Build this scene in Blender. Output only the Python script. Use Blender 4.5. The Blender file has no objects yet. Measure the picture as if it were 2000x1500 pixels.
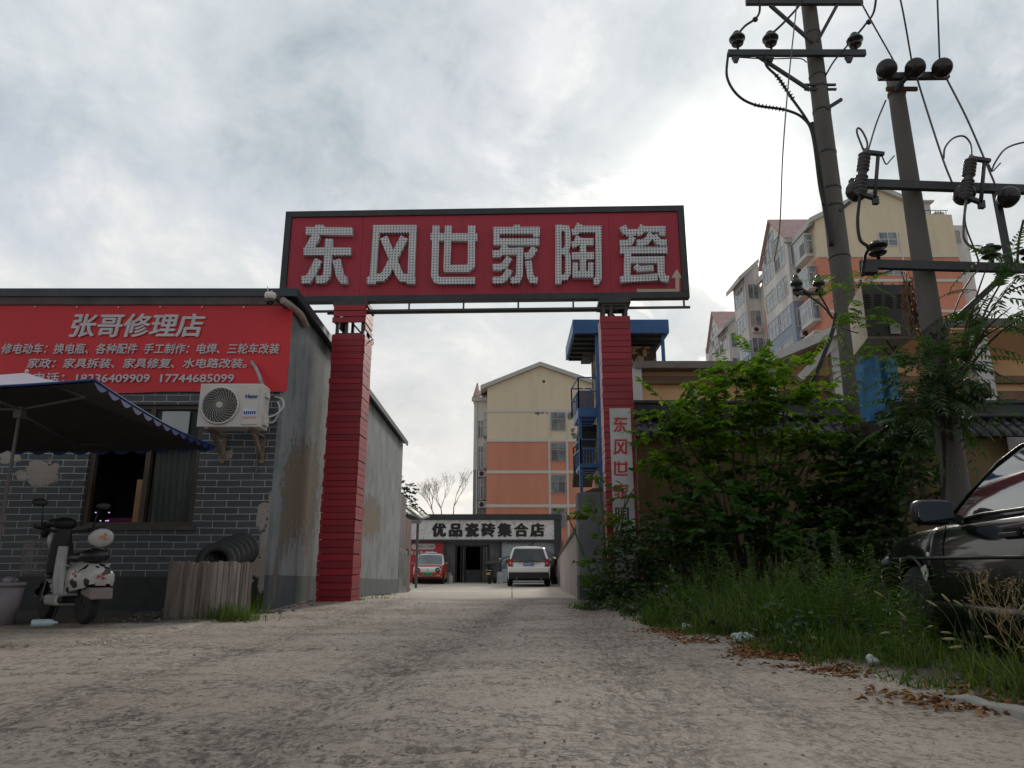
import bpy, bmesh, math, random
import numpy as np
from math import sin, cos, tan, pi, radians, sqrt, atan2
from mathutils import Vector, Matrix, noise
random.seed(7); RNG = np.random.default_rng(7)
SC = bpy.context.scene
COL = SC.collection

# ------------------------------------------------------------------ camera
PITCH = radians(14.23); FPX = 1400.0; EYE = 0.62
cam = bpy.data.objects.new('camera', bpy.data.cameras.new('camera'))
COL.objects.link(cam); SC.camera = cam
cam.location = (0, 0, EYE); cam.rotation_euler = (pi/2 + PITCH, 0, 0)
cam.data.lens = 36*FPX/2000; cam.data.sensor_width = 36
cam.data.clip_start = 0.05; cam.data.clip_end = 3000

# ------------------------------------------------------------------ sky, sun, exposure
SUN_AZ, SUN_EL = radians(18.3), radians(27.5)
SUN_DIR = Vector((sin(SUN_AZ)*cos(SUN_EL), cos(SUN_AZ)*cos(SUN_EL), sin(SUN_EL)))
SC.view_settings.view_transform = 'Standard'; SC.view_settings.look = 'None'
SC.view_settings.exposure = 0.28; SC.view_settings.gamma = 1
W = bpy.data.worlds.new('World'); SC.world = W; W.use_nodes = True
def build_sky():
    nt = W.node_tree; nt.nodes.clear(); L = nt.links
    def N(t, **k):
        n = nt.nodes.new(t)
        for a, b in k.items(): setattr(n, a, b)
        return n
    def mth(op, a, b=None, c=None, clamp=False):
        n = N('ShaderNodeMath', operation=op, use_clamp=clamp)
        for i, v in enumerate((a, b, c)):
            if v is None: continue
            if isinstance(v, (int, float)): n.inputs[i].default_value = v
            else: L.new(v, n.inputs[i])
        return n.outputs[0]
    def vm(op, a, b):
        n = N('ShaderNodeVectorMath', operation=op)
        for i, v in enumerate((a, b)):
            if isinstance(v, (tuple, Vector)): n.inputs[i].default_value = tuple(v)
            else: L.new(v, n.inputs[i])
        return n
    tc = N('ShaderNodeTexCoord'); d = tc.outputs['Generated']
    sky = N('ShaderNodeTexSky', sky_type='NISHITA', sun_disc=False, sun_elevation=SUN_EL, sun_rotation=SUN_AZ)
    sky.air_density = 1.0; sky.dust_density = 2.0
    sep = N('ShaderNodeSeparateXYZ'); L.new(d, sep.inputs[0])
    zz = mth('ADD', mth('MAXIMUM', sep.outputs[2], 0.0), 0.42)
    comb = N('ShaderNodeCombineXYZ')
    L.new(mth('DIVIDE', sep.outputs[0], zz), comb.inputs[0]); L.new(mth('DIVIDE', sep.outputs[1], zz), comb.inputs[1])
    mp = N('ShaderNodeMapping'); mp.inputs['Rotation'].default_value = (0, 0, radians(-28)); mp.inputs['Scale'].default_value = (1.5, 1.3, 1)
    L.new(comb.outputs[0], mp.inputs[0])
    def noi(scale, det, rough, dist, off):
        o = N('ShaderNodeVectorMath', operation='ADD'); L.new(mp.outputs[0], o.inputs[0]); o.inputs[1].default_value = off
        n = N('ShaderNodeTexNoise'); L.new(o.outputs[0], n.inputs['Vector'])
        n.inputs['Scale'].default_value = scale; n.inputs['Detail'].default_value = det
        n.inputs['Roughness'].default_value = rough; n.inputs['Distortion'].default_value = dist
        return n.outputs[0]
    n1 = noi(1.25, 9, .6, .25, (3.1, 1.7, 0)); n2 = noi(4.2, 8, .6, .35, (8.3, 2.2, 0)); n3 = noi(.55, 4, .5, .2, (1.3, 5.2, 2))
    tex = mth('ADD', mth('MULTIPLY', n1, .47), mth('ADD', mth('MULTIPLY', n2, .36), mth('MULTIPLY', n3, .17)))
    cr = N('ShaderNodeValToRGB'); L.new(tex, cr.inputs[0])
    e = cr.color_ramp.elements
    e[0].position = .395; e[0].color = (.33, .39, .44, 1); e[1].position = .605; e[1].color = (.74, .74, .73, 1)
    m = e.new(.465); m.color = (.475, .52, .555, 1); m = e.new(.535); m.color = (.575, .61, .635, 1)
    # forward scattering round the veiled sun, warmer close to it
    dot = vm('DOT_PRODUCT', d, SUN_DIR).outputs['Value']
    dp = mth('MAXIMUM', dot, 0.0)
    glow = mth('ADD', mth('MULTIPLY', mth('POWER', dp, 190.0), 1.0), mth('ADD', mth('MULTIPLY', mth('POWER', dp, 24.0), .06), mth('MULTIPLY', mth('POWER', dp, 5.0), .015)))
    sr = N('ShaderNodeMapRange', interpolation_type='SMOOTHSTEP'); L.new(dot, sr.inputs[0])
    for i, v in enumerate((-.55, .45, .62, 1.0)): sr.inputs[i+1].default_value = v
    side = sr.outputs[0]           # dims the unseen half of the sky, to weaken light on front faces
    gl = N('ShaderNodeMixRGB', blend_type='MULTIPLY'); gl.inputs[0].default_value = 1
    sc_ = N('ShaderNodeCombineXYZ')
    for i in range(3): L.new(side, sc_.inputs[i])
    L.new(sc_.outputs[0], gl.inputs[2])
    gc = N('ShaderNodeCombineXYZ')
    L.new(mth('MULTIPLY', glow, 1.0), gc.inputs[0]); L.new(mth('MULTIPLY', glow, .93), gc.inputs[1]); L.new(mth('MULTIPLY', glow, .78), gc.inputs[2])
    ad = N('ShaderNodeMixRGB', blend_type='ADD'); ad.inputs[0].default_value = 1
    L.new(cr.outputs[0], ad.inputs[1]); L.new(gc.outputs[0], ad.inputs[2])
    # pale warm band low down where the cloud sheet thins
    low = mth('POWER', mth('SUBTRACT', 1.0, mth('MINIMUM', mth('MULTIPLY', mth('MAXIMUM', sep.outputs[2], 0.0), 1.75), 1.0)), 1.5)
    wm = N('ShaderNodeMixRGB'); L.new(mth('MULTIPLY', low, .72), wm.inputs[0]); L.new(ad.outputs[0], wm.inputs[1]); wm.inputs[2].default_value = (.86, .795, .71, 1)
    up = N('ShaderNodeMixRGB', blend_type='MULTIPLY'); up.inputs[0].default_value = 1
    L.new(wm.outputs[0], gl.inputs[1]); L.new(gl.outputs[0], up.inputs[1]); up.inputs[2].default_value = (10, 10, 10, 1)
    # cloud cover: mostly closed, gaps show the clear sky
    gap = N('ShaderNodeMapRange'); L.new(noi(1.9, 7, .6, .5, (11.0, 4.0, 1)), gap.inputs[0])
    gap.inputs[1].default_value = .53; gap.inputs[2].default_value = .68; gap.inputs[3].default_value = 1.0; gap.inputs[4].default_value = .66
    fin = N('ShaderNodeMixRGB'); L.new(gap.outputs[0], fin.inputs[0]); L.new(sky.outputs[0], fin.inputs[1]); L.new(up.outputs[0], fin.inputs[2])
    bg = N('ShaderNodeBackground'); bg.inputs[1].default_value = .1; L.new(fin.outputs[0], bg.inputs[0])
    out = N('ShaderNodeOutputWorld'); L.new(bg.outputs[0], out.inputs[0])
build_sky()
sun = bpy.data.objects.new('sun', bpy.data.lights.new('sun', 'SUN')); COL.objects.link(sun)
sun.data.energy = 1.3; sun.data.angle = radians(12); sun.data.color = (1, .93, .82)
sun.rotation_euler = SUN_DIR.to_track_quat('Z', 'Y').to_euler(); sun.location = (0, 0, 40)

# ------------------------------------------------------------------ projection helpers (photo pixel + distance -> point)
CP, SP = cos(PITCH), sin(PITCH)
def ray(px, py):
    x = (px-1000)/FPX; u = (750-py)/FPX
    return Vector((x, CP-u*SP, SP+u*CP))
def P(px, py, Y):
    d = ray(px, py); t = Y/d.y; return Vector((d.x*t, Y, EYE+d.z*t))
def PX(px, py, X):
    d = ray(px, py); t = X/d.x; return Vector((X, d.y*t, EYE+d.z*t))
def RP(px, py, p0, n):
    d = ray(px, py); o = Vector((0, 0, EYE)); t = (p0-o).dot(n)/d.dot(n); return o+d*t
def XZ(px, py, Y):
    p = P(px, py, Y); return p.x, p.z
def interp(t, pts):
    if t <= pts[0][0]: return pts[0][1]
    for (a, b), (c, d) in zip(pts, pts[1:]):
        if t <= c: return b+(d-b)*(t-a)/(c-a)
    return pts[-1][1]
def sstep(a, b, t):
    t = min(1, max(0, (t-a)/(b-a))); return t*t*(3-2*t)

# ------------------------------------------------------------------ materials
def mat_new(name):
    m = bpy.data.materials.new(name); m.use_nodes = True
    return m, m.node_tree, m.node_tree.nodes['Principled BSDF']
def nd(nt, t, **k):
    n = nt.nodes.new(t)
    for a, b in k.items():
        if hasattr(n, a) and not isinstance(a, int): setattr(n, a, b)
    return n
def nmath(nt, op, a, b=None, c=None, clamp=False):
    n = nt.nodes.new('ShaderNodeMath'); n.operation = op; n.use_clamp = clamp
    for i, v in enumerate((a, b, c)):
        if v is None: continue
        if isinstance(v, (int, float)): n.inputs[i].default_value = v
        else: nt.links.new(v, n.inputs[i])
    return n.outputs[0]
def nmix(nt, fac, a, b, blend='MIX'):
    n = nt.nodes.new('ShaderNodeMixRGB'); n.blend_type = blend
    for i, v in enumerate((fac, a, b)):
        if isinstance(v, (int, float)): n.inputs[i].default_value = v
        elif isinstance(v, (tuple, list)): n.inputs[i].default_value = (*v[:3], 1)
        else: nt.links.new(v, n.inputs[i])
    return n.outputs[0]
def nnoise(nt, vec, scale, detail=5, rough=.55, dist=0, out=0):
    n = nt.nodes.new('ShaderNodeTexNoise')
    if vec is not None: nt.links.new(vec, n.inputs['Vector'])
    n.inputs['Scale'].default_value = scale; n.inputs['Detail'].default_value = detail
    n.inputs['Roughness'].default_value = rough; n.inputs['Distortion'].default_value = dist
    return n.outputs[out]
def nramp(nt, fac, lo, hi, a=0.0, b=1.0):
    n = nt.nodes.new('ShaderNodeMapRange'); nt.links.new(fac, n.inputs[0]); n.clamp = True
    for i, v in enumerate((lo, hi, a, b)): n.inputs[i+1].default_value = v
    return n.outputs[0]
def nobj(nt, scale=(1, 1, 1), loc=(0, 0, 0), rot=(0, 0, 0)):
    tc = nt.nodes.new('ShaderNodeTexCoord'); mp = nt.nodes.new('ShaderNodeMapping')
    mp.inputs['Scale'].default_value = scale; mp.inputs['Location'].default_value = loc; mp.inputs['Rotation'].default_value = rot
    nt.links.new(tc.outputs['Object'], mp.inputs[0]); return mp.outputs[0]
def nbump(nt, bs, h, strength=.4, dist=.01, prev=None):
    b = nt.nodes.new('ShaderNodeBump'); b.inputs['Strength'].default_value = strength; b.inputs['Distance'].default_value = dist
    nt.links.new(h, b.inputs['Height'])
    if prev is not None: nt.links.new(prev, b.inputs['Normal'])
    nt.links.new(b.outputs[0], bs.inputs['Normal']); return b.outputs[0]
MC = {}
def M(name, col, rough=.8, var=.25, scale=3.0, bump=.0, metal=0, dirt=None, dscale=1.2, dlo=.5, dhi=.7, streak=1.0, coat=0, alpha=None, trans=0, spec=.5):
    """weathered plain surface: base colour with noise variation, optional dirt patches and fine bump"""
    if name in MC: return MC[name]
    m, nt, b = mat_new(name); MC[name] = m
    v = nobj(nt, (1, 1, 1/streak))
    n = nnoise(nt, v, scale, 6, .6)
    c1 = tuple(x*(1-var) for x in col); c2 = tuple(min(1, x*(1+var)) for x in col)
    c = nmix(nt, nramp(nt, n, .3, .7), c1, c2)
    if dirt is not None:
        n2 = nnoise(nt, v, dscale, 8, .65, .3)
        c = nmix(nt, nramp(nt, n2, dlo, dhi), c, dirt)
    nt.links.new(c, b.inputs['Base Color'])
    b.inputs['Roughness'].default_value = rough; b.inputs['Metallic'].default_value = metal
    b.inputs['Specular IOR Level'].default_value = spec
    if coat: b.inputs['Coat Weight'].default_value = coat; b.inputs['Coat Roughness'].default_value = .05
    if bump: nbump(nt, b, nnoise(nt, v, scale*12, 6, .65), bump, .01)
    return m
def emit(name, col, s):
    m, nt, b = mat_new(name); b.inputs['Base Color'].default_value = (*col, 1)
    b.inputs['Emission Color'].default_value = (*col, 1); b.inputs['Emission Strength'].default_value = s; return m
def leafmat(name, dark, mid, light, transl=.35, rough=.45):
    m, nt, b = mat_new(name); L = nt.links
    g = nt.nodes.new('ShaderNodeNewGeometry'); r = nt.nodes.new('ShaderNodeValToRGB')
    L.new(g.outputs['Random Per Island'], r.inputs[0])
    e = r.color_ramp.elements; e[0].color = (*dark, 1); e[1].color = (*light, 1); x = e.new(.55); x.color = (*mid, 1)
    v = nobj(nt); n = nnoise(nt, v, 1.6, 3)
    c = nmix(nt, nramp(nt, n, .35, .7, 0, .45), r.outputs[0], mid)
    L.new(c, b.inputs['Base Color']); b.inputs['Roughness'].default_value = rough; b.inputs['Specular IOR Level'].default_value = .35
    t = nt.nodes.new('ShaderNodeBsdfTranslucent')
    L.new(nmix(nt, 1.0, c, (1.5, 1.9, .55), 'MULTIPLY'), t.inputs[0])
    mx = nt.nodes.new('ShaderNodeMixShader'); mx.inputs[0].default_value = transl
    L.new(b.outputs[0], mx.inputs[1]); L.new(t.outputs[0], mx.inputs[2])
    L.new(mx.outputs[0], nt.nodes['Material Output'].inputs[0]); return m
def glass(name, col=(.02, .025, .03), rough=.05):
    if name in MC: return MC[name]
    m, nt, b = mat_new(name); MC[name] = m
    n = nnoise(nt, nobj(nt), 1.3, 3)
    nt.links.new(nmix(nt, nramp(nt, n, .35, .65), tuple(x*.6 for x in col), tuple(x*1.5 for x in col)), b.inputs['Base Color'])
    b.inputs['Roughness'].default_value = rough; b.inputs['Specular IOR Level'].default_value = .8; return m

# ------------------------------------------------------------------ mesh collector
class MB:
    def __init__(s): s.v = []; s.f = []; s.sm = []
    def add(s, vs, fs, smooth=False):
        o = len(s.v); s.v += [Vector(v) for v in vs]
        for f in fs: s.f.append([i+o for i in f]); s.sm.append(smooth)
        return s
    def box(s, a, b, mt=None):
        x0, y0, z0 = (min(p, q) for p, q in zip(a, b)); x1, y1, z1 = (max(p, q) for p, q in zip(a, b))
        vs = [Vector(t) for t in ((x0,y0,z0),(x1,y0,z0),(x1,y1,z0),(x0,y1,z0),(x0,y0,z1),(x1,y0,z1),(x1,y1,z1),(x0,y1,z1))]
        if mt is not None: vs = [mt @ v for v in vs]
        return s.add(vs, [(0,3,2,1),(4,5,6,7),(0,1,5,4),(1,2,6,5),(2,3,7,6),(3,0,4,7)])
    def prism(s, poly, d, smooth=False):
        """polygon (3-D points) swept along vector d"""
        n = len(poly); d = Vector(d); vs = [Vector(p) for p in poly]; vs += [v+d for v in vs]
        fs = [tuple(range(n))[::-1], tuple(range(n, 2*n))]
        s.add(vs, fs); o = len(s.v)-2*n
        for i in range(n):
            j = (i+1) % n; s.f.append([o+i, o+j, o+n+j, o+n+i]); s.sm.append(smooth)
        return s
    def poly(s, pts): return s.add(pts, [tuple(range(len(pts)))])
    def bar(s, p, q, w, h=None, up=(0, 0, 1)):
        p, q = Vector(p), Vector(q); h = w if h is None else h
        d = (q-p).normalized(); u = Vector(up)
        if abs(d.dot(u)) > .98: u = Vector((0, 1, 0))
        r = d.cross(u).normalized(); u = r.cross(d)
        vs = []
        for c in (p, q):
            for a, b in ((-1,-1),(1,-1),(1,1),(-1,1)): vs.append(c+r*a*w/2+u*b*h/2)
        return s.add(vs, [(0,1,2,3),(7,6,5,4),(0,4,5,1),(1,5,6,2),(2,6,7,3),(3,7,4,0)])
    def tube(s, pts, r, n=8, cap=True, smooth=True):
        pts = [Vector(p) for p in pts]; k = len(pts)
        rr = [r]*k if isinstance(r, (int, float)) else list(r)
        up = None; vs = []
        for i, p in enumerate(pts):
            d = (pts[min(i+1, k-1)]-pts[max(i-1, 0)])
            d = d.normalized() if d.length > 1e-9 else Vector((0, 0, 1))
            if up is None:
                up = Vector((0, 0, 1)) if abs(d.z) < .9 else Vector((1, 0, 0))
            a = d.cross(up)
            if a.length < 1e-6: a = d.orthogonal()
            a.normalize(); up = a.cross(d).normalized()
            for j in range(n):
                t = 2*pi*j/n; vs.append(p+(a*cos(t)+up*sin(t))*rr[i])
        fs = [(i*n+j, i*n+(j+1) % n, (i+1)*n+(j+1) % n, (i+1)*n+j) for i in range(k-1) for j in range(n)]
        s.add(vs, fs, smooth)
        if cap:
            o = len(s.v)-k*n; s.f.append([o+j for j in range(n)][::-1]); s.sm.append(False)
            s.f.append([o+(k-1)*n+j for j in range(n)]); s.sm.append(False)
        return s
    def lathe(s, prof, c=(0, 0, 0), axis=(0, 0, 1), n=20, smooth=True):
        """profile of (radius, height) swept round axis at c"""
        ax = Vector(axis).normalized(); a = ax.orthogonal().normalized(); b = ax.cross(a); c = Vector(c)
        vs = [c+ax*h+(a*cos(2*pi*j/n)+b*sin(2*pi*j/n))*max(r, 1e-4) for r, h in prof for j in range(n)]
        k = len(prof)
        s.add(vs, [(i*n+j, i*n+(j+1) % n, (i+1)*n+(j+1) % n, (i+1)*n+j) for i in range(k-1) for j in range(n)], smooth)
        o = len(s.v)-k*n
        if prof[0][0] > 2e-4: s.f.append([o+j for j in range(n)][::-1]); s.sm.append(False)
        if prof[-1][0] > 2e-4: s.f.append([o+(k-1)*n+j for j in range(n)]); s.sm.append(False)
        return s
    def ell(s, c, r, n=14, m=9, mt=None):
        c = Vector(c); vs = []
        for i in range(m+1):
            t = pi*i/m
            for j in range(n):
                f = 2*pi*j/n; q = Vector((r[0]*sin(t)*cos(f), r[1]*sin(t)*sin(f), r[2]*cos(t)))
                if i in (0, m): q += Vector((1e-5*cos(f), 1e-5*sin(f), 0))
                vs.append(c+(mt @ q if mt is not None else q))
        return s.add(vs, [(i*n+j, (i+1)*n+j, (i+1)*n+(j+1) % n, i*n+(j+1) % n) for i in range(m) for j in range(n)], True)
    def grid(s, rows, smooth=True, closed=False):
        k = len(rows[0]); o = [v for r in rows for v in r]
        fs = [(i*k+j, i*k+(j+1) % k, (i+1)*k+(j+1) % k, (i+1)*k+j) for i in range(len(rows)-1) for j in range(k if closed else k-1)]
        return s.add(o, fs, smooth)
MW = {}
def link(o, parent=None):
    COL.objects.link(o)
    if parent is not None: o.parent = parent; MW[o.name] = MW[parent.name]
    else: MW[o.name] = Matrix.Translation(o.location) @ o.rotation_euler.to_matrix().to_4x4()
    return o
def obj(name, mb, mat, parent=None, local=False, bevel=0, autosm=None):
    me = bpy.data.meshes.new(name)
    vs = mb.v
    if parent is not None and not local:
        inv = MW[parent.name].inverted(); vs = [inv @ v for v in vs]
    me.from_pydata([tuple(v) for v in vs], [], mb.f)
    me.polygons.foreach_set('use_smooth', mb.sm); me.update()
    bm = bmesh.new(); bm.from_mesh(me)
    if len(bm.faces) < 60000 and not getattr(mb, 'raw', False): bmesh.ops.recalc_face_normals(bm, faces=bm.faces)
    bm.to_mesh(me); bm.free()
    for m in (mat if isinstance(mat, (list, tuple)) else [mat]): me.materials.append(m)
    o = bpy.data.objects.new(name, me); link(o, parent)
    if bevel:
        b = o.modifiers.new('bevel', 'BEVEL'); b.width = bevel; b.segments = 2; b.limit_method = 'ANGLE'; b.angle_limit = radians(40)
    return o
def tag(o, label=None, cat=None, group=None, kind=None):
    if label: o['label'] = label
    if cat: o['category'] = cat
    if group: o['group'] = group
    if kind: o['kind'] = kind
    return o
def thing(name, label, cat, loc=(0, 0, 0), rz=0, group=None, tilt=(0, 0)):
    o = bpy.data.objects.new(name, None); o.empty_display_size = .2
    o.location = loc; o.rotation_euler = (tilt[0], tilt[1], rz); link(o)
    return tag(o, label, cat, group)
def copy_tree(o, parent=None):
    c = o.copy(); COL.objects.link(c)
    if parent is not None: c.parent = parent
    for ch in list(o.children): copy_tree(ch, c)
    return c
def spline(pts, n=8):
    pts = [Vector(p) for p in pts]; out = []
    q = [pts[0]*2-pts[1]]+pts+[pts[-1]*2-pts[-2]]
    for i in range(1, len(q)-2):
        a, b, c, d = q[i-1:i+3]
        for j in range(n):
            t = j/n
            out.append(.5*((2*b)+(c-a)*t+(2*a-5*b+4*c-d)*t*t+(3*b-a-3*c+d)*t**3))
    return out+[pts[-1]]
def stroke(pts, w):
    """2-D polyline -> outline polygon with mitred joints"""
    k = len(pts); L_, R_ = [], []
    for i, (x, y) in enumerate(pts):
        ds = []
        if i > 0: ds.append((x-pts[i-1][0], y-pts[i-1][1]))
        if i < k-1: ds.append((pts[i+1][0]-x, pts[i+1][1]-y))
        ns = []
        for dx, dy in ds:
            l = math.hypot(dx, dy); ns.append((-dy/l, dx/l))
        nx, ny = sum(n[0] for n in ns), sum(n[1] for n in ns); l = math.hypot(nx, ny); nx, ny = nx/l, ny/l
        s = w/2/max(.5, nx*ns[0][0]+ny*ns[0][1])
        L_.append((x+nx*s, y+ny*s)); R_.append((x-nx*s, y-ny*s))
    return L_+R_[::-1]
def text_mb(body, size, bold=0.0, shear=0.0, spacing=1.0, align='CENTER', depth=.002):
    """lettering lying in the x-z plane, facing -y; weight comes from thin stacked layers"""
    cu = bpy.data.curves.new('lettering', 'FONT'); cu.body = body; cu.size = size; cu.shear = shear; cu.space_character = spacing
    cu.align_x = align; cu.align_y = 'CENTER'; cu.resolution_u = 3
    o = bpy.data.objects.new('lettering', cu); COL.objects.link(o)
    me = bpy.data.meshes.new_from_object(o.evaluated_get(bpy.context.evaluated_depsgraph_get()))
    mb = MB()
    offs = [(0, 0)]
    if bold: offs = [(0, 0), (bold, 0), (-bold, 0), (0, bold*.6), (0, -bold*.6)]
    for k, (dx, dz) in enumerate(offs):
        mb.add([(v.co.x+dx, -k*depth*.5, v.co.y+dz) for v in me.vertices], [tuple(p.vertices) for p in me.polygons])
    COL.objects.unlink(o); bpy.data.objects.remove(o); bpy.data.curves.remove(cu); bpy.data.meshes.remove(me)
    return mb
def place(mb, mt):
    mb.v = [mt @ v for v in mb.v]; return mb
def fit_text(body, x0, x1, zc, y, h=None, **k):
    """lettering centred between x0 and x1 at height zc on plane y"""
    mb = text_mb(body, 1.0, **{**k, 'bold': 0})
    xs = [v.x for v in mb.v]; zs = [v.z for v in mb.v]
    w = max(xs)-min(xs); s = (x1-x0)/w; hh = max(zs)-min(zs)
    sz = s if h is None else h/hh
    mb = text_mb(body, 1.0, **{**k, 'bold': k.get('bold', 0)/sz, 'depth': .004/sz})
    cx, cz = (max(xs)+min(xs))/2, (max(zs)+min(zs))/2
    mb.v = [Vector(((v.x-cx)*s+(x0+x1)/2, y+v.y*sz, (v.z-cz)*sz+zc)) for v in mb.v]
    return mb
# ------------------------------------------------------------------ leaves
def half(pts, fold):
    return [(x, y, abs(y)*fold) for x, y in pts]
T_LOBED = ([(0,0),(-.06,.22),(.10,.46),(.30,.24),(.56,.44),(.62,.20),(1,0)], .25)
T_HEART = ([(0,0),(-.12,.24),(.10,.42),(.50,.34),(.8,.12),(1,0)], .3)
T_OVAL = ([(0,0),(.2,.2),(.5,.26),(.8,.14),(1,0)], .3)
T_LANCE = ([(0,0),(.3,.13),(.65,.09),(1,0)], .2)
T_DRY = ([(0,0),(.15,.22),(.5,.28),(.8,.14),(1,0)], .7)
class Leaves:
    def __init__(s): s.p = []; s.x = []; s.n = []; s.s = []
    def add(s, p, x, n, sz): s.p.append(tuple(p)); s.x.append(tuple(x)); s.n.append(tuple(n)); s.s.append(sz)
    def build(s, name, tpl, mat, parent=None):
        pts, fold = tpl; k = len(pts)
        up = half(pts, fold); lo = [(x, -y, z) for x, y, z in up[1:-1]]
        tv = np.array(up+lo); nv = len(tv)
        f1 = list(range(k)); f2 = [0, k-1]+list(range(2*k-3, k-1, -1))
        p = np.array(s.p); x = np.array(s.x, float); n = np.array(s.n, float); sz = np.array(s.s)
        x /= np.linalg.norm(x, axis=1, keepdims=True)+1e-9
        n -= x*(n*x).sum(1, keepdims=True); n /= np.linalg.norm(n, axis=1, keepdims=True)+1e-9
        y = np.cross(n, x)
        droop = RNG.uniform(.05, .3, len(p))
        tz = tv[None, :, 2]-droop[:, None]*tv[None, :, 0]**2
        v = p[:, None, :]+sz[:, None, None]*(tv[None, :, 0, None]*x[:, None]+tv[None, :, 1, None]*y[:, None]+tz[:, :, None]*n[:, None])
        v = v.reshape(-1, 3)
        if parent is not None:
            inv = np.array(MW[parent.name].inverted()); v = v @ inv[:3, :3].T+inv[:3, 3]
        N = len(p); base = (np.arange(N)*nv)[:, None]
        loops = np.concatenate([base+np.array(f1)[None], base+np.array(f2)[None]], 1).reshape(-1)
        me = bpy.data.meshes.new(name)
        me.vertices.add(len(v)); me.vertices.foreach_set('co', v.astype(np.float32).reshape(-1))
        me.loops.add(len(loops)); me.loops.foreach_set('vertex_index', loops.astype(np.int32))
        me.polygons.add(2*N); me.polygons.foreach_set('loop_start', (np.arange(2*N)*k).astype(np.int32))
        me.update(calc_edges=True); me.validate()
        me.materials.append(mat)
        o = bpy.data.objects.new(name, me); return link(o, parent)
def rv(a=1.0): return Vector((random.uniform(-a, a), random.uniform(-a, a), random.uniform(-a, a)))
def in_ell(c, r, bias=.5):
    while True:
        q = rv()
        if q.length <= 1 and q.length >= random.random()*bias: break
    return Vector((c[0]+q.x*r[0], c[1]+q.y*r[1], c[2]+q.z*r[2])), q
# ------------------------------------------------------------------ terrain
EDGE = [(-40, 2.4), (1.5, 2.3), (3.34, 2.12), (4.66, 1.87), (7.27, 1.48), (9.9, 1.02), (11.5, 1.0), (13, 1.15), (60, 3)]
def xedge(y): return interp(y, EDGE)
def gz(x, y):
    z = interp(y, [(-50, 0), (8.5, 0), (11.8, .07), (13.6, .04), (16, -.03), (28, -.3), (400, -.3)])
    if x > xedge(y) and y < 12.4: z += .04*sstep(0, .5, x-xedge(y))
    if x < -3.3 and 6 < y < 10: z += .02
    return z
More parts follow.
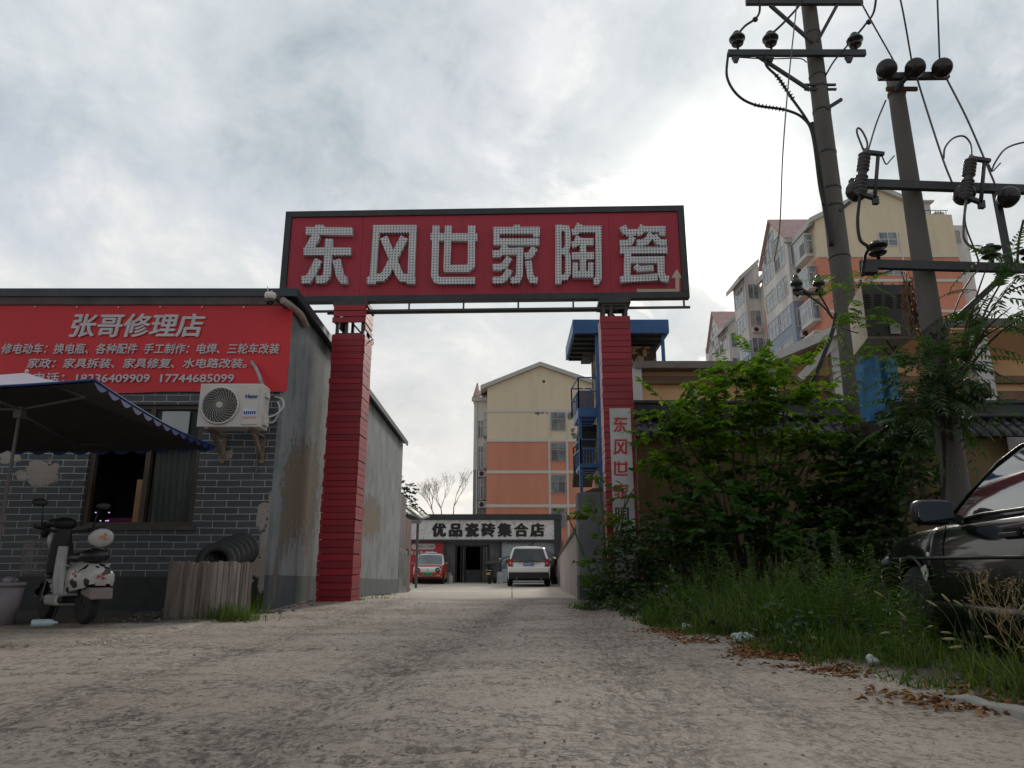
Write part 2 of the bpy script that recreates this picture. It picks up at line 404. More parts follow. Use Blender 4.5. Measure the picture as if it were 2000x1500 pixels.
# ================================================================== GROUND
def ground_material():
    m, nt, b = mat_new('worn_concrete_dirt'); L = nt.links
    v = nobj(nt); vs = nobj(nt, (1, .5, 1), rot=(0, 0, radians(80))); vw = nobj(nt, (.35, 1.6, 1), rot=(0, 0, radians(8)))
    big = nnoise(nt, v, .45, 6, .6, .4); mid = nnoise(nt, vw, 2.2, 8, .68, .6); fine = nnoise(nt, v, 22, 8, .75); grit = nnoise(nt, v, 90, 4, .8)
    c = nmix(nt, nramp(nt, big, .35, .65), (.43, .348, .285), (.53, .455, .385))
    c = nmix(nt, nramp(nt, mid, .56, .74, 0, .55), c, (.16, .14, .122))
    st = nnoise(nt, vs, 15, 8, .78, .5)
    clus = nramp(nt, nnoise(nt, vw, 1.25, 6, .65, .6), .45, .60)
    s2 = nnoise(nt, nobj(nt, (.55, 1.3, 1)), 26, 6, .75, .4)
    c = nmix(nt, nmath(nt, 'MULTIPLY', nramp(nt, s2, .50, .58, 0, .9), clus), c, (.095, .08, .066))
    c = nmix(nt, nmath(nt, 'MULTIPLY', nramp(nt, st, .52, .59, 0, .9), nmath(nt, 'ADD', nmath(nt, 'MULTIPLY', clus, .75), .25)), c, (.10, .085, .07))
    c = nmix(nt, nramp(nt, fine, .55, .63, 0, .85), c, (.09, .08, .07))
    c = nmix(nt, nramp(nt, fine, .30, .44, .6, 0), c, (.54, .49, .44))
    rd = nnoise(nt, v, .9, 5, .6, .5)
    c = nmix(nt, nramp(nt, rd, .62, .74, 0, .5), c, (.35, .23, .16))
    # fine pitting of the worn surface
    pv = nt.nodes.new('ShaderNodeTexVoronoi'); pv.inputs['Scale'].default_value = 42; pw = nt.nodes.new('ShaderNodeVectorMath'); pw.operation = 'MULTIPLY_ADD'
    pn = nt.nodes.new('ShaderNodeTexNoise'); pn.inputs['Scale'].default_value = 14; pn.inputs['Detail'].default_value = 5; L.new(v, pn.inputs['Vector'])
    L.new(pn.outputs['Color'], pw.inputs[0]); pw.inputs[1].default_value = (.06, .06, .06); L.new(v, pw.inputs[2]); L.new(pw.outputs[0], pv.inputs['Vector'])
    pit = nmath(nt, 'MULTIPLY', nramp(nt, pv.outputs['Distance'], .18, .36, 1, 0), nramp(nt, nnoise(nt, v, 3.2, 6, .7), .44, .60))
    c = nmix(nt, nmath(nt, 'MULTIPLY', pit, .8), c, (.10, .088, .076))
    # wheel tracks curving up to the gate, scuffed and dirty
    sx = nt.nodes.new('ShaderNodeSeparateXYZ'); L.new(v, sx.inputs[0])
    wob = nmath(nt, 'MULTIPLY', nmath(nt, 'SUBTRACT', nnoise(nt, v, .8, 4), .5), .7)
    tr = None
    for x0, k, w in ((-.95, .12, .22), (.55, .07, .26), (-2.1, .02, .18), (1.15, -.02, .2)):
        d = nmath(nt, 'ABSOLUTE', nmath(nt, 'SUBTRACT', nmath(nt, 'ADD', sx.outputs[0], wob), nmath(nt, 'ADD', nmath(nt, 'MULTIPLY', nmath(nt, 'SUBTRACT', sx.outputs[1], 3), k), x0)))
        g = nramp(nt, d, w*.3, w*1.5, 1, 0); tr = g if tr is None else nmath(nt, 'MAXIMUM', tr, g)
    tn = nnoise(nt, nobj(nt, (1.6, .6, 1), rot=(0, 0, radians(-6))), 16, 8, .8, .5)
    c = nmix(nt, nmath(nt, 'MULTIPLY', tr, nramp(nt, tn, .46, .58, 0, .9)), c, (.10, .085, .07))
    # dark soil beyond the lane edge
    so = nmath(nt, 'ADD', nmath(nt, 'SUBTRACT', sx.outputs[0], nmath(nt, 'SUBTRACT', 2.62, nmath(nt, 'MULTIPLY', sx.outputs[1], .135))), nmath(nt, 'MULTIPLY', nmath(nt, 'SUBTRACT', fine, .5), .5))
    sm = nmath(nt, 'MULTIPLY', nramp(nt, so, -.02, .22), nramp(nt, sx.outputs[1], 12.6, 13.0, 1, 0))
    c = nmix(nt, sm, c, nmix(nt, nramp(nt, fine, .4, .6), (.06, .045, .032), (.13, .10, .07)))
    # tent and wall shade painted as a dark strip along the repair shop front
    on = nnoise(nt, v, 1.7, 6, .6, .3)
    shade_strip = nmath(nt, 'MULTIPLY', nramp(nt, nmath(nt, 'ADD', sx.outputs[1], nmath(nt, 'MULTIPLY', on, 1.2)), 8.35, 8.7), nramp(nt, nmath(nt, 'ADD', sx.outputs[0], nmath(nt, 'MULTIPLY', on, 1.0)), -3.4, -2.7, 1, 0))
    shade_strip = nmath(nt, 'MULTIPLY', shade_strip, nramp(nt, sx.outputs[1], 10.3, 11.5, 1, 0))
    c = nmix(nt, nmath(nt, 'MULTIPLY', shade_strip, .85), c, (.045, .04, .037))
    # cracks: thin distorted cell borders, present only in patches
    wv = nt.nodes.new('ShaderNodeVectorMath'); wv.operation = 'MULTIPLY_ADD'
    nz = nt.nodes.new('ShaderNodeTexNoise'); nz.inputs['Scale'].default_value = 2.5; nz.inputs['Detail'].default_value = 7; nz.inputs['Roughness'].default_value = .7; L.new(v, nz.inputs['Vector'])
    L.new(nz.outputs['Color'], wv.inputs[0]); wv.inputs[1].default_value = (.9, .9, .9); L.new(v, wv.inputs[2])
    vo = nt.nodes.new('ShaderNodeTexVoronoi'); vo.feature = 'DISTANCE_TO_EDGE'; vo.inputs['Scale'].default_value = 1.15; L.new(wv.outputs[0], vo.inputs['Vector'])
    ck = nmath(nt, 'MULTIPLY', nramp(nt, vo.outputs['Distance'], 0, .008, 1, 0), nramp(nt, nnoise(nt, v, 1.1, 4), .47, .54))
    c = nmix(nt, nmath(nt, 'MULTIPLY', ck, .7), c, (.05, .045, .04))
    L.new(c, b.inputs['Base Color']); b.inputs['Roughness'].default_value = .72; b.inputs['Specular IOR Level'].default_value = .4
    h = nmath(nt, 'SUBTRACT', nmath(nt, 'ADD', nmath(nt, 'MULTIPLY', fine, .8), nmath(nt, 'ADD', nmath(nt, 'MULTIPLY', grit, .35), nmath(nt, 'MULTIPLY', st, -1.4))), nmath(nt, 'ADD', nmath(nt, 'MULTIPLY', ck, 1.0), nmath(nt, 'MULTIPLY', pit, .7)))
    nbump(nt, b, h, 1.0, .02)
    return m
def build_ground():
    ys = [-60, -20, -6, -2, 0, .8]; y = 1.3
    while y < 14.2: ys.append(y); y *= 1.0085
    ys += [15, 16, 18, 20, 22, 25, 28, 32, 40, 60, 100, 200, 500, 1200]
    xs = [-1200, -300, -100, -50, -30, -20, -14]; x = -10
    while x < 8.5: xs.append(x); x += .032 if -4.2 < x < 2.6 else .08
    xs += [10, 14, 20, 30, 50, 100, 300, 1200]
    rows = []
    for y in ys:
        r = []
        for x in xs:
            z = gz(x, y)
            if 1 < y < 14 and -10.1 < x < 8.6:
                f = sstep(14, 12.5, y)*sstep(1.2, 1.5, y) if y > 12.5 or y < 1.5 else 1
                q = Vector((x, y, 0))
                a = noise.noise(q*.55)*.03+noise.noise(q*1.7)*.008+noise.noise(Vector((x*3.1, y*2.2, 4)))*.008+noise.noise(q*7.5)*.005+noise.noise(Vector((x*15, y*15, 1)))*.005
                rut = -.03*math.exp(-((x+.95-.12*(y-3))/.24)**2)-.026*math.exp(-((x-.55-.07*(y-3))/.26)**2)
                z += (a+rut)*f
            r.append(Vector((x, y, z)))
        rows.append(r)
    mb = MB().grid(rows); mb.raw = True
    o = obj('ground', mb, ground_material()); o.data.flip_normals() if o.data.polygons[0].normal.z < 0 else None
    tag(o, kind='structure')
build_ground()
def build_yard():
    m, nt, b = mat_new('yard_concrete'); v = nobj(nt); L = nt.links
    c = nmix(nt, nramp(nt, nnoise(nt, v, .5, 7, .65, .4), .35, .68), (.42, .36, .29), (.54, .48, .405))
    c = nmix(nt, nramp(nt, nnoise(nt, nobj(nt, (1, .3, 1)), 1.5, 6, .7), .58, .75, 0, .6), c, (.20, .18, .155))
    br = nt.nodes.new('ShaderNodeTexBrick'); L.new(v, br.inputs['Vector']); br.offset = 0
    br.inputs['Scale'].default_value = 1; br.inputs['Brick Width'].default_value = 4; br.inputs['Row Height'].default_value = 4; br.inputs['Mortar Size'].default_value = .018
    c = nmix(nt, br.outputs['Fac'], c, (.13, .115, .1))
    L.new(c, b.inputs['Base Color']); b.inputs['Roughness'].default_value = .85
    nbump(nt, b, nnoise(nt, v, 30, 6, .7), .3, .006)
    rows = []
    for i in range(44):
        y = 13.9+i*.75
        e = .12*noise.noise(Vector((3, y, 0)))
        rows.append([Vector((-9+(12.2)*j/24, y+(.25*noise.noise(Vector((j*.6, 1, 2))) if i == 0 else 0), gz(0, y)+(.012 if i else -.02))) for j in range(25)])
    tag(obj('yard_pavement', MB().grid(rows), m), kind='structure')
build_yard()
def build_gravel():
    rng = random.Random(31); mb = MB()
    for _ in range(1500):
        y = 2.1+10.5*rng.random()**1.7; x = rng.uniform(-1, 1)*y*.75
        if x > xedge(y)+.1 or x < -4.5: continue
        d = noise.noise(Vector((x*1.1, y*.6, 5)))+.35*sstep(.5, 0, abs(xedge(y)-x))
        if d < rng.uniform(-.15, .45): continue
        r = rng.uniform(.0025, .008)*(1+1.0*(rng.random() > .97)); q = Vector((x, y, 0))
        z = gz(x, y)+noise.noise(q*.55)*.03+noise.noise(q*1.7)*.008+r*.1
        mb.ell((x, y, z), (r*rng.uniform(.8, 1.7), r, r*.7), 5, 3, Matrix.Rotation(rng.random()*6, 3, 'Z'))
    tag(obj('gravel', mb, M('gravel_grey', (.24, .215, .19), .9, .5, 40)), 'loose small stones scattered over the lane', 'gravel', kind='stuff')
build_gravel()

# ================================================================== REPAIR SHOP (building beside the gate)
WX, WY, WR = -3.27, 10.0, 21.3             # side wall plane, front wall plane, rear end
ROOF_F, ROOF_R = P(575, 585, 10).z, P(782, 868, 21.3).z
def brick_material():
    m, nt, b = mat_new('grey_brick_tile'); L = nt.links
    tc = nt.nodes.new('ShaderNodeTexCoord'); sp = nt.nodes.new('ShaderNodeSeparateXYZ'); L.new(tc.outputs['Object'], sp.inputs[0])
    cb = nt.nodes.new('ShaderNodeCombineXYZ'); L.new(sp.outputs[0], cb.inputs[0]); L.new(sp.outputs[2], cb.inputs[1])
    jit = nnoise(nt, cb.outputs[0], 3.5, 3); 
    cj = nt.nodes.new('ShaderNodeVectorMath'); cj.operation = 'ADD'; L.new(cb.outputs[0], cj.inputs[0])
    cc = nt.nodes.new('ShaderNodeCombineXYZ'); L.new(nmath(nt, 'MULTIPLY', nmath(nt, 'SUBTRACT', jit, .5), .02), cc.inputs[1]); L.new(cc.outputs[0], cj.inputs[1])
    br = nt.nodes.new('ShaderNodeTexBrick'); L.new(cj.outputs[0], br.inputs['Vector'])
    br.inputs['Scale'].default_value = 1; br.inputs['Brick Width'].default_value = .335; br.inputs['Row Height'].default_value = .0935
    br.inputs['Mortar Size'].default_value = .0048; br.inputs['Mortar Smooth'].default_value = .1; br.inputs['Bias'].default_value = 0
    br.inputs['Color1'].default_value = (.040, .052, .064, 1); br.inputs['Color2'].default_value = (.066, .080, .094, 1); br.inputs['Mortar'].default_value = (.46, .47, .47, 1)
    n = nnoise(nt, cb.outputs[0], 6, 6, .65)
    c = nmix(nt, nramp(nt, n, .3, .7, .35, 0), br.outputs[0], (.06, .065, .07))
    # dark painted plinth
    pl = nramp(nt, sp.outputs[2], .478, .482, 1, 0)
    c = nmix(nt, pl, c, nmix(nt, nramp(nt, n, .35, .65), (.012, .015, .018), (.024, .028, .032)))
    # fallen tiles with bare render behind
    nz = nnoise(nt, cb.outputs[0], 5.5, 8, .7, .8)
    msk = None
    for (x, z, rx, rz) in PEELS:
        dx = nmath(nt, 'DIVIDE', nmath(nt, 'SUBTRACT', sp.outputs[0], x), rx); dz = nmath(nt, 'DIVIDE', nmath(nt, 'SUBTRACT', sp.outputs[2], z), rz)
        d = nmath(nt, 'SQRT', nmath(nt, 'ADD', nmath(nt, 'MULTIPLY', dx, dx), nmath(nt, 'MULTIPLY', dz, dz)))
        d = nmath(nt, 'ADD', d, nmath(nt, 'MULTIPLY', nmath(nt, 'SUBTRACT', nz, .5), 2.6))
        k = nramp(nt, d, .93, 1.0, 1, 0)
        msk = k if msk is None else nmath(nt, 'MAXIMUM', msk, k)
    c = nmix(nt, msk, c, nmix(nt, nz, (.20, .175, .16), (.42, .37, .35)))
    L.new(c, b.inputs['Base Color']); b.inputs['Roughness'].default_value = .55
    h = nmath(nt, 'SUBTRACT', nmath(nt, 'MULTIPLY', n, .25), nmath(nt, 'ADD', nmath(nt, 'MULTIPLY', br.outputs['Fac'], .7), nmath(nt, 'MULTIPLY', msk, 1.0)))
    nbump(nt, b, h, .6, .012)
    return m
SHOP_LOC = Vector((WX, WY, 0))
def pl_(px, py, w, h):
    p = P(px, py, WY)-SHOP_LOC; s = WY*1.01/FPX; return (p.x, p.z, w*s, h*s)
PEELS = [pl_(513, 1010, 11, 30), pl_(518, 1070, 14, 40), pl_(505, 1105, 16, 22), pl_(515, 1130, 10, 28), pl_(526, 1030, 6, 70), pl_(80, 925, 32, 26), pl_(20, 890, 26, 14), pl_(45, 930, 14, 12), pl_(442, 888, 13, 9), pl_(370, 1185, 9, 9)]
def plaster_material():
    m, nt, b = mat_new('grey_blue_render'); L = nt.links
    tc = nt.nodes.new('ShaderNodeTexCoord'); sp = nt.nodes.new('ShaderNodeSeparateXYZ'); L.new(tc.outputs['Object'], sp.inputs[0]); v = tc.outputs['Object']
    n = nnoise(nt, v, 1.3, 8, .62, .3); st = nnoise(nt, nobj(nt, (1, 1, .22)), 4, 8, .68)
    c = nmix(nt, nramp(nt, n, .3, .7), (.16, .180, .192), (.275, .293, .302))
    c = nmix(nt, nramp(nt, st, .48, .68, 0, .8), c, (.085, .095, .105))
    zn = nmath(nt, 'ADD', sp.outputs[2], nmath(nt, 'MULTIPLY', nmath(nt, 'SUBTRACT', n, .5), .02))
    slope = nmath(nt, 'ADD', zn, nmath(nt, 'MULTIPLY', sp.outputs[1], .0235))
    pl = nramp(nt, slope, .50, .505, 1, 0)
    c = nmix(nt, pl, c, nmix(nt, nramp(nt, st, .35, .7), (.115, .135, .15), (.06, .068, .075)))
    nz = nnoise(nt, nobj(nt, (1, 1, .6)), 8, 9, .75, .5)
    msk = None
    for (y, z, ry, rz) in [(11.05-WY, 1.78, .78, .72), (11.6-WY, 1.75, .6, .85), (10.6-WY, 1.35, .3, .55), (16.8-WY, 1.7, 1.3, .48), (15.2-WY, 1.75, .6, .35), (10.25-WY, .45, .1, .28)]:
        dy = nmath(nt, 'DIVIDE', nmath(nt, 'SUBTRACT', sp.outputs[1], y), ry); dz = nmath(nt, 'DIVIDE', nmath(nt, 'SUBTRACT', sp.outputs[2], z), rz)
        d = nmath(nt, 'SQRT', nmath(nt, 'ADD', nmath(nt, 'MULTIPLY', dy, dy), nmath(nt, 'MULTIPLY', dz, dz)))
        d = nmath(nt, 'ADD', d, nmath(nt, 'MULTIPLY', nmath(nt, 'SUBTRACT', nz, .5), 3.6))
        k = nramp(nt, d, .9, 1.0, 1, 0); msk = k if msk is None else nmath(nt, 'MAXIMUM', msk, k)
    c = nmix(nt, msk, c, nmix(nt, nz, (.10, .078, .058), (.22, .175, .135)))
    sp_ = nnoise(nt, v, 9, 4, .6)
    c = nmix(nt, nramp(nt, sp_, .68, .74, 0, .7), c, (.08, .08, .08))
    L.new(c, b.inputs['Base Color']); b.inputs['Roughness'].default_value = .85
    nbump(nt, b, nmath(nt, 'SUBTRACT', nmath(nt, 'ADD', nmath(nt, 'MULTIPLY', n, .5), nmath(nt, 'MULTIPLY', nnoise(nt, v, 30, 6, .7), .4)), nmath(nt, 'MULTIPLY', msk, .8)), .55, .02)
    return m
def build_shop():
    t = thing('repair_shop', 'grey brick single storey repair shop with peeling side wall and dark roof edge', 'building', SHOP_LOC)
    ox0, oz1 = XZ(180, 790, WY); ox1, oz0 = XZ(384, 1027, WY); ox0 = P(172, 900, WY).x
    ox1 = P(386, 930, WY).x
    top = ROOF_F; xl = -10.5; th = .24
    mb = MB()
    mb.box((xl, WY, -.6), (ox0, WY+th, top)); mb.box((ox1, WY, -.6), (WX-.06, WY+th, top))
    mb.box((ox0, WY, -.6), (ox1, WY+th, oz0)); mb.box((ox0, WY, oz1), (ox1, WY+th, top))
    obj('front_wall', mb, brick_material(), t)
    mb = MB().prism([(WX-.06, WY-.004, -.6), (WX-.06, WY-.004, ROOF_F), (WX-.06, WR, ROOF_R), (WX-.06, WR, -.9)], (.06, 0, 0))
    mb.prism([(xl, WR-.2, -.9), (xl, WR-.2, ROOF_R), (WX-.061, WR-.2, ROOF_R), (WX-.061, WR-.2, -.9)], (0, .2, 0))
    obj('side_wall', mb, plaster_material(), t)
    dk = M('dark_slate_metal', (.025, .04, .055), .4, .3, 2, .05, 0, (.06, .065, .07), 2, .6, .75)
    zf = P(575, 564, 9.85).z
    mb = MB().box((xl, WY-.17, ROOF_F-.01), (WX+.13, WY-.14, zf)); mb.box((xl, WY-.139, zf-.03), (WX+.13, WR+.1, zf-.005)) if False else None
    mb.prism([(WX+.10, WY-.139, zf), (WX+.10, WR+.15, ROOF_R+.11), (WX+.10, WR+.15, ROOF_R-.02), (WX+.10, WY-.139, ROOF_F-.01)], (.03, 0, 0))
    mb.prism([(xl, WY-.139, ROOF_F+.04), (xl, WR+.15, ROOF_R+.05), (xl, WR+.15, ROOF_R+.09), (xl, WY-.139, ROOF_F+.1)], (WX+.099-xl, 0, 0))
    obj('roof', mb, dk, t)
    so = MB().prism([(xl, WY-.135, ROOF_F+.005), (xl, WY+.02, ROOF_F+.005), (xl, WY+.02, ROOF_F-.10), (xl, WY-.06, ROOF_F-.10)], (WX-xl-.08, 0, 0))
    obj('soffit', so, M('soffit_grey', (.16, .15, .155), .8), t)
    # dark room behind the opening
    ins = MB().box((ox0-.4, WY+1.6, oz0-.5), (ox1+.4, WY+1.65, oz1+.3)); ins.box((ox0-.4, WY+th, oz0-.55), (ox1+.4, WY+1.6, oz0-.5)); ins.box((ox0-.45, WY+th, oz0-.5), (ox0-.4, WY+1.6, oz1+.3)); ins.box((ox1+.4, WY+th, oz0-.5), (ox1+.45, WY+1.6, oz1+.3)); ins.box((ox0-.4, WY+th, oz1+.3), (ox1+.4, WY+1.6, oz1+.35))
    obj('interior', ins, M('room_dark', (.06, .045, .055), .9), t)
    fr = MB(); fm = M('window_brown_frame', (.06, .042, .03), .5, .3)
    y0, y1 = WY+.05, WY+.13
    for x in (ox0+.02, ox1-.05): fr.box((x-.03, y0, oz0), (x+.05, y1, oz1))
    xm = P(285, 900, WY).x; zt = P(300, 868, WY).z
    fr.box((xm-.035, y0, oz0+.05), (xm+.035, y1, oz1-.05)); fr.box((ox0+.07, y0+.002, zt-.03), (ox1-.08, y1-.002, zt+.03)); fr.box((ox0+.07, y0+.002, oz1-.06), (ox1-.08, y1-.002, oz1)); fr.box((ox0+.07, y0+.002, oz0), (ox1-.08, y1-.002, oz0+.05))
    w = obj('window', fr, fm, t)
    g = M('old_shop_glass', (.035, .042, .042), .5, .4, 2, spec=.25)
    obj('transom_pane', MB().box((ox0+.07, WY+.085, zt+.03), (ox1-.08, WY+.09, oz1-.06)), g, w)
    cb = MB()                                           # grey-green curtain cloth behind the right sash
    rows = []
    for i in range(13):
        z = oz0+.05+(zt-.03-oz0-.05)*i/12
        rows.append([Vector((xm+.04+(ox1-.09-xm-.04)*j/40, WY+.16+.02*sin(j*1.1+.2*i)+.012*sin(j*2.7), z)) for j in range(41)])
    cb.grid(rows)
    obj('curtain', cb, M('curtain_green_grey', (.06, .075, .07), .85, .35, 2, 0, 0, (.05, .06, .055), 3, .5, .7, 4), w)
    bx = P(265, 960, WY).x
    obj('board', MB().box((bx-.05, WY+.10, oz0+.05), (bx+.05, WY+.12, P(270, 935, WY).z)), M('window_wood_strip', (.30, .18, .09), .7), w)
    mg = MB().box((ox0+.1, WY+.5, oz0-.2), (bx-.1, WY+.9, oz0+.14)); obj('counter', mg, M('magenta_glow_box', (.16, .02, .10), .6), t)  # box added to carry the magenta glow inside the window in its colour
    led = MB()
    for px, py in ((196, 1017), (207, 1017), (211, 1017), (213, 1001), (187, 1001)):
        q = P(px, py, WY+.49); led.box((q.x-.007, WY+.485, q.z-.006), (q.x+.007, WY+.4985, q.z+.006))
    obj('indicator_light', led, emit('led_violet', (.75, .6, 1.0), .9), t)
    obj('sill', MB().box((ox0-.06, WY-.05, oz0-.06), (ox1+.05, WY-.003, oz0-.005)), M('sill_dark', (.07, .07, .075), .7), t)
    return t
build_shop()
# banner
def build_banner():
    y = WY-.03
    x1, z1 = XZ(571, 597, y); x1b, z0 = XZ(560, 765, y); x1 = (x1+x1b)/2; x0 = -8.35
    t = thing('shop_banner', 'red vinyl banner with grey white Chinese lettering across the brick shop front', 'banner', ((x0+x1)/2, y, z0))
    m, nt, b = mat_new('banner_red'); v = nobj(nt)
    c = nmix(nt, nramp(nt, nnoise(nt, v, .8, 4), .3, .7), (.50, .010, .020), (.62, .016, .026))
    nt.links.new(c, b.inputs['Base Color']); b.inputs['Roughness'].default_value = .42
    nbump(nt, b, nnoise(nt, nobj(nt, (1, 1, .6)), 2.5, 3), .35, .03)
    rows = []
    for i in range(9):
        z = z0+(z1-z0)*i/8
        rows.append([Vector((x0+(x1-x0)*j/48, y-.006+.006*noise.noise(Vector((j*.25, i*.6, 0)))-(.004*sin(j*.9) if i < 2 else 0), z+(.012*sin(j*.42)-.01 if i == 0 else 0))) for j in range(49)])
    mb = MB().grid(rows); mb.prism([(x0, y+.004, z0+.02), (x1, y+.004, z0+.02), (x1, y+.004, z1), (x0, y+.004, z1)], (0, .02, 0))
    obj('sheet', mb, m, t)
    tm = M('banner_print', (.52, .50, .53), .5, .08)
    yt = y-.022
    def line(body, pxa, pxb, pya, pyb, bold, shear):
        a, b_ = P(pxa, (pya+pyb)/2, yt), P(pxb, (pya+pyb)/2, yt); h = P(500, pya, yt).z-P(500, pyb, yt).z
        return fit_text(body, a.x, b_.x, (a.z+b_.z)/2, yt, h=h, bold=bold, shear=shear)
    for args in (('张哥修理店', 139, 399, 613, 658, .012, .14), ('修电动车：换电瓶、各种配件  手工制作：电焊、三轮车改装', 4, 546, 671, 691, .0045, .14),
                 ('家政：家具拆装、家具修复、水电路改装。', 54, 482, 700, 719, .0045, .14), ('电话：18236409909  17744685099', 66, 457, 728, 748, .0045, .0)):
        obj('lettering', line(*args), tm, t)
    ey = MB()
    for j in range(9):
        x = x0+.1+(x1-x0-.2)*j/8; ey.lathe([(.012, 0), (.012, .006)], (x, y-.02, z1-.03), (0, -1, 0), 10)
    obj('eyelet', ey, M('eyelet_metal', (.4, .4, .4), .3, metal=1), t)
build_banner()
# air conditioner
def build_ac():
    yf = 9.38; yb = 9.70
    x0, z1 = XZ(391, 749, yf); x1, _ = XZ(513, 749, yf); _, z0 = XZ(440, 834, yf); x0b = P(384, 834, yf).x; x0 = (x0+x0b)/2; x1 = (x1+P(507, 834, yf).x)/2
    t = thing('air_conditioner', 'dusty white outdoor air conditioner unit on rusty brackets below the red banner', 'air conditioner', ((x0+x1)/2, yf, z0))
    wm = M('ac_dusty_white', (.56, .52, .49), .5, .08, 2, .02, 0, (.40, .36, .32), 2.5, .55, .75)
    obj('casing', MB().box((x0, yf, z0), (x1, yb, z1)), wm, t, bevel=.012)
    cx, cz = XZ(430, 792, yf); r = .245
    dk = MB().lathe([(r-.004, 0), (r-.004, .006)], (cx, yf-.001, cz), (0, -1, 0), 40); obj('fan_recess', dk, M('ac_black', (.015, .015, .016), .6), t)
    ring = MB(); ring.lathe([(r-.014, .002), (r-.012, .022), (r, .03), (r+.014, .022), (r+.016, 0)], (cx, yf, cz), (0, -1, 0), 48)
    gr = MB()
    for k in range(26):
        pts = []
        for i in range(9):
            q = i/8; a = 2*pi*k/26+q*.95; rr = .045+q*(r-.052); pts.append((cx+rr*cos(a), yf-.022-.006*sin(q*pi), cz+rr*sin(a)))
        gr.tube(pts, .0032, 5)
    for i in range(9):
        rr = .06+i*(r-.07)/8
        gr.tube([(cx+rr*cos(2*pi*j/40), yf-.024, cz+rr*sin(2*pi*j/40)) for j in range(41)], .0016, 4)
    gr.lathe([(.046, .02), (.046, .034), (.03, .037)], (cx, yf, cz), (0, -1, 0), 24)
    fg = obj('fan_grille', gr, M('ac_grille', (.42, .40, .38), .45, .05), t); obj('rim', ring, wm, fg)
    px0, pz1 = XZ(480, 757, yf); px1, pz0 = XZ(503, 829, yf); px0 = P(473, 800, yf).x; px1 = P(505, 800, yf).x
    pn = obj('panel', MB().box((px0, yf-.012, pz0), (px1, yf-.001, pz1)), wm, t, bevel=.006)
    a, b_ = P(480, 774, yf-.012), P(504, 774, yf-.012)
    obj('brand_lettering', fit_text('Haier', a.x, b_.x, a.z, yf-.016, bold=.002), M('ac_blue_print', (.01, .05, .22), .5), pn)
    sa, sb = P(475, 798, yf-.013), P(500, 812, yf-.013)
    stk = obj('sticker', MB().box((sa.x, yf-.0165, sb.z), (sb.x, yf-.0125, sa.z)), M('sticker_white', (.6, .63, .68), .6), pn)
    q = MB()
    for k in range(6): q.box((sa.x+.012+k*.028, yf-.0185, sb.z+.02), (sa.x+.032+k*.028, yf-.0168, sb.z+.062))
    obj('sticker_print', q, M('sticker_blue', (.02, .06, .3), .6), pn)
    q2 = fit_text('13663771127', sa.x, sb.x, sb.z-.028, yf-.0145, h=.03); obj('number_print', q2, M('sticker_orange', (.55, .10, .04), .6), pn)
    sd = MB().box((x1+.001, yf+.10, z0+.05), (x1+.035, yf+.26, z0+.2)); sd.box((x1+.001, yf+.12, z1-.16), (x1+.03, yf+.24, z1-.09)); obj('valve_cover', sd, wm, t)
    pp = MB()
    def tub(pts, r_): pp.tube(spline(pts, 6), r_, 7)
    tub([(x1+.02, yf+.2, z0+.17), (x1+.12, yf+.25, z0+.22), (x1+.2, yf+.3, z0+.34), (x1+.16, yf+.34, z0+.46), (x1+.05, yf+.36, z0+.5)], .012)
    tub([(x1+.02, yf+.22, z0+.10), (x1+.10, yf+.27, z0+.13), (x1+.15, yf+.31, z0+.3), (x1+.10, yf+.35, z0+.42)], .012)
    obj('pipe', pp, M('pipe_wrap', (.5, .5, .5), .7), t)
    rm = M('rusty_bracket', (.22, .17, .13), .8, .3, 6, .1, 0, (.12, .06, .03), 5, .5, .7)
    for px in (404, 485):
        x = P(px, 840, yf).x; br = MB()
        br.box((x-.02, yf-.03, z0-.035), (x+.02, WY-.005, z0-.004)); br.prism([(x-.018, yf+.12, z0-.036), (x-.018, WY-.005, z0-.36), (x-.018, WY-.005, z0-.28), (x-.018, yf+.24, z0-.036)], (.036, 0, 0))
        br.box((x-.03, WY-.03, z0-.4), (x+.03, WY-.004, z0-.04))
        obj('bracket', br, rm, t)
build_ac()
# pipe sleeve coming through the banner to the unit
h0 = P(492, 708, 9.94); h1 = P(512, 752, 9.72)
o = tag(obj('drain_pipe', MB().tube(spline([h0+Vector((0, .08, .02)), h0, h0.lerp(h1, .4)+Vector((.02, -.04, .02)), h1, h1+Vector((.03, .05, -.25))], 6), .026, 8), M('pipe_grey_wrap', (.3, .29, .3), .7)), 'grey wrapped pipe running out of a hole in the red banner to the air conditioner', 'pipe')
h0 = P(505, 842, 9.96); h1 = P(500, 930, 9.96)
tag(obj('drain_hose', MB().tube([h0, h1], .01, 6), M('hose_grey', (.18, .18, .18), .7)), 'thin grey hose hanging down the bricks below the air conditioner', 'hose')
# notice on the transom
a, b_ = P(317, 803, WY+.03), P(366, 846, WY+.03)
tag(obj('paper_notice', MB().box((a.x, WY+.045, b_.z), (b_.x, WY+.049, a.z)), M('paper_white', (.42, .45, .46), .8, .05)), 'blank white paper stuck above the shop window', 'paper notice')
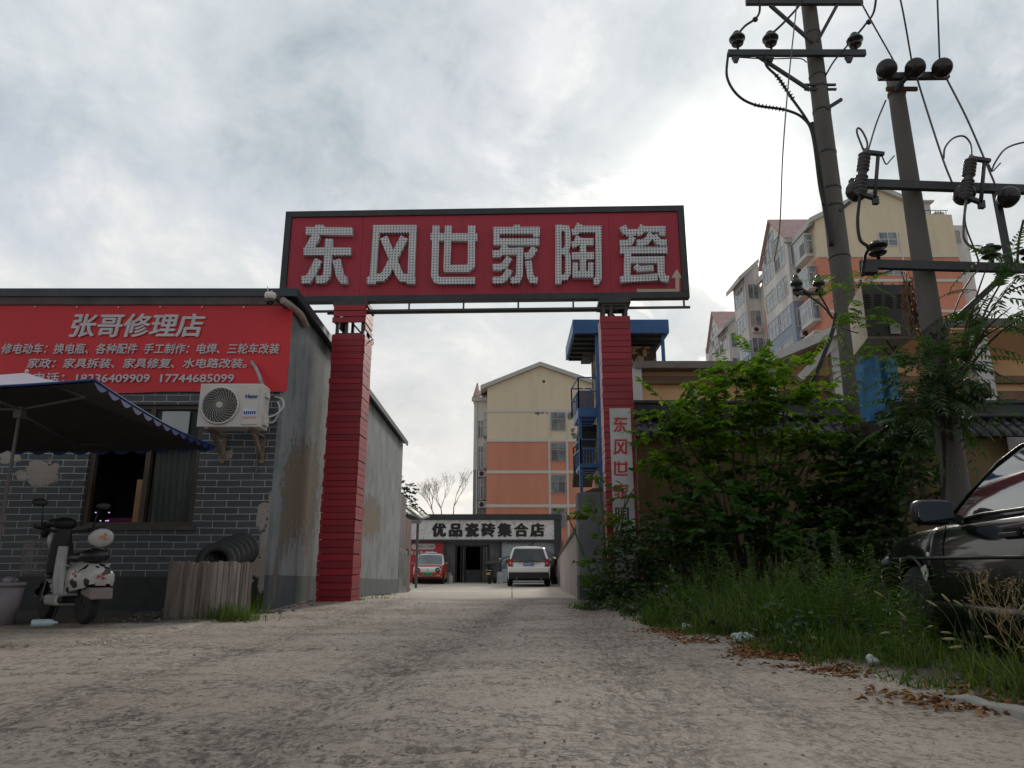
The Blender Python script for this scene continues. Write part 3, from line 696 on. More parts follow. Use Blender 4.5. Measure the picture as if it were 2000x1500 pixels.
# camera on its arm, taped conduit
def build_cctv():
    yc = 9.62; q = P(528, 580, yc)
    t = thing('security_camera', 'small white dome security camera with two aerials at the roof corner', 'security camera', q)
    wm = M('cctv_white', (.62, .58, .55), .4, .05); s = .1
    obj('housing', MB().lathe([(.02, .06), (.075, .055), (.085, .01), (.07, -.03), (.066, -.035)], q, (0, 0, 1), 20), wm, t)
    obj('lens', MB().ell(q+Vector((0, 0, -.05)), (.062, .062, .075)), glass('cctv_dome', (.004, .004, .006), .08), t)
    for dx in (-.035, .03): obj('aerial', MB().tube([q+Vector((dx, 0, .05)), q+Vector((dx-.02, 0, .16 if dx < 0 else .10))], .007, 6), wm, t)
    obj('arm', MB().bar(q+Vector((.06, .02, .02)), P(560, 600, 9.9), .05, .07), M('cctv_arm', (.05, .05, .055), .5), t)
build_cctv()
c0 = P(552, 586, 9.7); c1 = P(578, 612, 10.2); c1.x = WX+.07; c2 = PX(598, 636, WX+.05)
tag(obj('conduit', MB().tube(spline([c0, c1, c2], 10), [.05+.008*noise.noise(Vector((i, 0, 0))) for i in range(21)], 10), M('taped_pipe', (.36, .30, .27), .7, .3, 9, .2)), 'taped conduit sloping down beside the security camera', 'conduit')
# ================================================================== GATE
GL, GR = P(652, 1172, 11.9), P(1212, 1172, 11.75)
GA = -atan2(GL.y-GR.y, GR.x-GL.x)
GC = (GL+GR)/2; GC.z = gz(GC.x, GC.y)
RED_WOOD = None
def plank_material():
    m, nt, b = mat_new('red_painted_plank'); L = nt.links
    g = nt.nodes.new('ShaderNodeNewGeometry'); v = nobj(nt, (1, 1, 3)); n = nnoise(nt, v, 4, 8, .65)
    c = nmix(nt, g.outputs['Random Per Island'], (.235, .007, .018), (.37, .012, .030))
    c = nmix(nt, nramp(nt, n, .4, .72, 0, .55), c, (.17, .012, .018))
    c = nmix(nt, nramp(nt, nnoise(nt, nobj(nt, (.5, .5, 6)), 6, 5, .7), .70, .76, 0, .8), c, (.42, .22, .20))
    L.new(c, b.inputs['Base Color']); b.inputs['Roughness'].default_value = .42
    nbump(nt, b, n, .35, .01); return m
S_DONG = [([(282,148),(285,205)],0,[(280,146),(362,146),(374,172),(276,172)]), ([(185,205),(645,208)],75), ([(295,238),(205,405)],84), ([(165,405),(628,408)],75), ([(413,283),(394,620),(378,665),(345,683),(285,683)],74), ([(312,487),(238,640),(205,683),(145,685)],74), ([(487,487),(520,640),(548,685),(592,685)],76)]
S_FENG = [([(841,186),(1267,186)],76), ([(874,224),(842,650)],64), ([(783,686),(872,686)],72), ([(1230,224),(1214,650)],66), ([(1172,686),(1257,686)],72), ([(948,268),(1098,625),(1125,662),(1180,668)],76), ([(1148,268),(968,625),(935,658),(868,662)],76)]
S_SHI = [([(1405,265),(1860,265)],74), ([(1458,153),(1444,640),(1462,682),(1500,690),(1840,690)],66), ([(1578,153),(1563,572)],64), ([(1534,572),(1765,572),(1802,540),(1806,153)],68)]
S_JIA = [([(0,0),(0,0)],0,[(293,160),(302,138),(356,138),(364,160)]), ([(110,193),(545,190)],66), ([(142,226),(139,262)],58), ([(512,223),(512,252)],58), ([(110,298),(540,297)],66), ([(228,331),(195,392),(165,408),(105,410)],62), ([(195,388),(330,386)],62), ([(362,353),(354,610),(335,652),(272,658)],62), ([(262,445),(215,518),(180,535),(106,535)],60), ([(266,558),(215,638),(180,655),(105,657)],62), ([(497,355),(462,412),(440,430),(405,434)],60), ([(437,478),(456,615),(475,652),(522,660)],62)]
S_TAO = [([(717,138),(717,690)],56), ([(745,170),(795,172),(803,210),(803,330),(788,384),(805,430),(806,590),(785,628),(744,632)],52), ([(745,384),(790,384)],56), ([(915,130),(886,200),(845,208)],56), ([(905,180),(1118,180)],62), ([(1090,211),(1090,630),(1075,664),(1045,666)],58), ([(908,250),(880,318),(843,326)],54), ([(905,298),(1043,298)],62), ([(843,430),(1048,428)],64), ([(945,328),(945,570)],58), ([(877,490),(874,570)],50), ([(1020,490),(1018,570)],50), ([(848,602),(1042,600)],64)]
S_CI = [([(1316,150),(1335,195),(1368,210),(1440,208)],62), ([(1410,250),(1385,298),(1352,308),(1288,310)],58), ([(1506,145),(1478,205),(1445,214)],60), ([(1495,180),(1712,180)],56), ([(1685,208),(1683,240)],56), ([(1585,222),(1540,290),(1500,306),(1445,308)],62), ([(1605,240),(1640,290),(1665,305),(1722,305)],60), ([(1290,377),(1728,377)],62), ([(1362,408),(1356,620)],62), ([(1292,650),(1640,626)],62), ([(1392,468),(1702,465)],62), ([(1670,496),(1672,598),(1690,640),(1742,648)],64), ([(1432,520),(1462,552),(1600,545)],52)]
CHARS = [(S_DONG, 5.0, (560, 410)), (S_FENG, 5.0, (560, 410)), (S_SHI, 5.0, (560, 410)), (S_JIA, 4.762, (940, 410)), (S_TAO, 4.762, (940, 410)), (S_CI, 4.762, (940, 410))]
def char_polys(S): return [list(s[2]) if len(s) > 2 else stroke(s[0], s[1]) for s in S]
def led_material():
    m, nt, b = mat_new('perforated_grey_letter'); L = nt.links
    tc = nt.nodes.new('ShaderNodeTexCoord'); sp = nt.nodes.new('ShaderNodeSeparateXYZ'); L.new(tc.outputs['Object'], sp.inputs[0])
    def cell(o, p):
        f = nmath(nt, 'FRACT', nmath(nt, 'DIVIDE', o, p)); return nmath(nt, 'SUBTRACT', f, .5)
    p = .052; a = cell(nmath(nt, 'ADD', sp.outputs[0], 20), p); c_ = cell(nmath(nt, 'ADD', sp.outputs[2], 20), p)
    d = nmath(nt, 'SQRT', nmath(nt, 'ADD', nmath(nt, 'MULTIPLY', a, a), nmath(nt, 'MULTIPLY', c_, c_)))
    k = nramp(nt, d, .21, .27, 1, 0)
    n = nnoise(nt, tc.outputs['Object'], 2.5, 5)
    c = nmix(nt, nramp(nt, n, .3, .7), (.52, .535, .56), (.64, .655, .68))
    c = nmix(nt, k, c, (.06, .065, .07)); L.new(c, b.inputs['Base Color']); b.inputs['Roughness'].default_value = .55
    return m
def build_gate():
    global RED_WOOD
    t = thing('entrance_gate', 'red plank clad gateway with big red sign board of six raised grey characters', 'gate', GC, GA)
    mw = MW[t.name]; inv = mw.inverted(); n = mw.to_3x3() @ Vector((0, -1, 0))
    RED_WOOD = plank_material()
    steel = M('gate_steel', (.045, .048, .045), .6, .3, 4, .1, 0, (.10, .055, .035), 3, .55, .75)
    def gl(px, py, ly):                # pixel -> gate-local point on plane y=ly
        return inv @ RP(px, py, mw @ Vector((0, ly, 0)), n)
    YF = -.27; YS = -.16                # pillar front, sign face
    ztop = gl(680, 600, YF).z; zpl = gl(680, 652, YF).z; zt2 = gl(1210, 624, YF).z
    for k, (pxa, pxb, py) in enumerate(((622, 683, 1150), (1187, 1237, 900))):
        xa, xb = gl(pxa, py, YF).x, gl(pxb, py, YF).x; cx = (xa+xb)/2; w = .50 if k == 0 else .44; xa, xb = cx-w/2, cx+w/2
        ya, yb = YF, YF+w
        mb = MB(); rng = random.Random(3+k)
        z = -.12; top = zpl if k == 0 else zt2
        def ring(z, h, sides='fblr', jit=.006):
            for s_ in sides:
                j = rng.uniform(-jit, jit)*2; tl = rng.uniform(-.008, .008); o_ = .028
                if s_ == 'f': a, b_ = (xa-.03+j, ya-o_, z), (xb+.012+j, ya, z+h)
                elif s_ == 'b': a, b_ = (xa-.02+j, yb, z), (xb+.02+j, yb+o_, z+h)
                elif s_ == 'l': a, b_ = (xa-o_, ya+.002, z+tl), (xa, yb+.02+j, z+h+tl)
                else: a, b_ = (xb, ya-.01+j, z+tl), (xb+o_, yb+.02+j, z+h+tl)
                mb.box(a, b_)
        while z < top-.05:
            h = rng.uniform(.096, .118); ring(z, h-.009); z += h
        if k == 0:
            for zz, h, sd in ((zpl+.20, .095, 'frl'), (zpl+.31, .095, 'frl'), (zpl+.42, .09, 'fr'), (zpl+.08, .08, 'r'), (zpl+.54, .09, 'r')): ring(zz, h, sd, .012)
            mb.bar((xb+.02, ya-.02, zpl-.30), (xb+.05, yb, zpl+.02), .03, .10)
        p = obj('pillar', mb, RED_WOOD, t, local=True)
        fr = MB()
        for x in (xa+.03, xb-.03, cx-.06):
            for y in (ya+.05, yb-.05): fr.box((x-.025, y-.025, -.12), (x+.025, y+.025, ztop+.05))
        for zz in (ztop-.02, top-.03): 
            fr.box((xa+.004, ya+.01, zz), (xb-.004, ya+.04, zz+.05)); fr.box((xa+.004, yb-.04, zz), (xb-.004, yb-.01, zz+.05))
        fr.bar((xa+.06, ya+.05, ztop-.02), (xb-.06, yb-.05, top+.05), .02)
        fr.box((xa-.05, ya-.02, ztop+.02), (xb+.05, yb+.02, ztop+.10))
        obj('pillar_frame', fr, steel, p, local=True)
        core = MB().box((xa+.005, ya+.005, -.12), (xb-.005, yb-.005, top-.12)); obj('pillar_core', core, M('pillar_dark_core', (.03, .012, .012), .9), p, local=True)
        if k == 1:
            vx0, vz1 = (lambda q: (q.x, q.z))(gl(1190, 798, ya-.04)); vx1 = gl(1231, 798, ya-.04).x; vz0 = -.02
            vz0 = gl(1210, 1130, ya-.04).z
            s = obj('name_panel', MB().box((vx0, ya-.055, vz0), (vx1, ya-.031, vz1)), M('panel_grey_white', (.50, .50, .51), .55, .08, 1.5, 0, 0, (.36, .35, .35), 2, .55, .8), t, local=True)
            rc = M('panel_red_print', (.48, .02, .025), .5); bl = M('panel_black_print', (.03, .03, .035), .5)
            boxes = [(1197, 815, 1226, 843), (1197, 858, 1226, 887), (1198, 901, 1227, 929), (1199, 946, 1228, 974), (1201, 990, 1229, 1018), (1202, 1034, 1230, 1062)]
            for i, (S, sc, of) in enumerate(CHARS):
                pol = char_polys(S); xs = [x for q in pol for x, y in q]; ys = [y for q in pol for x, y in q]
                bx = boxes[i]; a = gl(bx[0], bx[1], ya-.056); b_ = gl(bx[2], bx[3], ya-.056); mb2 = MB()
                for j, q in enumerate(pol):
                    yy = ya-.0565-.0006*j
                    mb2.poly([(a.x+(x-min(xs))/(max(xs)-min(xs))*(b_.x-a.x), yy, a.z+(y-min(ys))/(max(ys)-min(ys))*(b_.z-a.z)) for x, y in q])
                obj('character', mb2, bl if i >= 4 else rc, s, local=True)
    # sign board
    yS = YF+.02
    tl, tr, bl_, br_ = gl(557, 410, yS), gl(1338, 403, yS), gl(545, 584, yS), gl(1346, 588, yS)
    x0, x1 = (tl.x+bl_.x)/2, (tr.x+br_.x)/2; z0, z1 = (bl_.z+br_.z)/2, (tl.z+tr.z)/2
    print('SIGN', [tuple(round(c, 2) for c in q) for q in (tl, tr, bl_, br_)], 'ztop', round(ztop, 2))
    D = .14
    m, nt, b = mat_new('sign_red_sheet'); v = nobj(nt); L = nt.links
    c = nmix(nt, nramp(nt, nnoise(nt, v, .9, 6, .6), .3, .7), (.32, .012, .032), (.40, .020, .044))
    c = nmix(nt, nramp(nt, nnoise(nt, nobj(nt, (1, 1, .12)), 5, 7, .7), .56, .74, 0, .65), c, (.20, .016, .032))
    L.new(c, b.inputs['Base Color']); b.inputs['Roughness'].default_value = .5
    fw = .115
    mb = MB(); xs = [x0+fw]+[gl(px, 450, yS).x for px in (708, 868, 1028, 1190)]+[x1-fw]
    for a, q in zip(xs, xs[1:]): mb.box((a+.002, yS+.03, z0+fw), (q-.002, yS+D-.03, z1-fw))
    face = obj('sign_board', mb, m, t, local=True)
    fr = MB(); y0, y1 = yS, yS+D
    fr.box((x0, y0, z0), (x1, y1, z0+fw-.002)); fr.box((x0, y0, z1-fw+.002), (x1, y1, z1)); fr.box((x0, y0+.001, z0+fw-.001), (x0+fw-.002, y1, z1-fw+.001)); fr.box((x1-fw+.002, y0+.001, z0+fw-.001), (x1, y1, z1-fw+.001))
    fr.box((x0+fw, y1-.029, z0+fw), (x1-fw, y1-.02, z1-fw))
    obj('sign_frame', fr, M('sign_dark_frame', (.022, .026, .032), .45, .3, 1.5, 0, 0, (.05, .055, .06), 2, .5, .75), face, local=True, bevel=.006)
    led = led_material()
    for S, sc, of in CHARS:
        mb = MB()
        for j, q in enumerate(char_polys(S)):
            yy = yS-.055-.0015*j
            pts = [gl(of[0]+x/sc, of[1]+y/sc, yS-.05) for x, y in q]
            mb.prism([(p_.x, yy, p_.z) for p_ in pts], (0, yS+.029-yy, 0))
        obj('character', mb, led, face, local=True)
    ar = MB(); of = (940, 410); sc = 4.762
    for j, q in enumerate(([(1448,735),(1842,735),(1842,768),(1448,768)], [(1806,632),(1842,632),(1842,734),(1806,734)], [(1768,631),(1818,550),(1868,631)])):
        ar.poly([(p_.x, yS+.026, p_.z) for p_ in (gl(of[0]+x/sc, of[1]+y/sc, yS+.026) for x, y in q)])
    obj('arrow', ar, M('arrow_cream', (.50, .42, .33), .6, .08), face, local=True)
    # truss rail under the sign
    bm_ = MB(); zb = gl(900, 606, yS).z
    bm_.box((x0+.12, yS+.02, zb), (x1-.0, yS+.05, zb+.04)); bm_.box((xs[1]-.55, yS+.051, zb-.02), (xs[-2]+.1, yS+.10, zb+.05))
    for k in range(8):
        x = x0+.4+(x1-x0-.5)*k/7; bm_.box((x-.015, yS+.022, zb+.04), (x+.015, yS+.048, z0))
    obj('beam', bm_, steel, t, local=True)
    st = MB()                           # rear stays seen through the gap
    for xx in (xs[0], xs[2], xs[4]): st.box((xx, y1+.001, z0+.1), (xx+.05, y1+.05, z1-.1))
    obj('stay', st, steel, t, local=True)
build_gate()

# ================================================================== LANE SIDE: pier, yard wall, tile topped wall
def build_pier():
    y = 12.95
    xa, zt = XZ(1128, 962, y); xb = P(1192, 962, y).x; zb = P(1150, 1124, y).z
    t = thing('gate_pier', 'plain grey rendered pier with dark foot behind the right plank pillar', 'pier', ((xa+xb)/2, y, 0))
    obj('shaft', MB().box((xa, y, zb), (xb, y+.45, zt)), M('pier_grey', (.17, .19, .205), .85, .2, 1.5, .15, 0, (.11, .12, .13), 2, .5, .75), t, bevel=.01)
    obj('foot', MB().box((xa-.004, y-.004, -.3), (xb+.004, y+.454, zb-.002)), M('pier_dark', (.07, .082, .092), .8), t)
    o = MB()
    for k in range(4): o.box((xa+.12+.05*k, y+.03+.02*k, zt+.002+k*.022), (xb+.1-.04*k, y+.4-.03*k, zt+.02+k*.022))
    tag(obj('slate_stack', o, M('slate_brown', (.12, .085, .07), .8)), 'few brown flat slates lying on the grey gate pier', 'slates')
build_pier()
def build_yard_wall():
    a = P(1130, 1030, 13.42); b_ = Vector((a.x+.0457*26, 13.4+26, 0)); z1 = a.z; z2 = z1-.36
    t = thing('yard_wall', 'low pinkish grey yard wall with dark coping beside the white car', 'wall', (a.x, 13.42, 0))
    mb = MB().prism([(a.x, a.y, -.4), (b_.x, b_.y, -.6), (b_.x, b_.y, z2), (a.x, a.y, z1)], (.2, 0, 0))
    obj('wall', mb, M('wall_pink_grey', (.36, .30, .28), .85, .15, 1.2, .1, 0, (.24, .20, .19), 1.5, .5, .75, 3), t)
    mb = MB().prism([(a.x-.04, a.y-.02, z1+.002), (b_.x-.04, b_.y, z2+.002), (b_.x-.04, b_.y, z2+.07), (a.x-.04, a.y-.02, z1+.07)], (.28, 0, 0))
    obj('coping', mb, M('coping_dark', (.07, .065, .065), .7), t)
build_yard_wall()
def build_tile_wall():
    y = 12.6; xa = P(1244, 900, y).x; xb = 15
    ze = P(1900, 852, y).z; zr = P(1900, 815, y).z; ztop = P(1400, 782, y).z
    t = thing('tile_topped_wall', 'ochre boundary wall capped with dark barrel roof tiles behind the bushes', 'wall', (xa, y, 0))
    obj('wall', MB().box((xa, y, -.3), (xb, y+.3, ze-.02)), M('ochre_render', (.15, .108, .05), .9, .3, 1.1, .15, 0, (.065, .05, .03), 1.2, .5, .75, 2), t)
    dk = M('roof_tile_dark', (.055, .055, .062), .6, .35, 3, .1)
    mb = MB(); yr = y+.15; ye = y-.22
    mb.prism([(xa-.05, ye, ze+.02), (xa-.05, yr, zr), (xa-.05, yr, zr-.06), (xa-.05, ye, ze-.03)], (xb-xa, 0, 0))
    mb.prism([(xa-.05, y+.52, ze+.02), (xa-.05, yr+.001, zr-.002), (xa-.05, yr+.001, zr-.06), (xa-.05, y+.52, ze-.03)], (xb-xa, 0, 0))
    x = xa+.05
    while x < xb-.1:
        for s in range(3):
            p = Vector((x, ye+(yr-ye)*s/3, ze+.04+(zr-ze)*s/3)); q = Vector((x, ye+(yr-ye)*(s+1)/3+.03, ze+.04+(zr-ze)*(s+1)/3))
            mb.tube([p, q], [.052, .045], 8)
        mb.lathe([(.055, 0), (.055, .02), (.03, .03)], (x, ye-.005, ze+.035), (0, -1, -.3), 10)
        x += .205
    obj('tile_roof', mb, dk, t)
    rd = MB().box((xa-.05, y+.03, zr-.02), (xb, y+.27, ztop-.05)); rd.tube([(xa-.05, y+.02, zr+.03), (xb, y+.02, zr+.03)], .045, 8); rd.box((xa-.05, y-.02, ztop-.05), (xb, y+.32, ztop))
    obj('ridge', rd, M('ridge_dark', (.035, .038, .045), .6, .3, 2), t)
    st = MB(); 
    obj('end_block', MB().box((P(1965, 845, y-.25).x, y-.25, ze-.32), (P(2000, 845, y-.25).x+.4, y-.235, ze-.06)), M('grey_patch', (.22, .21, .2), .9), t)
build_tile_wall()

# ================================================================== TENT, SCOOTER and things by the shop wall
def build_tent():
    yn, yf = 5.96, 9.45
    pk = P(52, 728, 7.7); nr = P(184, 742, yn); fr_ = P(420, 872, yf); xl_n, xl_f = -7.6, -7.8
    fr2 = fr_.z
    t = thing('canopy_tent', 'blue edged canopy tent with dark underside standing before the repair shop', 'tent', (-5.4, 7.5, 0))
    def sag(s): return -.10*sin(pi*min(1, s))*1.0
    def front(s): return Vector((nr.x+(xl_n-nr.x)*s, yn, nr.z-.10*sin(min(s*2.2, 1)*pi/2)*(1-.55*s)))
    def right(s): q = nr.lerp(fr_, s); q.z += -.05*sin(pi*s); return q
    def back(s): return Vector((fr_.x+(xl_f-fr_.x)*s, yf, fr2-.05*sin(pi*s)))
    def left(s): a, b_ = Vector((xl_n, yn, nr.z)), Vector((xl_f, yf, fr2)); q = a.lerp(b_, s); q.z -= .05*sin(pi*s); return q
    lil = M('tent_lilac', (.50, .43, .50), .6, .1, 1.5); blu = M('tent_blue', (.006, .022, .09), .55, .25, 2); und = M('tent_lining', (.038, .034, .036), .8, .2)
    def gore(e, n=16, m=6, dz=0):
        rows = []
        for i in range(m+1):
            f = i/m
            rows.append([e(j/n).lerp(pk, f)+Vector((0, 0, dz-.05*sin(pi*f))) for j in range(n+1)])
        return rows
    obj('front_panel', MB().grid(gore(front)), lil, t)
    mb = MB()
    for e in (right, back, left): mb.grid(gore(e))
    c = obj('canopy', mb, blu, t)
    mb = MB()
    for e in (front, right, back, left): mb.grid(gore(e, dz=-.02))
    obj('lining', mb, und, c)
    va = MB()
    for e, L_ in ((right, 3.5), (back, 3.8)):
        n = int(L_/.26)
        for i in range(n):
            a, b_ = e(i/n), e((i+1)/n); d = (b_-a); pts = [a]
            for j in range(9):
                f = j/8; pts.append(a+d*f+Vector((0, 0, -.012-(.022 if e is front else .055)*sin(pi*f))))
            pts.append(b_); va.poly(pts); 
        va.tube([e(j/20) for j in range(21)], .012, 6)
    va.tube([front(j/20) for j in range(21)], .012, 6)
    obj('valance', va, M('tent_valance', (.005, .032, .15), .55, .2, 2), t)
    mt = M('tent_pole', (.07, .06, .065), .5, .2)
    lg = P(40, 800, 6.3); x = lg.x
    pl = MB(); pl.box((x-.010, 6.29, 1.0), (x+.010, 6.31, lg.z)); pl.box((x-.015, 6.285, .0), (x+.015, 6.315, 1.02)); pl.box((x-.024, 6.276, .98), (x+.024, 6.324, 1.06)); pl.box((x-.04, 6.26, 0.0), (x+.04, 6.34, .012)); pl.box((x-.035, 6.265, lg.z-.08), (x+.035, 6.335, lg.z+.02))
    obj('leg', pl, mt, t)
    ss = MB()
    for (a, b_) in ((lg, P(166, 776, 6.2)), (P(166, 776, 6.2), P(104, 752, 6.1)), (lg, P(0, 785, 6.05)), (lg+Vector((0, .1, -.05)), P(150, 868, 9.2)), (P(150, 868, 9.2), P(300, 868, 9.3)), (lg, Vector((-7.2, 6.4, 2.05)))):
        ss.bar(a, b_, .016)
    obj('strut', ss, mt, t)
    for yy in (6.4, 9.2): obj('leg', MB().box((-7.45, yy-.02, 0), (-7.41, yy+.02, 2.1)), mt, t)
    kn = MB().ell(pk+Vector((0, 0, .015)), (.02, .02, .025)); obj('finial', kn, M('knob_cream', (.6, .5, .45), .5), t)
build_tent()
def cow_material():
    m, nt, b = mat_new('cow_print_paint'); n = nnoise(nt, nobj(nt), 9.5, 1, .4)
    k = nramp(nt, n, .60, .61, 0, 1)
    nt.links.new(nmix(nt, k, (.40, .39, .37), (.012, .012, .014)), b.inputs['Base Color']); b.inputs['Roughness'].default_value = .25; return m
def build_scooter():
    # local frame: +x is the direction the scooter faces (away to the left), z up
    q = P(126, 1217, 8.0); q.z = gz(q.x, q.y)+.02
    t = thing('electric_scooter', 'white and black cow print electric scooter with front basket parked by the brick wall', 'scooter', q, radians(142))
    blk = M('scooter_black', (.012, .012, .014), .45, .3); wh = M('scooter_white', (.42, .41, .40), .3, .05, 2, 0, 0, (.4, .37, .33), 4, .6, .8); cow = cow_material(); rub = M('rubber_black', (.012, .012, .012), .8)
    def wheel(x):
        w = MB(); r = .20
        w.lathe([(r-.05, -.04), (r-.015, -.045), (r, -.02), (r, .02), (r-.015, .045), (r-.05, .04)], (x, 0, r), (0, 1, 0), 28); o = obj('wheel', w, rub, t, local=True)
        rm = MB(); rm.lathe([(r-.05, -.03), (r-.06, -.02), (.05, -.02), (.04, -.05), (.04, .05), (.05, .02), (r-.06, .02), (r-.05, .03)], (x, 0, r), (0, 1, 0), 24); obj('rim', rm, blk, o, local=True)
    wheel(.50); wheel(-.48)
    rows = []                             # rear body: wide cow print shell under the seat
    for x, hw, z0, z1 in ((-.72, .10, .40, .50), (-.70, .145, .37, .55), (-.60, .165, .35, .60), (-.42, .165, .33, .63), (-.26, .155, .31, .62), (-.16, .13, .30, .58), (-.13, .08, .32, .52)):
        rows.append([Vector((x, hw*c_, z0+(z1-z0)*k)) for c_, k in ((-.9, 0), (-1, .35), (-.95, .7), (-.6, .97), (0, 1), (.6, .97), (.95, .7), (1, .35), (.9, 0))])
    bd = MB().grid(rows); bd.poly(rows[0]); bd.poly(rows[-1]); rb = obj('rear_body', bd, cow, t, local=True)
    em = MB()
    for k in range(3):
        a = radians(90+120*k); em.poly([(-.745+.004*k, .055*cos(a), .475+.045*sin(a)), (-.74+.004*k, .055*cos(a+1.0)*.75, .475+.045*sin(a+1.0)*.75), (-.742+.004*k, .004*cos(a+.5), .475)])
    obj('emblem', em, M('emblem_red', (.35, .02, .02), .5), rb, local=True)
    em = MB()
    for k in range(3):
        a = radians(90+120*k); em.poly([(-.50+.06*cos(a), .170+.001*k, .50+.05*sin(a)), (-.50+.06*cos(a+1.0)*.75, .170+.001*k, .50+.05*sin(a+1.0)*.75), (-.50, .171+.001*k, .505)])
    obj('emblem', em, bpy.data.materials['emblem_red'], rb, local=True)
    obj('mudguard', MB().prism([(-.80, -.11, .25), (-.55, -.11, .30), (-.55, -.11, .385), (-.78, -.11, .36)], (0, .22, 0)), M('scooter_grey_brown', (.16, .13, .125), .5), t, local=True, bevel=.015)
    obj('tail_light', MB().box((-.735, -.05, .385), (-.722, .05, .42)), M('lamp_dull', (.35, .3, .3), .3), t, local=True)
    sd = MB().ell((-.30, 0, .66), (.32, .13, .065)); sd.ell((-.50, 0, .68), (.16, .14, .075)); obj('saddle', sd, blk, t, local=True)
    mt = Matrix.Rotation(radians(-14), 3, 'Y'); bk = MB().ell((-.60, 0, .86), (.055, .125, .10), 20, 12, mt); br_ = obj('backrest', bk, wh, t, local=True)
    em = MB()
    for k in range(3):
        a = radians(90+120*k); em.poly([(-.668+.002*k, .055*cos(a), .87+.05*sin(a)), (-.666+.002*k, .055*cos(a+1.0)*.7, .87+.05*sin(a+1.0)*.7), (-.667, .003*cos(a+.5), .872)])
    obj('emblem', em, M('emblem_orange', (.45, .16, .02), .5), br_, local=True)
    obj('backrest_stay', MB().tube([(-.56, .07, .68), (-.60, .07, .80)], .012, 6).tube([(-.56, -.07, .68), (-.60, -.07, .80)], .012, 6), blk, t, local=True)
    fp = MB()
    for s_ in (-1, 1): fp.tube([(-.30, .15*s_, .58), (-.34, .24*s_, .59)], .016, 8)
    obj('foot_peg', fp, wh, t, local=True)
    obj('footboard', MB().box((-.16, -.14, .20), (.36, .14, .27)), blk, t, local=True, bevel=.02)
    obj('side_cover', MB().box((-.10, -.152, .17), (.26, .152, .285)), wh, t, local=True, bevel=.035)
    rows = []
    for i in range(9):
        f = i/8; z = .27+f*.52; x = .24+.10*f+.05*sin(pi*f); hw = .065-.015*f
        rows.append([Vector((x-.03, -hw, z)), Vector((x-.05, -hw*.4, z)), Vector((x-.05, hw*.4, z)), Vector((x-.03, hw, z)), Vector((x+.05, hw*.8, z)), Vector((x+.05, -hw*.8, z))])
    obj('leg_shield', MB().grid(rows, closed=True), wh, t, local=True)
    col = MB().tube([(.50, 0, .30), (.42, 0, .65), (.36, 0, .95)], [.045, .045, .035], 10); col.bar((.5, .07, .2), (.47, .05, .45), .03); col.bar((.5, -.07, .2), (.47, -.05, .45), .03); obj('steering_column', col, blk, t, local=True)
    rows = []
    for i in range(9):
        a = radians(10+i*18); hw = .075; rows.append([Vector((.50+.24*cos(a), y, .20+.235*sin(a)+.02*(1-(y/hw)**2))) for y in (-hw, -hw*.5, 0, hw*.5, hw)])
    obj('front_fender', MB().grid(rows), cow, t, local=True)
    obj('headlight', MB().ell((.50, 0, .86), (.09, .11, .12)), wh, t, local=True)
    hb = MB().tube(spline([(.24, -.32, .99), (.35, -.14, .96), (.37, 0, .95), (.35, .14, .96), (.24, .32, .99)], 5), .016, 8)
    for s_ in (-1, 1): hb.tube([(.30, .22*s_, .975), (.22, .37*s_, 1.0)], .022, 8)
    h = obj('handlebar', hb, blk, t, local=True)
    for s_ in (-1, 1):
        mi = MB().tube([(.28, .26*s_, .98), (.25, .29*s_, 1.22)], .008, 6); mi.ell((.24, .33*s_, 1.25), (.015, .085, .04)); obj('mirror', mi, blk, h, local=True)
    bk = MB(); x0, x1, y0, y1, z0, z1 = .62, .92, -.18, .18, .50, .86
    for i in range(8):
        f = i/7
        for (a, b_) in (((x1, y0+(y1-y0)*f, z0), (x1+.04, y0+(y1-y0)*f, z1)), ((x0+(x1-x0)*f, y0, z0), (x0+(x1-x0)*f, y0-.02, z1)), ((x0+(x1-x0)*f, y1, z0), (x0+(x1-x0)*f, y1+.02, z1)), ((x0+(x1-x0)*f, y0, z0), (x0+(x1-x0)*f, y1, z0))): bk.bar(a, b_, .006)
    for i in range(8):
        z = z0+(z1-z0)*i/7; bk.tube([(x0, y0, z), (x0, y1, z), (x1, y1, z), (x1, y0, z), (x0, y0, z)], .005, 5)
    obj('basket', bk, M('basket_wire', (.22, .21, .21), .4), t, local=True)
    obj('stand', MB().bar((-.05, .1, .2), (-.12, .18, .005), .02), blk, t, local=True)
    # rain cape thrown over the handlebar
    rows = []
    for i in range(12):
        f = i/11
        rows.append([Vector((.40+(.045+.035*sin(2.2*f))*cos(a)*(1+.5*noise.noise(Vector((cos(a)*1.5, sin(a)*1.5, f*2)))), (.07+.03*sin(2.6*f))*sin(a)*(1+.5*noise.noise(Vector((cos(a)*1.5+7, sin(a)*1.5, f*2)))), 1.06-.58*f+.10*noise.noise(Vector((cos(a)*2, sin(a)*2, 5))))) for a in [2*pi*k/30 for k in range(30)]])
    cp = MB().grid(rows, closed=True); cp.ell((.38, 0, 1.04), (.09, .13, .07)); cp.ell((.52, .06, 1.05), (.12, .07, .05)); cp.ell((.66, .09, .98), (.07, .05, .09))
    o = obj('rain_cape', cp, M('cape_black', (.010, .010, .012), .6, .3)); o.location = t.location; o.rotation_euler = t.rotation_euler; tag(o, 'black rain cape heaped over the scooter handlebar', 'rain cape')
build_scooter()
q = P(-6, 1228, 7.9); q.z = gz(q.x, q.y)
t = thing('waste_bin', 'grey plastic waste bin with rubbish on top at the edge of the shop wall', 'bin', q)
obj('body', MB().lathe([(.15, 0), (.19, .40)], (0, 0, 0), n=20), M('bin_grey', (.25, .22, .24), .5), t, local=True)
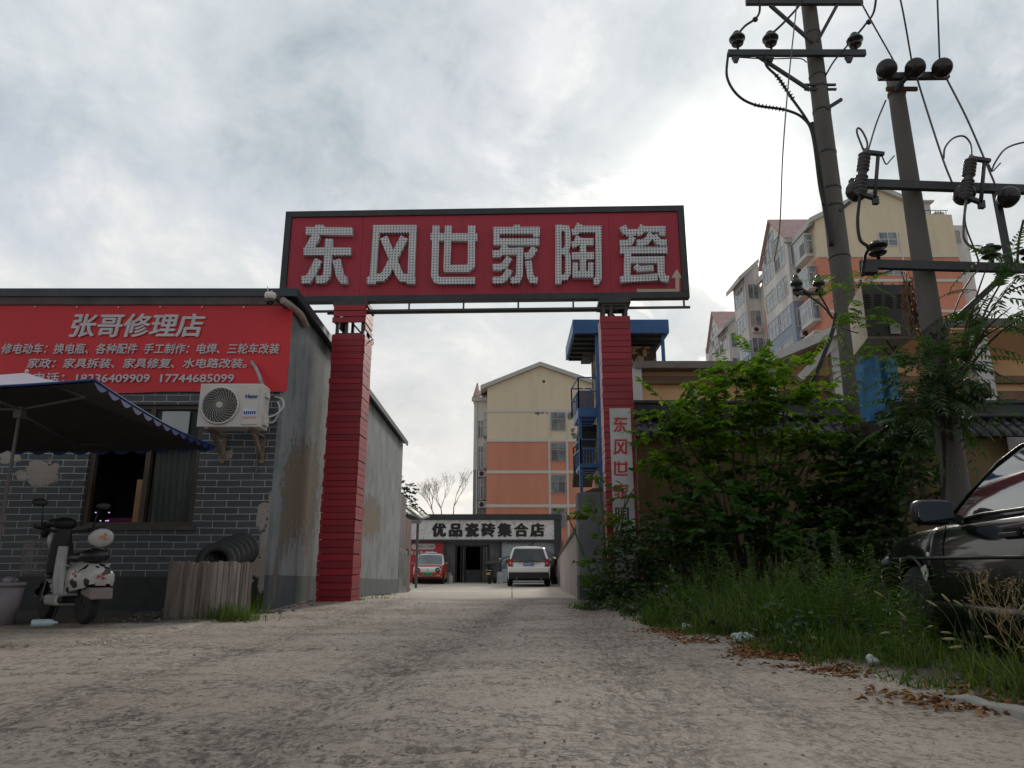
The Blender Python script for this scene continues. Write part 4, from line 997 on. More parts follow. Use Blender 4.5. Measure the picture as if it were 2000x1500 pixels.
obj('rim', MB().lathe([(.195, .39), (.205, .39), (.205, .43), (.19, .43)], (0, 0, 0), n=20), bpy.data.materials['bin_grey'], t, local=True)
mb = MB()
for i in range(9): mb.ell((random.uniform(-.1, .1), random.uniform(-.1, .1), .41+random.uniform(0, .05)), (.06, .05, .035), 8, 6, Matrix.Rotation(random.random()*3, 3, 'X'))
obj('rubbish', mb, M('bin_rubbish', (.22, .18, .2), .5, .6, 9), t, local=True)
a, b_ = P(62, 1214, 7.45), P(90, 1212, 7.5); a.z = b_.z = gz(a.x, a.y)+.05
d = (b_-a).normalized()
tag(obj('plastic_bottle', MB().lathe([(.03, 0), (.036, .01), (.036, .15), (.028, .18), (.014, .2), (.014, .225)], a, d, 14), M('bottle_pale_blue', (.42, .52, .58), .2, .1)), 'pale blue plastic bottle lying on the ground under the scooter', 'bottle')

# planks leaning as a pen, with tyres in it
def build_planks():
    A, B, C = P(319, 1210, 8.85), P(403, 1216, 8.5), P(488, 1208, 8.95)
    for v_ in (A, B, C): v_.z = gz(v_.x, v_.y)-.01
    zt = P(403, 1096, 8.55).z
    t = thing('plank_pen', 'weathered grey brown plank pen holding old tyres by the brick wall', 'plank pen', B)
    m, nt, b = mat_new('weathered_plank'); L = nt.links; g = nt.nodes.new('ShaderNodeNewGeometry')
    st = nnoise(nt, nobj(nt, (1, 1, .08)), 22, 8, .7); n = nnoise(nt, nobj(nt), 5, 5)
    c = nmix(nt, g.outputs['Random Per Island'], (.17, .14, .12), (.32, .275, .245)); c = nmix(nt, nramp(nt, st, .42, .68, 0, .75), c, (.075, .06, .05)); c = nmix(nt, nramp(nt, n, .6, .75, 0, .5), c, (.05, .042, .036))
    L.new(c, b.inputs['Base Color']); b.inputs['Roughness'].default_value = .85; nbump(nt, b, st, .5, .01)
    rng = random.Random(5)
    def panel(p, q, wmin, wmax, name):
        d = q-p; Ln = d.length; d.normalize(); nrm = Vector((d.y, -d.x, 0)); x = 0; mb = MB()
        while x < Ln-.02:
            w = min(rng.uniform(wmin, wmax), Ln-x); h = zt-p.z+rng.uniform(-.012, .008); o = rng.uniform(0, .012)
            a = p+d*(x+.003)+nrm*o; e = p+d*(x+w-.003)+nrm*o
            c1 = .015
            mb.prism([a, e, e+Vector((0, 0, h-c1)), e-d*c1+Vector((0, 0, h)), a+d*c1+Vector((0, 0, h)), a+Vector((0, 0, h-c1))], -nrm*.03)
            x += w
        return obj(name, mb, m, t)
    panel(A, B, .07, .1, 'plank_panel'); panel(B+Vector((.01, .01, 0)), C, .035, .07, 'plank_panel')
    D, E_ = A+Vector((.06, .75, 0)), C+Vector((-.02, .7, 0))
    ci = MB(); ci.box((A.x+.05, A.y-.02, .42), (C.x-.22, 9.6, .45)); ci.bar((A.x+.08, 9.55, 0), (A.x+.08, 9.55, .42), .05); ci.bar((C.x-.26, 9.55, 0), (C.x-.26, 9.55, .42), .05); ci.bar((C.x-.24, 9.05, 0), (C.x-.24, 9.05, .42), .05); ci.bar((A.x+.1, 9.0, 0), (A.x+.1, 9.0, .42), .05)
    obj('shelf', ci, m, t)
    rub = M('tyre_rubber', (.014, .014, .015), .7, .3, 8, .1); r = .225
    for k in range(6):
        x = P(422+k*8.5, 1075, 9.0+k*.07).x; y = 9.02+k*.085
        tl = radians(24-k*1.5); zc = .45+r*cos(tl)+.05*sin(tl)
        zc += .028*k
        mb = MB(); R_ = []
        for i in range(28):
            a = 2*pi*i/28; ring = []
            for j in range(10):
                f = 2*pi*j/10; rr = r-.05+.052*cos(f)+(.006 if (j in (0, 1, 9) and i % 2) else 0); ring.append(Vector((rr*cos(a), .045*sin(f), rr*sin(a))))
            R_.append(ring)
        R_.append(R_[0]); mb.grid(R_, closed=True)
        o = obj('tyre', mb, rub); o.location = (x, y, zc); o.rotation_euler = (-tl, 0, radians(18))
        tag(o, 'worn black scooter tyre leaning in the row inside the plank pen', 'tyre', 'tyres standing in the plank pen')
build_planks()
# ================================================================== TILE SHOP at the end of the yard
YT = 41.0; GT = -.3
def marble(name, base, vein, sc=1.5, lo=.03):
    m, nt, b = mat_new(name); v = nobj(nt, (1, 1, 1), rot=(0, radians(35), 0))
    w = nnoise(nt, v, sc*.6, 7, .65, 1.6); k = nmath(nt, 'ABSOLUTE', nmath(nt, 'SUBTRACT', w, .5))
    c = nmix(nt, nramp(nt, k, 0, lo, .75, 0), base, vein); nt.links.new(c, b.inputs['Base Color']); b.inputs['Roughness'].default_value = .3; return m
def build_tile_shop():
    xl, xr = P(790, 1100, YT).x, P(1096, 1100, YT).x; zt = P(950, 1005, YT).z; z1 = P(950, 1016, YT).z; z0 = P(950, 1054, YT).z
    t = thing('tile_shop', 'low dark tile shop with white marble sign band of black characters at the yard end', 'shop', ((xl+xr)/2, YT, GT))
    dk = M('shop_dark_trim', (.028, .032, .037), .5, .2); mar = marble('dark_marble', (.075, .075, .08), (.20, .2, .2), 2.5)
    xd0, xd1 = P(889, 1100, YT).x, P(956, 1100, YT).x; zd = P(900, 1064, YT).z
    xp1 = P(868, 1100, YT).x; xq0 = P(978, 1100, YT).x
    mb = MB().box((xp1, YT+.02, GT-.2), (xd0, YT+.25, z0)); mb.box((xd1, YT+.02, GT-.2), (xq0, YT+.25, z0)); mb.box((xd0, YT+.02, zd), (xd1, YT+.25, z0)); mb.box((xl, YT+.03, GT-.2), (xp1-.001, YT+.25, z0)); mb.box((xq0+.001, YT+.03, GT-.2), (xr, YT+.25, z0)); mb.box((xl, YT+.251, GT-.2), (xl+.2, YT+9, zt-.1)); mb.box((xr-.2, YT+.251, GT-.2), (xr, YT+9, zt-.1)); mb.box((xl+.2, YT+8.8, GT-.2), (xr-.2, YT+9, zt-.1))
    obj('wall', mb, mar, t)
    obj('roof', MB().box((xl-.15, YT-.35, z1+.005), (xr+.05, YT+9.2, zt)), dk, t)
    fr = MB(); xc = P(1083, 1100, YT).x; fr.box((xc, YT-.3, GT-.1), (xr+.02, YT+.018, z1)); fr.box((xl-.1, YT-.3, z0-.13), (xc-.002, YT+.016, z0)); fr.box((P(866, 1100, YT).x, YT-.1, GT-.1), (P(870, 1100, YT).x, YT+.015, z0-.131)); fr.box((P(975, 1100, YT).x, YT-.1, GT-.1), (P(979, 1100, YT).x, YT+.015, z0-.131))
    obj('frame', fr, dk, t)
    s = obj('sign_board', MB().box((xl-.1, YT-.25, z0+.002), (xc-.003, YT+.014, z1)), marble('white_marble', (.68, .675, .67), (.30, .29, .285), 1.1, .02), t)
    a, b_ = P(845, 1035, YT-.26), P(1062, 1035, YT-.26); h = P(950, 1021, YT-.26).z-P(950, 1047, YT-.26).z
    obj('lettering', fit_text('优品瓷砖集合店', a.x, b_.x, a.z, YT-.265, h=h, bold=.055, spacing=1.35), M('shop_letter_black', (.012, .012, .014), .4), s)
    # doorway
    d = MB(); dd = YT+.9; d.box((xd0-.1, dd+3, GT-.2), (xd1+.1, dd+3.05, zd+.2)); d.box((xd0-.15, YT+.252, GT-.2), (xd0-.1, dd+3, zd+.2)); d.box((xd1+.1, YT+.252, GT-.2), (xd1+.15, dd+3, zd+.2)); d.box((xd0-.1, YT+.252, zd+.15), (xd1+.1, dd+3, zd+.2))
    obj('interior', d, M('shop_interior_dark', (.03, .03, .03), .9), t)
    dr = MB(); dm = M('door_frame_black', (.02, .021, .023), .4)
    for px in (890, 899, 907, 938, 946, 953): x = P(px, 1100, YT).x; dr.box((x, YT+.06, GT), (x+.06, YT+.12, zd-.02))
    dr.box((xd0+.01, YT+.05, zd-.1), (xd1-.01, YT+.13, zd-.021)); 
    do = obj('door', dr, dm, t)
    g = MB().box((P(900, 1090, YT).x+.1, YT+.08, GT+.02), (P(907, 1090, YT).x-.02, YT+.09, zd-.12)); g.box((P(946, 1090, YT).x-.1, YT+.08, GT+.02), (P(952, 1090, YT).x, YT+.09, zd-.12))
    obj('pane', g, glass('shop_glass', (.05, .06, .06), .1), do)
    obj('counter', MB().box((P(908, 1090, YT).x, YT+1.2, GT), (P(940, 1090, YT).x, YT+1.7, P(1, 1113, YT+1.2).z)), M('counter_grey', (.14, .15, .155), .6), t)
    # red poster, pale poster
    yp = YT+.005
    rx0, rx1 = P(796, 1100, yp).x, P(866, 1100, yp).x; zp = z0-.15
    p = obj('red_poster', MB().box((rx0-.3, yp, GT+.05), (rx1, yp+.02, zp)), M('poster_red', (.50, .03, .055), .5, .1, 1), t)
    wt = M('poster_white', (.6, .58, .58), .6, .05)
    ca, cb = P(804, 1062, yp), P(850, 1073, yp)
    pill = MB(); pill.prism([(ca.x+(cb.x-ca.x)*u, yp-.006, (ca.z+cb.z)/2+w*(ca.z-cb.z)/2) for u, w in ((.08, -1), (.92, -1), (1, -.5), (1, .5), (.92, 1), (.08, 1), (0, .5), (0, -.5))], (0, .004, 0))
    obj('poster_pill', pill, wt, p)
    obj('poster_print', fit_text('金砖大 木材砖', P(815, 1090, yp).x, P(848, 1090, yp).x, (ca.z+cb.z)/2, yp-.009, h=.2), M('print_dark', (.1, .05, .05), .6), p)
    obj('poster_line', fit_text('选砖 会火 是一辈子的……', P(797, 1090, yp).x, P(856, 1090, yp).x, P(820, 1080, yp).z, yp-.005, h=.22, bold=.01), wt, p)
    on = MB(); on.poly([(P(px, 1, yp).x, yp-.005, P(1, py, yp).z) for px, py in ((802, 1096), (812, 1087), (819, 1087), (815, 1140), (806, 1140), (810, 1097))])
    obj('poster_figure', on, wt, p)
    q = obj('pale_poster', MB().box((xq0+.05, yp, GT+.05), (xc, yp+.02, zp)), M('poster_pale_blue', (.36, .42, .45), .5, .12, .7), t)
    hz = MB()
    for k, (pts) in enumerate(([(979, 1106), (1000, 1093), (1015, 1076), (1030, 1060), (1036, 1059), (1034, 1072), (1040, 1098), (1000, 1110), (979, 1112)], [(1040, 1066), (1046, 1064), (1058, 1076), (1070, 1084), (1081, 1080), (1081, 1092), (1060, 1090), (1045, 1080)], [(985, 1088), (1000, 1084), (1000, 1087), (988, 1092), (984, 1096), (1000, 1098), (1000, 1101), (982, 1098)])):
        hz.poly([(P(px, 1, yp).x, yp-.004-.002*k, P(1, py, yp).z) for px, py in pts])
    obj('poster_hills', hz, M('poster_slate', (.16, .20, .22), .5, .3, 1), q)
    obj('poster_line', fit_text('BEAUTY OF SPACE', P(992, 1090, yp).x, P(1034, 1090, yp).x, P(1, 1061, yp).z, yp-.010, h=.1), M('print_slate', (.10, .12, .13), .6), q)
    obj('poster_line', fit_text('大自然 瓷砖 岩板馆', P(1005, 1090, yp).x, P(1055, 1090, yp).x, P(1, 1067, yp).z, yp-.012, h=.18), M('print_pale', (.5, .52, .53), .6), q)
build_tile_shop()
def leaning(name, px0, px1, py0, py1, Y, mat, label, cat, lean=.12, group=None):
    a, b_ = P(px0, py1, Y), P(px1, py1, Y); zt = P(px0, py0, Y).z
    t = obj(name, MB().prism([(a.x, Y, GT+.015), (b_.x, Y, GT+.015), (b_.x, Y+lean, zt), (a.x, Y+lean, zt)], (0, .03, 0)), mat)
    return tag(t, label, cat, group)
leaning('tile_sample', 869, 882, 1118, 1140, 40.4, M('tile_grey', (.24, .24, .25), .5), 'grey tile sample leaning by the shop door beside the red car', 'tile sample')
leaning('tile_sample', 877, 884, 1124, 1140, 40.1, M('tile_cream', (.50, .46, .40), .5), 'cream tile sample leaning in front of the grey one near the shop door', 'tile sample', .08)
leaning('notice_board', 970, 982, 1117, 1140, 39.6, M('board_white', (.55, .56, .57), .6, .1, 9, 0, 0, (.3, .3, .32), 9, .55, .6), 'white printed board standing between the black scooter and the white car', 'notice board', .05)
for px, c, lb in ((1081, (.34, .24, .22), 'pinkish bucket on the ground beside the dark shop column'), (1088, (.45, .43, .41), 'white bucket on the ground by the yard wall corner')):
    q = P(px, 1141, 38.5); 
    o = obj('bucket', MB().lathe([(.11, 0), (.15, .36), (.16, .36), (.165, .40), (.15, .41), (.13, .38)], (q.x, 38.5, GT+.012), n=16), M('bucket_'+str(px), c, .5)); tag(o, lb, 'bucket')
tag(obj('tarpaulin', MB().tube(spline([P(1083, 1140, 37.6), P(1078, 1110, 37.5), P(1082, 1090, 37.7)], 6), [.17]*6+[.2]*6+[.1], 9), M('tarp_black', (.012, .012, .013), .5, .3)), 'rolled black tarpaulin standing behind the white car', 'tarpaulin')
mb = MB()
for i in range(16):
    a = P(1086+random.uniform(0, 16), 1128+random.uniform(-8, 10), 39.6); mb.bar((a.x, 39.4+random.uniform(0, .8), GT), P(1082+random.uniform(0, 22), 1075-random.uniform(-15, 25), 39.9), random.uniform(.02, .06))
tag(obj('scrap_pile', mb, M('scrap_rust', (.13, .055, .045), .8, .5, 5)), 'pile of rusty bars leaning behind the yard wall end', 'scrap', kind='stuff')

# ================================================================== VEHICLES
def wheel_parts(t, x, y, r, w, side, rubm, rimm):
    tb = MB().lathe([(r*.62, -w/2), (r*.9, -w/2), (r, -w*.32), (r, w*.32), (r*.9, w/2), (r*.62, w/2)], (x, y, r), (1, 0, 0), 30)
    o = obj('wheel', tb, rubm, t, local=True)
    rb = MB(); xs = x+side*w*.36
    rb.lathe([(r*.64, 0), (r*.60, .02), (r*.56, -.03), (.02, -.01)], (xs, y, r), (side, 0, 0), 24)
    for k in range(7):
        a = 2*pi*k/7; rb.bar((xs+side*.015, y+.05*cos(a), r+.05*sin(a)), (xs+side*.02, y+r*.6*cos(a), r+r*.6*sin(a)), .05, .03, up=(1, 0, 0))
    obj('rim', rb, rimm, o, local=True)
def build_car(label, cat, loc, rz, W_, L_, top, roof, wheels, wr, paint, lowm, gl, sill=.24, taper=.10, belt_in=.93, roof_in=.74, name='parked_car', roofm=None, win=None, wins=None, group=None):
    """top: [(y,z)] of the lower body, roof: [(y,z)] of the greenhouse line; +y is forward"""
    t = thing(name, label, cat, loc, rz, group)
    def hw(y): return W_/2*(1-taper*abs(2*y/L_)**3.2)
    R = wr*1.16
    def low(y):
        z = sill+.10*sstep(.86, 1.0, abs(2*y/L_))
        for yw in wheels:
            d = abs(y-yw)
            if d < R: z = max(z, sqrt(R*R-d*d)+wr*.98)
        return z
    ys = sorted(set([-L_/2+L_*i/110 for i in range(111)]+[yw+s*R*f for yw in wheels for s in (-1, 1) for f in (.999, .99, .96, .9)]))
    fr = [(0, .955), (.12, .985), (.34, 1.0), (.60, .998), (.78, .978), (.92, .938), (1, .885)]
    rows = []
    for y in ys:
        lo, tp, w = low(y), interp(y, top), hw(y); h = []
        for f, k in fr: h.append((w*k, lo+(tp-lo)*f))
        h.append((w*.5, tp+.018)); 
        rows.append([Vector((x, y, z)) for x, z in h]+[Vector((0, y, tp+.025))]+[Vector((-x, y, z)) for x, z in h[::-1]])
    mb = MB().grid(rows)
    for r in (rows[0], rows[-1]): mb.poly(r)
    body = obj('body', mb, paint, t, local=True)
    un = MB().box((-W_/2*.80, -L_/2*.93, sill-.03), (W_/2*.80, L_/2*.93, interp(0, top)-.12)); obj('underbody', un, M('underbody_black', (.008, .008, .009), .9), t, local=True)
    gy = [roof[0][0]+(roof[-1][0]-roof[0][0])*i/70 for i in range(71)]
    def wb(y): return hw(y)*belt_in
    def sidex(y, z):
        b_ = interp(y, top); r = interp(y, roof)-.05; rr = max(p[1] for p in roof)-.05
        f = (z-b_)/max(.05, rr-b_); return wb(y)*(1-f)+wb(y)*roof_in/belt_in*1.0*f+.03*sin(pi*min(1, max(0, f)))
    rows = []
    for y in gy:
        b_ = interp(y, top)-.01; r = max(b_+.012, interp(y, roof)); e = min(.055, (r-b_)*.4); h = []
        for f in (0, .25, .5, .75, 1): z = b_+(r-e-b_)*f; h.append((sidex(y, z), z))
        x1 = h[-1][0]; h += [(x1*.955, r-e*.35), (x1*.85, r), (x1*.45, r+.02)]
        rows.append([Vector((x, y, z)) for x, z in h]+[Vector((0, y, r+.025))]+[Vector((-x, y, z)) for x, z in h[::-1]])
    mb = MB().grid(rows); cb_ = obj('cabin', mb, roofm or paint, t, local=True)
    # windscreen and rear glass follow the ends of the roof line
    for pts, nm in ((wins[0], 'windscreen'), (wins[1], 'rear_window')):
        if not pts: continue
        rws = []
        (ya, yb) = pts
        for i in range(9):
            y = ya+(yb-ya)*i/8; r = interp(y, roof); x = sidex(y, r-.05)*.90; dr = (interp(y+.02, roof)-interp(y-.02, roof))/.04; nl = sqrt(1+dr*dr)
            rws.append([Vector((x*(j/4-1), y-dr/nl*.012, r+1/nl*.012+.02*(1-(j/4-1)**2))) for j in range(9)])
        obj(nm, MB().grid(rws), gl, t, local=True)
    for s in (-1, 1):
        for pl in win:
            # fill polygon as a fine strip fan so that the pane hugs the curved side
            top_, bot = pl; n = 14; rws = []
            for i in range(n+1):
                f = i/n; a = Vector((interp(f, [(k/(len(top_)-1), p[0]) for k, p in enumerate(top_)]), interp(f, [(k/(len(top_)-1), p[1]) for k, p in enumerate(top_)])))
                b_ = Vector((interp(f, [(k/(len(bot)-1), p[0]) for k, p in enumerate(bot)]), interp(f, [(k/(len(bot)-1), p[1]) for k, p in enumerate(bot)])))
                rws.append([Vector((s*(sidex(*(a.lerp(b_, j/5)))+.006), *a.lerp(b_, j/5))) for j in range(6)])
            obj('side_window', MB().grid(rws), gl, t, local=True)
    rub, rim = M('car_tyre', (.012, .012, .012), .85), M('car_rim', (.20, .20, .21), .35, .1, 3, 0, .8)
    for yw in wheels:
        for s in (-1, 1): wheel_parts(t, s*(W_/2-.12), yw, wr, .2, s, rub, rim)
    return t, hw, sidex
plate_blue = M('plate_blue', (.01, .07, .36), .4, .05); plate_green = M('plate_green', (.05, .33, .17), .4, .1); white_print = M('plate_white', (.6, .62, .64), .5, .05)
def mirror(t, x, y, z, mat, s, sz=(.11, .09, .085)):
    mb = MB().ell((s*(x+.10), y, z), sz, 12, 8); mb.bar((s*(x-.04), y+.02, z-.05), (s*(x+.06), y, z-.03), .05); return obj('mirror', mb, mat, t, local=True)
def build_suv():
    q = P(1035, 1146, 33.0); q.z = gz(q.x, 33+2.4)+.012; q.y = 33+2.5
    wp = M('paint_white', (.78, .76, .75), .25, .03, 1, coat=.5); gl = glass('car_glass', (.012, .016, .02), .04)
    top = [(-2.5, .86), (-2.46, 1.04), (-2.3, 1.10), (.9, 1.08), (1.3, 1.06), (2.2, .98), (2.44, .8), (2.5, .65)]
    roof = [(-2.44, 1.10), (-2.32, 1.36), (-2.16, 1.66), (-2.0, 1.735), (-1, 1.775), (.1, 1.76), (.45, 1.68), (1.35, 1.08)]
    win = [([(-1.95, 1.56), (-1.2, 1.6)], [(-2.05, 1.20), (-1.2, 1.17)]), ([(-1.1, 1.61), (-.2, 1.61)], [(-1.1, 1.17), (-.2, 1.15)]), ([(-.1, 1.6), (.35, 1.56), (.75, 1.3)], [(-.1, 1.15), (.4, 1.13), (.95, 1.12)])]
    t, hw, sx = build_car('white large estate car parked facing the tile shop, tail towards the lane', 'car', q, radians(-1), 2.0, 5.0, top, roof, (-1.43, 1.43), .39, wp, None, gl, .30, .07, .93, .72, win=win, wins=((.5, 1.3), None))
    rows = []
    for i in range(7):
        f = i/6; z = 1.15+f*.46; y = interp(z, [(1.10, -2.475), (1.36, -2.355), (1.66, -2.2)])-.02; w = .80-.14*f
        rows.append([Vector((w*(j/4-1), y-.05*(1-(j/4-1)**2)+.05, z)) for j in range(9)])
    g = MB().grid([[v+Vector((0, -.045, 0)) for v in r] for r in rows]); obj('rear_window', g, gl, t, local=True)
    obj('spoiler', MB().box((-.66, -2.30, 1.64), (.66, -2.0, 1.72)), wp, t, local=True, bevel=.02)
    yb = -2.515
    obj('bumper', MB().box((-.93, yb-.05, .62), (.93, -2.3, .86)), wp, t, local=True, bevel=.05)
    obj('bumper_skirt', MB().box((-.90, yb-.03, .34), (.90, -2.3, .615)), M('bumper_black', (.02, .021, .022), .7), t, local=True, bevel=.04)
    ex = MB()
    for s in (-1, 1): ex.lathe([(.05, 0), (.05, .12), (.04, .12), (.04, .02)], (s*.55, -2.44, .36), (0, -1, 0), 12)
    obj('exhaust', ex, M('exhaust_metal', (.3, .3, .3), .3, metal=1), t, local=True)
    lm = M('tail_light_red', (.34, .018, .025), .2, .2)
    for s in (-1, 1):
        mb = MB().prism([(s*.70, -2.535, .88), (s*.92, -2.49, .88), (s*.955, -2.47, 1.10), (s*.95, -2.46, 1.20), (s*.70, -2.535, 1.20), (s*.74, -2.54, 1.02)], (0, .14, 0)); l = obj('tail_light', mb, lm, t, local=True)
        obj('lens', MB().box((s*.77, -2.55, .96), (s*.87, -2.53, 1.08)), M('tail_light_pale', (.45, .2, .2), .2), l, local=True)
        mirror(t, .93, .75, 1.13, M('mirror_dark', (.03, .03, .035), .4), s)
        obj('roof_rail', MB().tube(spline([(s*.62, -1.7, 1.77), (s*.62, -1.6, 1.83), (s*.62, 0, 1.84), (s*.62, .1, 1.77)], 5), .018, 6), M('rail_dark', (.05, .05, .05), .4), t, local=True)
    obj('trim_strip', MB().box((-.55, -2.535, 1.055), (.55, -2.50, 1.075)), M('chrome_dim', (.25, .25, .26), .3, metal=.8), t, local=True)
    p = obj('number_plate', MB().box((-.23, -2.54, .925), (.23, -2.50, 1.05)), plate_blue, t, local=True)
    obj('plate_lettering', fit_text('豫A·8P91S', -.19, .19, .987, -2.545, h=.08, bold=.004), white_print, p, local=True)
    e = MB().lathe([(.075, 0), (.075, .012)], (0, 0, 0), (0, -1, 0), 20); e.v = [Vector((v.x, v.y-2.51, v.z*.42+1.105)) for v in e.v]; em = obj('emblem', e, M('emblem_navy', (.03, .05, .12), .3), t, local=True)
build_suv()
def build_red_car():
    q = P(834, 1142, 37.8); q.y = 37.8+1.6; q.z = GT+.012
    rp = M('paint_orange_red', (.46, .055, .03), .25, .05, 1, coat=.5); wp = bpy.data.materials['paint_white']; gl = glass('car_glass_pale', (.10, .115, .12), .06)
    top = [(-1.72, .6), (-1.66, .86), (-1.5, .96), (.7, .97), (1.0, .95), (1.45, .88), (1.66, .76), (1.74, .55)]
    roof = [(-1.66, .95), (-1.4, 1.36), (-1.0, 1.50), (-.2, 1.545), (.35, 1.48), (1.05, .95)]
    win = [([(-.95, 1.38), (-.4, 1.40)], [(-1.2, 1.04), (-.4, 1.04)]), ([(-.3, 1.40), (.2, 1.37), (.6, 1.12)], [(-.3, 1.04), (.2, 1.03), (.75, 1.03)])]
    t, hw, sx = build_car('small orange red city car with white roof and white front facing the lane', 'car', q, radians(181), 1.65, 3.48, top, roof, (-1.2, 1.2), .30, rp, None, gl, .22, .14, .93, .74, roofm=wp, win=win, wins=((.40, 1.02), (-1.6, -1.35)))
    fp = MB(); rws = []
    for i in range(33):
        x = -.66+1.32*i/32; e = max(0, (abs(x)-.50)/.16); h = .155*sqrt(max(0, 1-e*e))+.002
        rws.append([Vector((x, 1.79-.20*x*x-.10*abs(k)**3, .69+h*k)) for k in (-1, -.6, -.2, .2, .6, 1)])
    fp.grid(rws); fpo = obj('front_panel', fp, wp, t, local=True)
    for s in (-1, 1):
        l = MB().lathe([(.12, 0), (.12, .04), (.10, .05)], (s*.50, 1.735, .70), (s*.12, 1, .05), 22); lo = obj('headlight', l, M('headlight_dark', (.05, .055, .06), .15), t, local=True)
        obj('lens', MB().lathe([(.045, .05), (.03, .062)], (s*.50, 1.735, .70), (s*.12, 1, .05), 14), M('headlight_pale', (.4, .4, .4), .1), lo, local=True)
        mirror(t, .76, .62, 1.02, rp, s, (.09, .07, .07))
        obj('fog_strip', MB().box((s*.45, 1.70, .42), (s*.62, 1.745, .44)), wp, t, local=True)
    p = obj('number_plate', MB().box((-.24, 1.75, .42), (.24, 1.775, .56)), plate_green, t, local=True)
    tx = fit_text('豫AD61278', -.2, .2, .49, 0, h=.09); tx.v = [Vector((-v.x, 1.779, v.z)) for v in tx.v]; obj('plate_lettering', tx, M('plate_dark_green', (.01, .06, .03), .5), p, local=True)
    obj('emblem', MB().box((-.02, 1.785, .70), (.02, 1.80, .76)), M('emblem_black', (.02, .02, .02), .4), t, local=True)
    tag(obj('roof_box', MB().box((-.28, -.15, 1.575), (.28, .05, 1.62)), wp, t, local=True, bevel=.01))
    obj('lower_grille', MB().box((-.55, 1.70, .27), (.55, 1.755, .36)), M('bumper_black', (.02, .021, .022), .7), t, local=True, bevel=.01)
build_red_car()
def build_dark_car():
    th = -radians(7)                    # heading a little right of straight ahead
    d = Vector((sin(-th), cos(th), 0)); rt = Vector((d.y, -d.x, 0))
    P0 = Vector((2.95, 4.2, 0))          # near side, rear edge of the front door
    W_, L_ = 1.72, 4.35
    ydoor = -.43+.0                      # local y of that edge
    c = P0-d*ydoor+rt*W_/2; c.z = .0
    pb = M('paint_black', (.006, .006, .007), .25, .3, 1, coat=.45, spec=.12, dirt=(.016, .015, .015), dscale=2, dlo=.55, dhi=.9); gl = glass('car_glass_near', (.012, .016, .02), .04); gl.node_tree.nodes['Principled BSDF'].inputs['IOR'].default_value = 2.6; pb.node_tree.nodes['Principled BSDF'].inputs['Coat IOR'].default_value = 2.0
    top = [(-2.17, .6), (-2.1, .86), (-1.9, .94), (-1.2, .95), (0, .93), (.75, .91), (1.25, .885), (1.75, .83), (2.02, .74), (2.13, .6), (2.175, .45)]
    roof = [(-2.0, .94), (-1.75, 1.2), (-1.5, 1.37), (-1.0, 1.42), (-.4, 1.43), (0, 1.40), (.18, 1.33), (.88, .90)]
    win = [([(-1.40, 1.26), (-.48, 1.345)], [(-1.45, .97), (-.48, .965)]), ([(-.40, 1.345), (-.1, 1.335), (.15, 1.24), (.52, 1.02)], [(-.40, .965), (-.1, .96), (.25, .955), (.60, .945)])]
    t, hw, sx = build_car('black car standing among roadside weeds with wing mirror and scraped front wheel arch', 'car', c, th, W_, L_, top, roof, (-1.28, 1.28), .31, pb, None, gl, .20, .12,   .885, .68, win=win, wins=((.2, .84), (-1.95, -1.6)))
    tr = M('car_trim_black', (.014, .014, .015), .5); ln = M('car_seam', (.002, .002, .002), .9)
    def side(y, z): return hw(y)*interp((z-.2)/.74, [(0, .955), (.12, .985), (.34, 1.0), (.60, .998), (.78, .978), (.92, .938), (1, .885)])
    for s in (-1, 1):
        def run(ys, zs, r, mat, nm, off=.004):
            obj(nm, MB().tube([(s*(side(y, z)+off), y, z) for y, z in zip(ys, zs)], r, 6), mat, t, local=True)
        n = 14
        run([-1.9+3.6*i/n for i in range(n+1)], [.665+.012*i/n for i in range(n+1)], .012, tr, 'rubbing_strip')
        run([-.43]*9, [.26+.66*i/8 for i in range(9)], .005, ln, 'door_seam', -.001)
        run([.70-.12*sin(pi*i/8)*.3 for i in range(9)], [.26+.64*i/8 for i in range(9)], .005, ln, 'door_seam', -.001)
        sk = MB(); pts = [-.85+1.75*i/12 for i in range(13)]
        sk.grid([[Vector((s*(side(y, .3)+.012), y, .375)), Vector((s*(side(y, .3)+.022), y, .36)), Vector((s*(side(y, .3)+.022), y, .23)), Vector((s*(side(y, .3)-.06), y, .19))] for y in pts]); obj('side_skirt', sk, pb, t, local=True)
        hd = MB(); hx = side(-.25, .80)+.022; hd.box((s*(hx-.012), -.34, .785), (s*(hx+.012), -.14, .815)); obj('door_handle', hd, tr, t, local=True, bevel=.006)
        hr = MB().box((s*(hx-.028), -.33, .755), (s*(hx-.017), -.15, .84)); obj('handle_recess', hr, ln, t, local=True)
        obj('indicator', MB().ell((s*(side(.86, .74)+.004), .93, .70), (.008, .032, .022)), M('indicator_pale', (.55, .53, .5), .3), t, local=True)
        mx = .80
        mb = MB().ell((0, 0, 0), (1, 1, 1), 20, 14); mb.v = [Vector((s*(mx+.16)+.135*math.copysign(abs(v.x)**.55, v.x), .50+.075*math.copysign(abs(v.y)**.8, v.y), .985+.09*math.copysign(abs(v.z)**.55, v.z))) for v in mb.v]; mb.bar((s*(mx-.02), .50, .93), (s*(mx+.07), .50, .96), .07, .06)
        mo = obj('mirror', mb, M('mirror_shell_black', (.010, .010, .011), .35), t, local=True)
        gm = MB(); gm.prism([(s*(mx+.16)+.115*math.copysign(abs(cos(a))**.45, cos(a)), .424, .985+.072*math.copysign(abs(sin(a))**.45, sin(a))) for a in [2*pi*k/32 for k in range(32)]], (0, .03, 0))
        obj('mirror_glass', gm, M('mirror_glass', (.10, .12, .15), .05, .02, 1, metal=1), mo, local=True)
